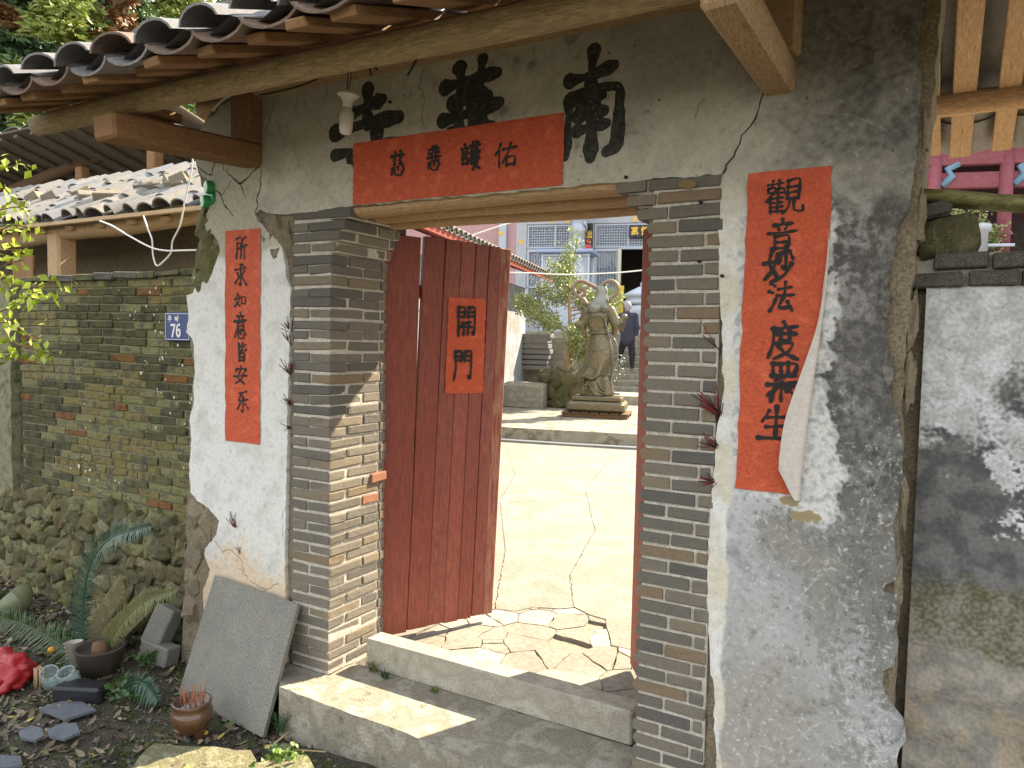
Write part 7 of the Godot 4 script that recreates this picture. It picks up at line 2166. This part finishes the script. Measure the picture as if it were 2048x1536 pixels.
	# red plastic bag, crumpled
	var bag := blob([[Vector3(-0.1, 0.04, 0), Vector3(0.06, 0.05, 0), 0.07, 0.085], [Vector3(-0.02, 0.08, 0), Vector3(0.05, 0.10, 0.02), 0.06, 0.05], [Vector3(-0.16, 0.06, 0.04), Vector3(-0.1, 0.1, 0.0), 0.06, 0.05], [Vector3(0.09, 0.04, 0.05), Vector3(0.11, 0.01, 0.06), 0.045, 0.04]], 0.014, 0.03)
	var mdt := MeshDataTool.new()
	mdt.create_from_surface(bag, 0)
	var bn := noise(87, 6.0, 3)
	for i in mdt.get_vertex_count():
		var v := mdt.get_vertex(i)
		mdt.set_vertex(i, v + mdt.get_vertex_normal(i) * 0.035 * (absf(bn.get_noise_3dv(v)) * 2.0 - 0.5))
	var bm := ArrayMesh.new()
	mdt.commit_to_surface(bm)
	var bs := SurfaceTool.new()
	bs.create_from(bm, 0)
	bs.generate_normals()
	var bag_m := plain([0.30, 0.010, 0.016], 0.45)
	tag(inst("plastic_bag", bs.commit(), bag_m, self, Transform3D(Basis.IDENTITY.scaled(Vector3(1.1, 0.8, 1.1)), Vector3(-4.073, -0.17, 0.592))), "crumpled shiny red plastic bag lying among the fronds", "bag")
	# tilted green bowl
	st = mb(true)
	lathe(st, [Vector2(0.001, 0.0), Vector2(0.05, 0.0), Vector2(0.10, 0.04), Vector2(0.135, 0.11), Vector2(0.13, 0.113), Vector2(0.095, 0.047), Vector2(0.001, 0.012)], 22)
	var bw := fin(st, "broken_bowl", plain([0.19, 0.21, 0.12], 0.4))
	bw.transform = Transform3D(Basis.from_euler(Vector3(0.5, 0, 0.75)), Vector3(-4.831, -0.12, 0.138))
	tag(bw, "pale green bowl tipped on its side by the rubble footing", "bowl")
	# nested cups, jars, black pot, tile, shards
	var cups := thing("nested_cups", "stack of nested white plastic cups leaning in the litter", "cups", Vector3(-3.938, -0.2, 0.329))
	for k in 5:
		st = mb(true)
		lathe(st, [Vector2(0.030, 0.0), Vector2(0.045, 0.05), Vector2(0.048, 0.052), Vector2(0.043, 0.05), Vector2(0.028, 0.004)], 16, Vector3(-0.004 * k, 0.016 + 0.019 * k, 0))
		fin(st, "cup", plain([0.34, 0.31, 0.25], 0.5), cups)
	cups.rotation.z = 0.12
	var glass := StandardMaterial3D.new()
	glass.transparency = BaseMaterial3D.TRANSPARENCY_ALPHA
	glass.albedo_color = Color(0.7, 0.78, 0.78, 0.3)
	glass.roughness = 0.05
	for k in 2:
		st = mb(true)
		lathe(st, [Vector2(0.001, 0.0), Vector2(0.042, 0.0), Vector2(0.045, 0.02), Vector2(0.045, 0.085), Vector2(0.040, 0.095), Vector2(0.041, 0.11), Vector2(0.037, 0.11), Vector2(0.036, 0.095), Vector2(0.041, 0.08), Vector2(0.041, 0.01), Vector2(0.001, 0.006)], 18)
		var j := fin(st, "glass_jar", glass)
		j.transform = Transform3D(Basis.from_euler(Vector3(0.5, 0.2, -0.35 + 0.3 * k)), [Vector3(-3.828, -0.18, 0.519), Vector3(-3.717, -0.18, 0.475)][k])
		tag(j, ["empty clear glass jar next to the red bag", "empty clear glass jar next to the nested cups"][k], "jar", "glass jars")
	var fruit := inst("yellow_fruit", lump(Vector3(0.038, 0.036, 0.038), 1.0, 0.02, 4, 2), plain([0.55, 0.27, 0.02], 0.5), self, Transform3D(Basis.IDENTITY, Vector3(-4.132, -0.13, 0.357)))
	tag(fruit, "small yellow orange fruit lying behind the glass jars", "fruit")
	var pot := thing("black_planter", "crushed black plastic planter lying on the dirt", "planter", Vector3(-3.588, -0.185, 0.508), 0.5)
	st = mb()
	cbox(st, Vector3(0, 0.03, 0), Vector3(0.24, 0.07, 0.13), 0.012, 0.012)
	fin(st, "shell", plain([0.012, 0.012, 0.016], 0.45), pot)
	var shard_m := nmat(57, [[0.07, 0.08, 0.10], [0.12, 0.13, 0.15], [0.09, 0.10, 0.12]], 3.0, 0.02, 0.15, 0.2, 0.6, 0.15, 256)
	var sp := [[Vector3(-3.506, -0.195, 0.627), 0.135, "slate grey floor tile lying face up with leaves on it"], [Vector3(-3.319, -0.195, 0.75), 0.085, "broken blue grey tile shard lying flat in the litter"], [Vector3(-3.413, -0.195, 0.834), 0.07, "small blue grey tile shard near the frame edge litter"], [Vector3(-3.282, -0.195, 1.007), 0.07, "chipped blue grey tile shard on bare dirt"]]
	for k in sp.size():
		st = mb()
		var poly := PackedVector2Array()
		var n := 4 if k == 0 else 6
		for q in n:
			var a := TAU * (q + 0.5) / n + rng.randf_range(-0.2, 0.2)
			poly.append(Vector2(cos(a) * 1.15, sin(a) * 0.75) * sp[k][1] * rng.randf_range(0.8, 1.1))
		slab(st, poly, 0.0, 0.012)
		var s := fin(st, "tile_shard", shard_m)
		s.transform = Transform3D(Basis.from_euler(Vector3(-PI / 2 + rng.randf_range(-0.08, 0.08), 0, 0.0)), sp[k][0] + Vector3(0, 0.02, 0))
		tag(s, sp[k][2], "tile", "tile shards on the ground")
	# bundle of pale bamboo sticks
	var bb := thing("stick_bundle", "short bundle of pale sticks beside the red bag", "sticks", Vector3(-3.868, -0.2, 0.559))
	for k in 9:
		st = mb(true)
		var p := Vector3(rng.randf_range(-0.03, 0.03), 0, rng.randf_range(-0.02, 0.02))
		tube(st, [p, p + Vector3(rng.randf_range(-0.02, 0.02), 0.11, 0.0)], 0.005, 5)
		fin(st, "stick", M.wood_y, bb)
	# leaf litter, pebbles and moss
	var lm := mb()
	for k in 4:
		var z0 := -0.018 + k * 0.009
		lm.set_color(Color.WHITE)
		var w := [0.004, 0.013, 0.015, 0.010, 0.001]
		quad(lm, Vector3(-0.03 + k * 0.017, 0.003 * absf(k - 2), -w[k]), Vector3(-0.03 + k * 0.017, 0.003 * absf(k - 2), w[k]), Vector3(-0.013 + k * 0.017, 0.003 * absf(k - 1), w[k + 1]), Vector3(-0.013 + k * 0.017, 0.003 * absf(k - 1), -w[k + 1]))
	lm.generate_normals()
	var xf: Array = []
	var cols: Array = []
	for k in 6500:
		var x := rng.randf_range(-5.9, -2.3)
		var z := rng.randf_range(-0.12, 1.5)
		var dens := 0.35 + 0.65 * sin(x * 2.1 + 0.4) * cos(z * 2.7) + 0.6 * smoothstep(-3.1, -4.0, x)
		if rng.randf() > dens:
			continue
		xf.append(Transform3D(Basis.from_euler(Vector3(rng.randf_range(-0.6, 0.6), rng.randf() * TAU, rng.randf_range(-0.6, 0.6))).scaled(Vector3.ONE * rng.randf_range(0.3, 0.95)), Vector3(x, ground_h(x, z) + rng.randf_range(0.004, 0.02), z)))
		var r := rng.randf()
		var g := rng.randf_range(0.7, 1.3)
		cols.append((Color(0.15, 0.115, 0.075) if r < 0.4 else Color(0.09, 0.065, 0.045) if r < 0.65 else Color(0.24, 0.20, 0.14) if r < 0.82 else Color(0.10, 0.12, 0.04) if r < 0.95 else Color(0.42, 0.33, 0.07)) * g)
	var vm := StandardMaterial3D.new()
	vm.vertex_color_use_as_albedo = true
	vm.roughness = 0.8
	vm.cull_mode = BaseMaterial3D.CULL_DISABLED
	tag(many("leaf_litter", lm.commit(), vm, xf, cols, self), "brown and yellow leaf litter scattered over the dirt", "leaves", "", "stuff")
	xf = []
	cols = []
	for k in 2600:
		var x := rng.randf_range(-5.6, -1.0)
		var z := rng.randf_range(-0.1, 1.5) if x < -2.6 else rng.randf_range(0.25, 1.5)
		var s := rng.randf_range(0.004, 0.014) * (2.2 if rng.randf() < 0.04 else 1.0)
		xf.append(Transform3D(Basis.from_euler(Vector3(rng.randf() * TAU, rng.randf() * TAU, 0)).scaled(Vector3(s, s * 0.7, s)), Vector3(x, ground_h(x, z) + s * 0.15, z)))
		var g := rng.randf_range(0.05, 0.2)
		cols.append(Color(g, g * 0.9, g * 0.75) if rng.randf() > 0.02 else Color(0.6, 0.6, 0.58))
	tag(many("pebbles", ROCKS[2], vm, xf, cols, self), "small pebbles and grit scattered over the dirt", "pebbles", "", "stuff")
	xf = []
	cols = []
	for k in 5200:
		var x := rng.randf_range(-5.6, -1.2)
		var z := rng.randf_range(0.0, 1.5) if x < -2.6 else rng.randf_range(0.28, 1.5)
		var n := sin(x * 3.3 + 1.0) * sin(z * 4.1 + 0.5) + 0.5 * sin(x * 9.0) * sin(z * 8.0)
		if n < -0.05:
			continue
		xf.append(Transform3D(Basis.from_euler(Vector3(rng.randf_range(-0.4, 0.4), rng.randf() * TAU, rng.randf_range(-0.4, 0.4))).scaled(Vector3.ONE * rng.randf_range(0.15, 0.32)), Vector3(x, ground_h(x, z) + 0.004, z)))
		var g := rng.randf_range(0.6, 1.2)
		cols.append(Color(0.075, 0.105, 0.016) * g)
	tag(many("ground_moss", leaf_mesh(0.05, 0.02, 6, 0.03), vm, xf, cols, self), "green moss and tiny weeds growing on the dirt", "moss", "", "stuff")
	# broad-leaved weeds round the cycad
	for k in 4:
		var wd := thing("weed", ["leafy green weed sprouting beside the cement brick", "low green weed sprouting under the lowest frond", "leafy green weed sprouting behind the nested cups", "small bright green weed at the foot of the lowest step"][k], "weed", [Vector3(-3.634, -0.2, 0.114), Vector3(-3.395, -0.2, 0.399), Vector3(-4.329, -0.2, 0.202), Vector3(-2.318, -0.2, 0.424)][k])
		var wx: Array = []
		var wc: Array = []
		for q in 26:
			wx.append(Transform3D(Basis.from_euler(Vector3(rng.randf_range(-0.7, 0.7), rng.randf() * TAU, rng.randf_range(-0.7, 0.7))).scaled(Vector3.ONE * rng.randf_range(0.4, 0.9)), Vector3(rng.randf_range(-0.08, 0.08), rng.randf_range(0.01, 0.10), rng.randf_range(-0.06, 0.06))))
			wc.append(Color(0.05, 0.11, 0.03) if k < 3 else Color(0.12, 0.2, 0.03))
		many("leaves", leaf_mesh(0.05, 0.018, 3, 0.02), leaf_mat(), wx, wc, wd)
	# bright sapling at the left
	var sp2 := thing("sapling", "sapling with bright yellow green leaves before the mossy wall pier", "sapling", Vector3(-5.0, -0.2, 0.35))
	var so := -sp2.position
	st = mb(true)
	tube(st, smooth_path([Vector3(-5.0, -0.2, 0.35), Vector3(-5.03, 0.6, 0.33), Vector3(-5.0, 1.2, 0.3), Vector3(-5.06, 1.7, 0.3), Vector3(-5.05, 2.2, 0.3)]).map(func(p): return p + so), 0.012, 6)
	var lx: Array = []
	var lc: Array = []
	for tw in [[Vector3(-5.065, 1.511, 0.3), Vector3(-4.723, 1.553, 0.3), Vector3(-4.512, 1.522, 0.3), Vector3(-4.31, 1.493, 0.3), Vector3(-4.174, 1.48, 0.3)], [Vector3(-5.045, 2.017, 0.3), Vector3(-4.712, 1.891, 0.3), Vector3(-4.451, 1.844, 0.3), Vector3(-4.276, 1.854, 0.3), Vector3(-4.145, 1.873, 0.3)], [Vector3(-4.921, 2.274, 0.3), Vector3(-4.7, 2.288, 0.3), Vector3(-4.489, 2.288, 0.3), Vector3(-4.39, 2.213, 0.3)], [Vector3(-4.855, 2.557, 0.3), Vector3(-4.586, 2.517, 0.3), Vector3(-4.482, 2.548, 0.3)], [Vector3(-4.943, 1.661, 0.3), Vector3(-4.664, 1.72, 0.3), Vector3(-4.453, 1.775, 0.3), Vector3(-4.326, 1.801, 0.3)], [Vector3(-4.935, 1.896, 0.3), Vector3(-4.656, 1.975, 0.3), Vector3(-4.472, 1.997, 0.3)], [Vector3(-4.983, 2.132, 0.3), Vector3(-4.703, 2.175, 0.3), Vector3(-4.544, 2.194, 0.3), Vector3(-4.416, 2.173, 0.3)], [Vector3(-4.974, 2.365, 0.3), Vector3(-4.751, 2.377, 0.3), Vector3(-4.642, 2.424, 0.3)], [Vector3(-4.944, 1.632, 0.3), Vector3(-4.666, 1.648, 0.3), Vector3(-4.56, 1.635, 0.3), Vector3(-4.358, 1.553, 0.3)], [Vector3(-4.894, 1.426, 0.3), Vector3(-4.673, 1.447, 0.3), Vector3(-4.565, 1.493, 0.3)], [Vector3(-4.928, 2.072, 0.3), Vector3(-4.707, 2.062, 0.3), Vector3(-4.496, 2.053, 0.3)]]:
		var path := smooth_path(tw)
		tube(st, path.map(func(p): return p + so), 0.004, 5)
		for p in path:
			for k in 2:
				lx.append(Transform3D(Basis.from_euler(Vector3(rng.randf_range(-0.8, 0.8), rng.randf() * TAU, rng.randf_range(-0.8, 0.8))).scaled(Vector3.ONE * rng.randf_range(0.6, 1.25)), p + so + Vector3(rng.randfn(0, 0.035), rng.randfn(0, 0.03), rng.randfn(0, 0.05))))
				var g := rng.randf_range(0.8, 1.2)
				lc.append(Color(0.32, 0.38, 0.035) * g)
	fin(st, "twigs", M.wood_dark, sp2)
	var lfm := StandardMaterial3D.new()
	lfm.vertex_color_use_as_albedo = true
	lfm.roughness = 0.45
	lfm.cull_mode = BaseMaterial3D.CULL_DISABLED
	lfm.backlight_enabled = true
	lfm.backlight = Color(0.55, 0.62, 0.1)
	many("leaves", leaf_mesh(0.056, 0.019, 1, 0.0), lfm, lx, lc, sp2)

# ---------------------------------------------------------------- bulb, bottles, incense and wires
func make_small_things():
	var b := thing("light_bulb", "unlit white bulb in a white lamp holder hanging by two wires", "bulb", Vector3(-2.238, 2.546, 0.14))
	var st := mb(true)
	lathe(st, [Vector2(0.001, 0.088), Vector2(0.046, 0.086), Vector2(0.048, 0.080), Vector2(0.040, 0.074), Vector2(0.026, 0.062), Vector2(0.021, 0.048), Vector2(0.020, 0.030), Vector2(0.001, 0.030)], 22)
	fin(st, "lamp_holder", M.white, b)
	b.rotation.z = -0.10
	st = mb(true)
	lathe(st, [Vector2(0.001, 0.029), Vector2(0.018, 0.029), Vector2(0.019, 0.020), Vector2(0.029, 0.012), Vector2(0.030, -0.020), Vector2(0.029, -0.022), Vector2(0.001, -0.022)], 22)
	fin(st, "bulb_base", plain([0.70, 0.69, 0.63], 0.4), b)
	st = mb(true)
	lathe(st, [Vector2(0.0285, -0.0225), Vector2(0.0285, -0.058), Vector2(0.025, -0.074), Vector2(0.016, -0.082), Vector2(0.001, -0.084)], 22)
	fin(st, "bulb_cap", plain([0.80, 0.78, 0.74], 0.25), b)
	st = mb(true)
	tube(st, smooth_path([Vector3(-2.231, 2.653, 0.14), Vector3(-2.235, 2.708, 0.12), Vector3(-2.281, 2.79, 0.08)]), 0.0022, 5)
	tube(st, smooth_path([Vector3(-2.239, 2.654, 0.14), Vector3(-2.252, 2.721, 0.12), Vector3(-2.295, 2.791, 0.08)]), 0.0022, 5)
	tag(fin(st, "bulb_wire", M.wire_black), "pair of thin dark wires holding up the lamp holder", "wire")
	# wire run along the wall plate, with loose ends
	st = mb(true)
	tube(st, smooth_path([Vector3(-2.822, 2.726, 0.09), Vector3(-2.564, 2.73, 0.09), Vector3(-2.269, 2.775, 0.09), Vector3(-2.103, 2.777, 0.09), Vector3(-1.87, 2.774, 0.09), Vector3(-1.607, 2.778, 0.09), Vector3(-1.345, 2.774, 0.09), Vector3(-1.104, 2.764, 0.09), Vector3(-0.919, 2.758, 0.09), Vector3(-0.747, 2.753, 0.09)]), 0.004, 5)
	tag(fin(st, "plate_wire", M.wire_black), "dark wire running along the wooden wall plate above the characters", "wire")
	var ends := [[[Vector3(-2.171, 2.784, 0.09), Vector3(-2.151, 2.714, 0.09)], "short dark wire end dangling beside the bulb wires"], [[Vector3(-1.875, 2.787, 0.09), Vector3(-1.957, 2.68, 0.09)], "long dark wire end slanting down from the wall plate"], [[Vector3(-2.171, 2.78, 0.09), Vector3(-2.116, 2.73, 0.09)], "bent dark wire end poking out near the bulb"]]
	for e in ends:
		st = mb(true)
		tube(st, e[0], 0.0045, 5)
		tag(fin(st, "wire_end", M.wire_black), e[1], "wire", "loose wire ends")
	# green bottles bedded in the broken wall end
	var bg := StandardMaterial3D.new()
	bg.albedo_color = lin([0.03, 0.25, 0.09])
	bg.roughness = 0.06
	bg.refraction_enabled = true
	bg.refraction_scale = 0.05
	for k in 3:
		st = mb(true)
		lathe(st, [Vector2(0.001, 0.0), Vector2(0.026, -0.004), Vector2(0.033, 0.0), Vector2(0.035, 0.01), Vector2(0.035, 0.16), Vector2(0.014, 0.21), Vector2(0.013, 0.26), Vector2(0.001, 0.26)], 20)
		var bt := fin(st, "glass_bottle", bg)
		bt.transform = Transform3D(Basis.from_euler(Vector3(-PI / 2 + 0.08, -0.35, 0)), [Vector3(-3.291, 2.353, 0.02), Vector3(-3.318, 2.282, 0.02), Vector3(-3.279, 2.296, 0)][k])
		tag(bt, ["upper green glass bottle bedded bottom outward in the broken wall end", "lower green glass bottle bedded bottom outward in the broken wall end", "green glass bottle half hidden behind the other two in the wall end"][k], "bottle", "bottles bedded in the wall")
	# incense sticks stuck into the joints and the plaster
	var inc := [[Vector3(-2.721, 1.62, 0), Vector3(-0.2, 1, 0.6), 9, 0.075, "dark burnt incense bunch in the joint high beside the left pillar"], [Vector3(-2.72, 1.561, 0), Vector3(-0.3, 1, 0.5), 8, 0.07, "burnt incense bunch just under the highest one beside the left pillar"], [Vector3(-2.723, 1.416, 0), Vector3(0.4, 1, 0.6), 13, 0.085, "thick fan of red incense sticks beside the left pillar"], [Vector3(-2.722, 1.276, 0), Vector3(0.3, 0.6, 0.8), 11, 0.06, "spreading tuft of incense sticks below the thick fan"], [Vector3(-2.721, 1.162, 0), Vector3(0.4, 0.0, 0.9), 8, 0.06, "lowest sparse tuft of incense sticks beside the left pillar"], [Vector3(-0.65, 1.352, 0), Vector3(-0.7, 0.75, 0.6), 26, 0.12, "large fan of dark red incense sticks at the right pillar"], [Vector3(-0.656, 1.247, 0), Vector3(-0.8, 0.4, 0.6), 13, 0.075, "middle tuft of dark red incense sticks at the right pillar"], [Vector3(-0.659, 1.125, 0), Vector3(-0.7, 0.35, 0.7), 14, 0.075, "lowest tuft of burnt incense sticks at the right pillar"], [Vector3(-3.099, 0.601, 0), Vector3(-0.05, 1, 0.4), 12, 0.10, "upright red incense bunch stuck in the white plaster"], [Vector3(-3.061, 0.477, 0), Vector3(0.05, 1, 0.5), 7, 0.06, "short burnt incense stubs stuck low in the white plaster"], [Vector3(-0.665, 1.585, 0), Vector3(-0.6, 0.8, 0.4), 2, 0.13, "two single burnt incense sticks above the large fan"]]
	for q in inc:
		var t := thing("incense_bunch", q[4], "incense", q[0], 0.0, "incense sticks in the wall")
		for k in q[2]:
			var d: Vector3 = ((q[1] as Vector3).normalized() + Vector3(rng.randfn(0, 0.28), rng.randfn(0, 0.25), rng.randfn(0, 0.18))).normalized()
			if d.z < 0.12:
				d.z = 0.12
			st = mb(true)
			var p := Vector3(rng.randf_range(-0.006, 0.006), rng.randf_range(-0.006, 0.006), -0.01)
			tube(st, [p, p + d * q[3] * rng.randf_range(0.55, 1.1)], 0.0017, 4)
			fin(st, "stick", M.incense if k % 3 != 0 else M.ink, t)
	# nails in the pillar and a leaf stuck at its head
	for p in [Vector3(-0.745, 2.093, 0), Vector3(-0.743, 1.89, 0), Vector3(-0.662, 1.838, 0), Vector3(-2.117, 2.621, 0), Vector3(-1.022, 2.203, 0)]:
		st = mb(true)
		tube(st, [p - Vector3(0, 0, 0.01), p + Vector3(0, 0, 0.012)], 0.006, 8)
		tag(fin(st, "nail", M.ink), "dark nail head driven into the gate wall", "nail", "nails in the gate wall")
	var lf := mb()
	var lp: Vector3 = Vector3(-0.793, 2.158, 0.012)
	for k in 10:
		var a0 := TAU * k / 10.0
		var a1 := TAU * (k + 1) / 10.0
		tri(lf, Vector3(0, 0, 0.006), Vector3(cos(a0) * 0.034, sin(a0) * 0.016, 0), Vector3(cos(a1) * 0.034, sin(a1) * 0.016, 0))
	var dl := fin(lf, "dry_leaf", plain([0.20, 0.14, 0.07], 0.8))
	dl.transform = Transform3D(Basis.from_euler(Vector3(0, 0, -0.1)), lp)
	tag(dl, "dry brown leaf stuck over the top brick of right pillar", "leaf")
	# kindling dust: fallen twigs at the step
	for k in 3:
		st = mb(true)
		var p: Vector3 = [Vector3(-2.355, -0.19, 0.305), Vector3(-2.38, -0.19, 0.367), Vector3(-2.412, -0.15, 0.379)][k]
		tube(st, [p, p + Vector3([0.16, 0.05, 0.02][k], 0.03, [-0.02, 0.03, -0.08][k])], 0.004, 5)
		tag(fin(st, "twig", M.wood_x), ["long pale twig lying before the gate step", "short pale twig lying beside the long one", "thin twig leaning at the slab corner"][k], "twig", "twigs on the path")
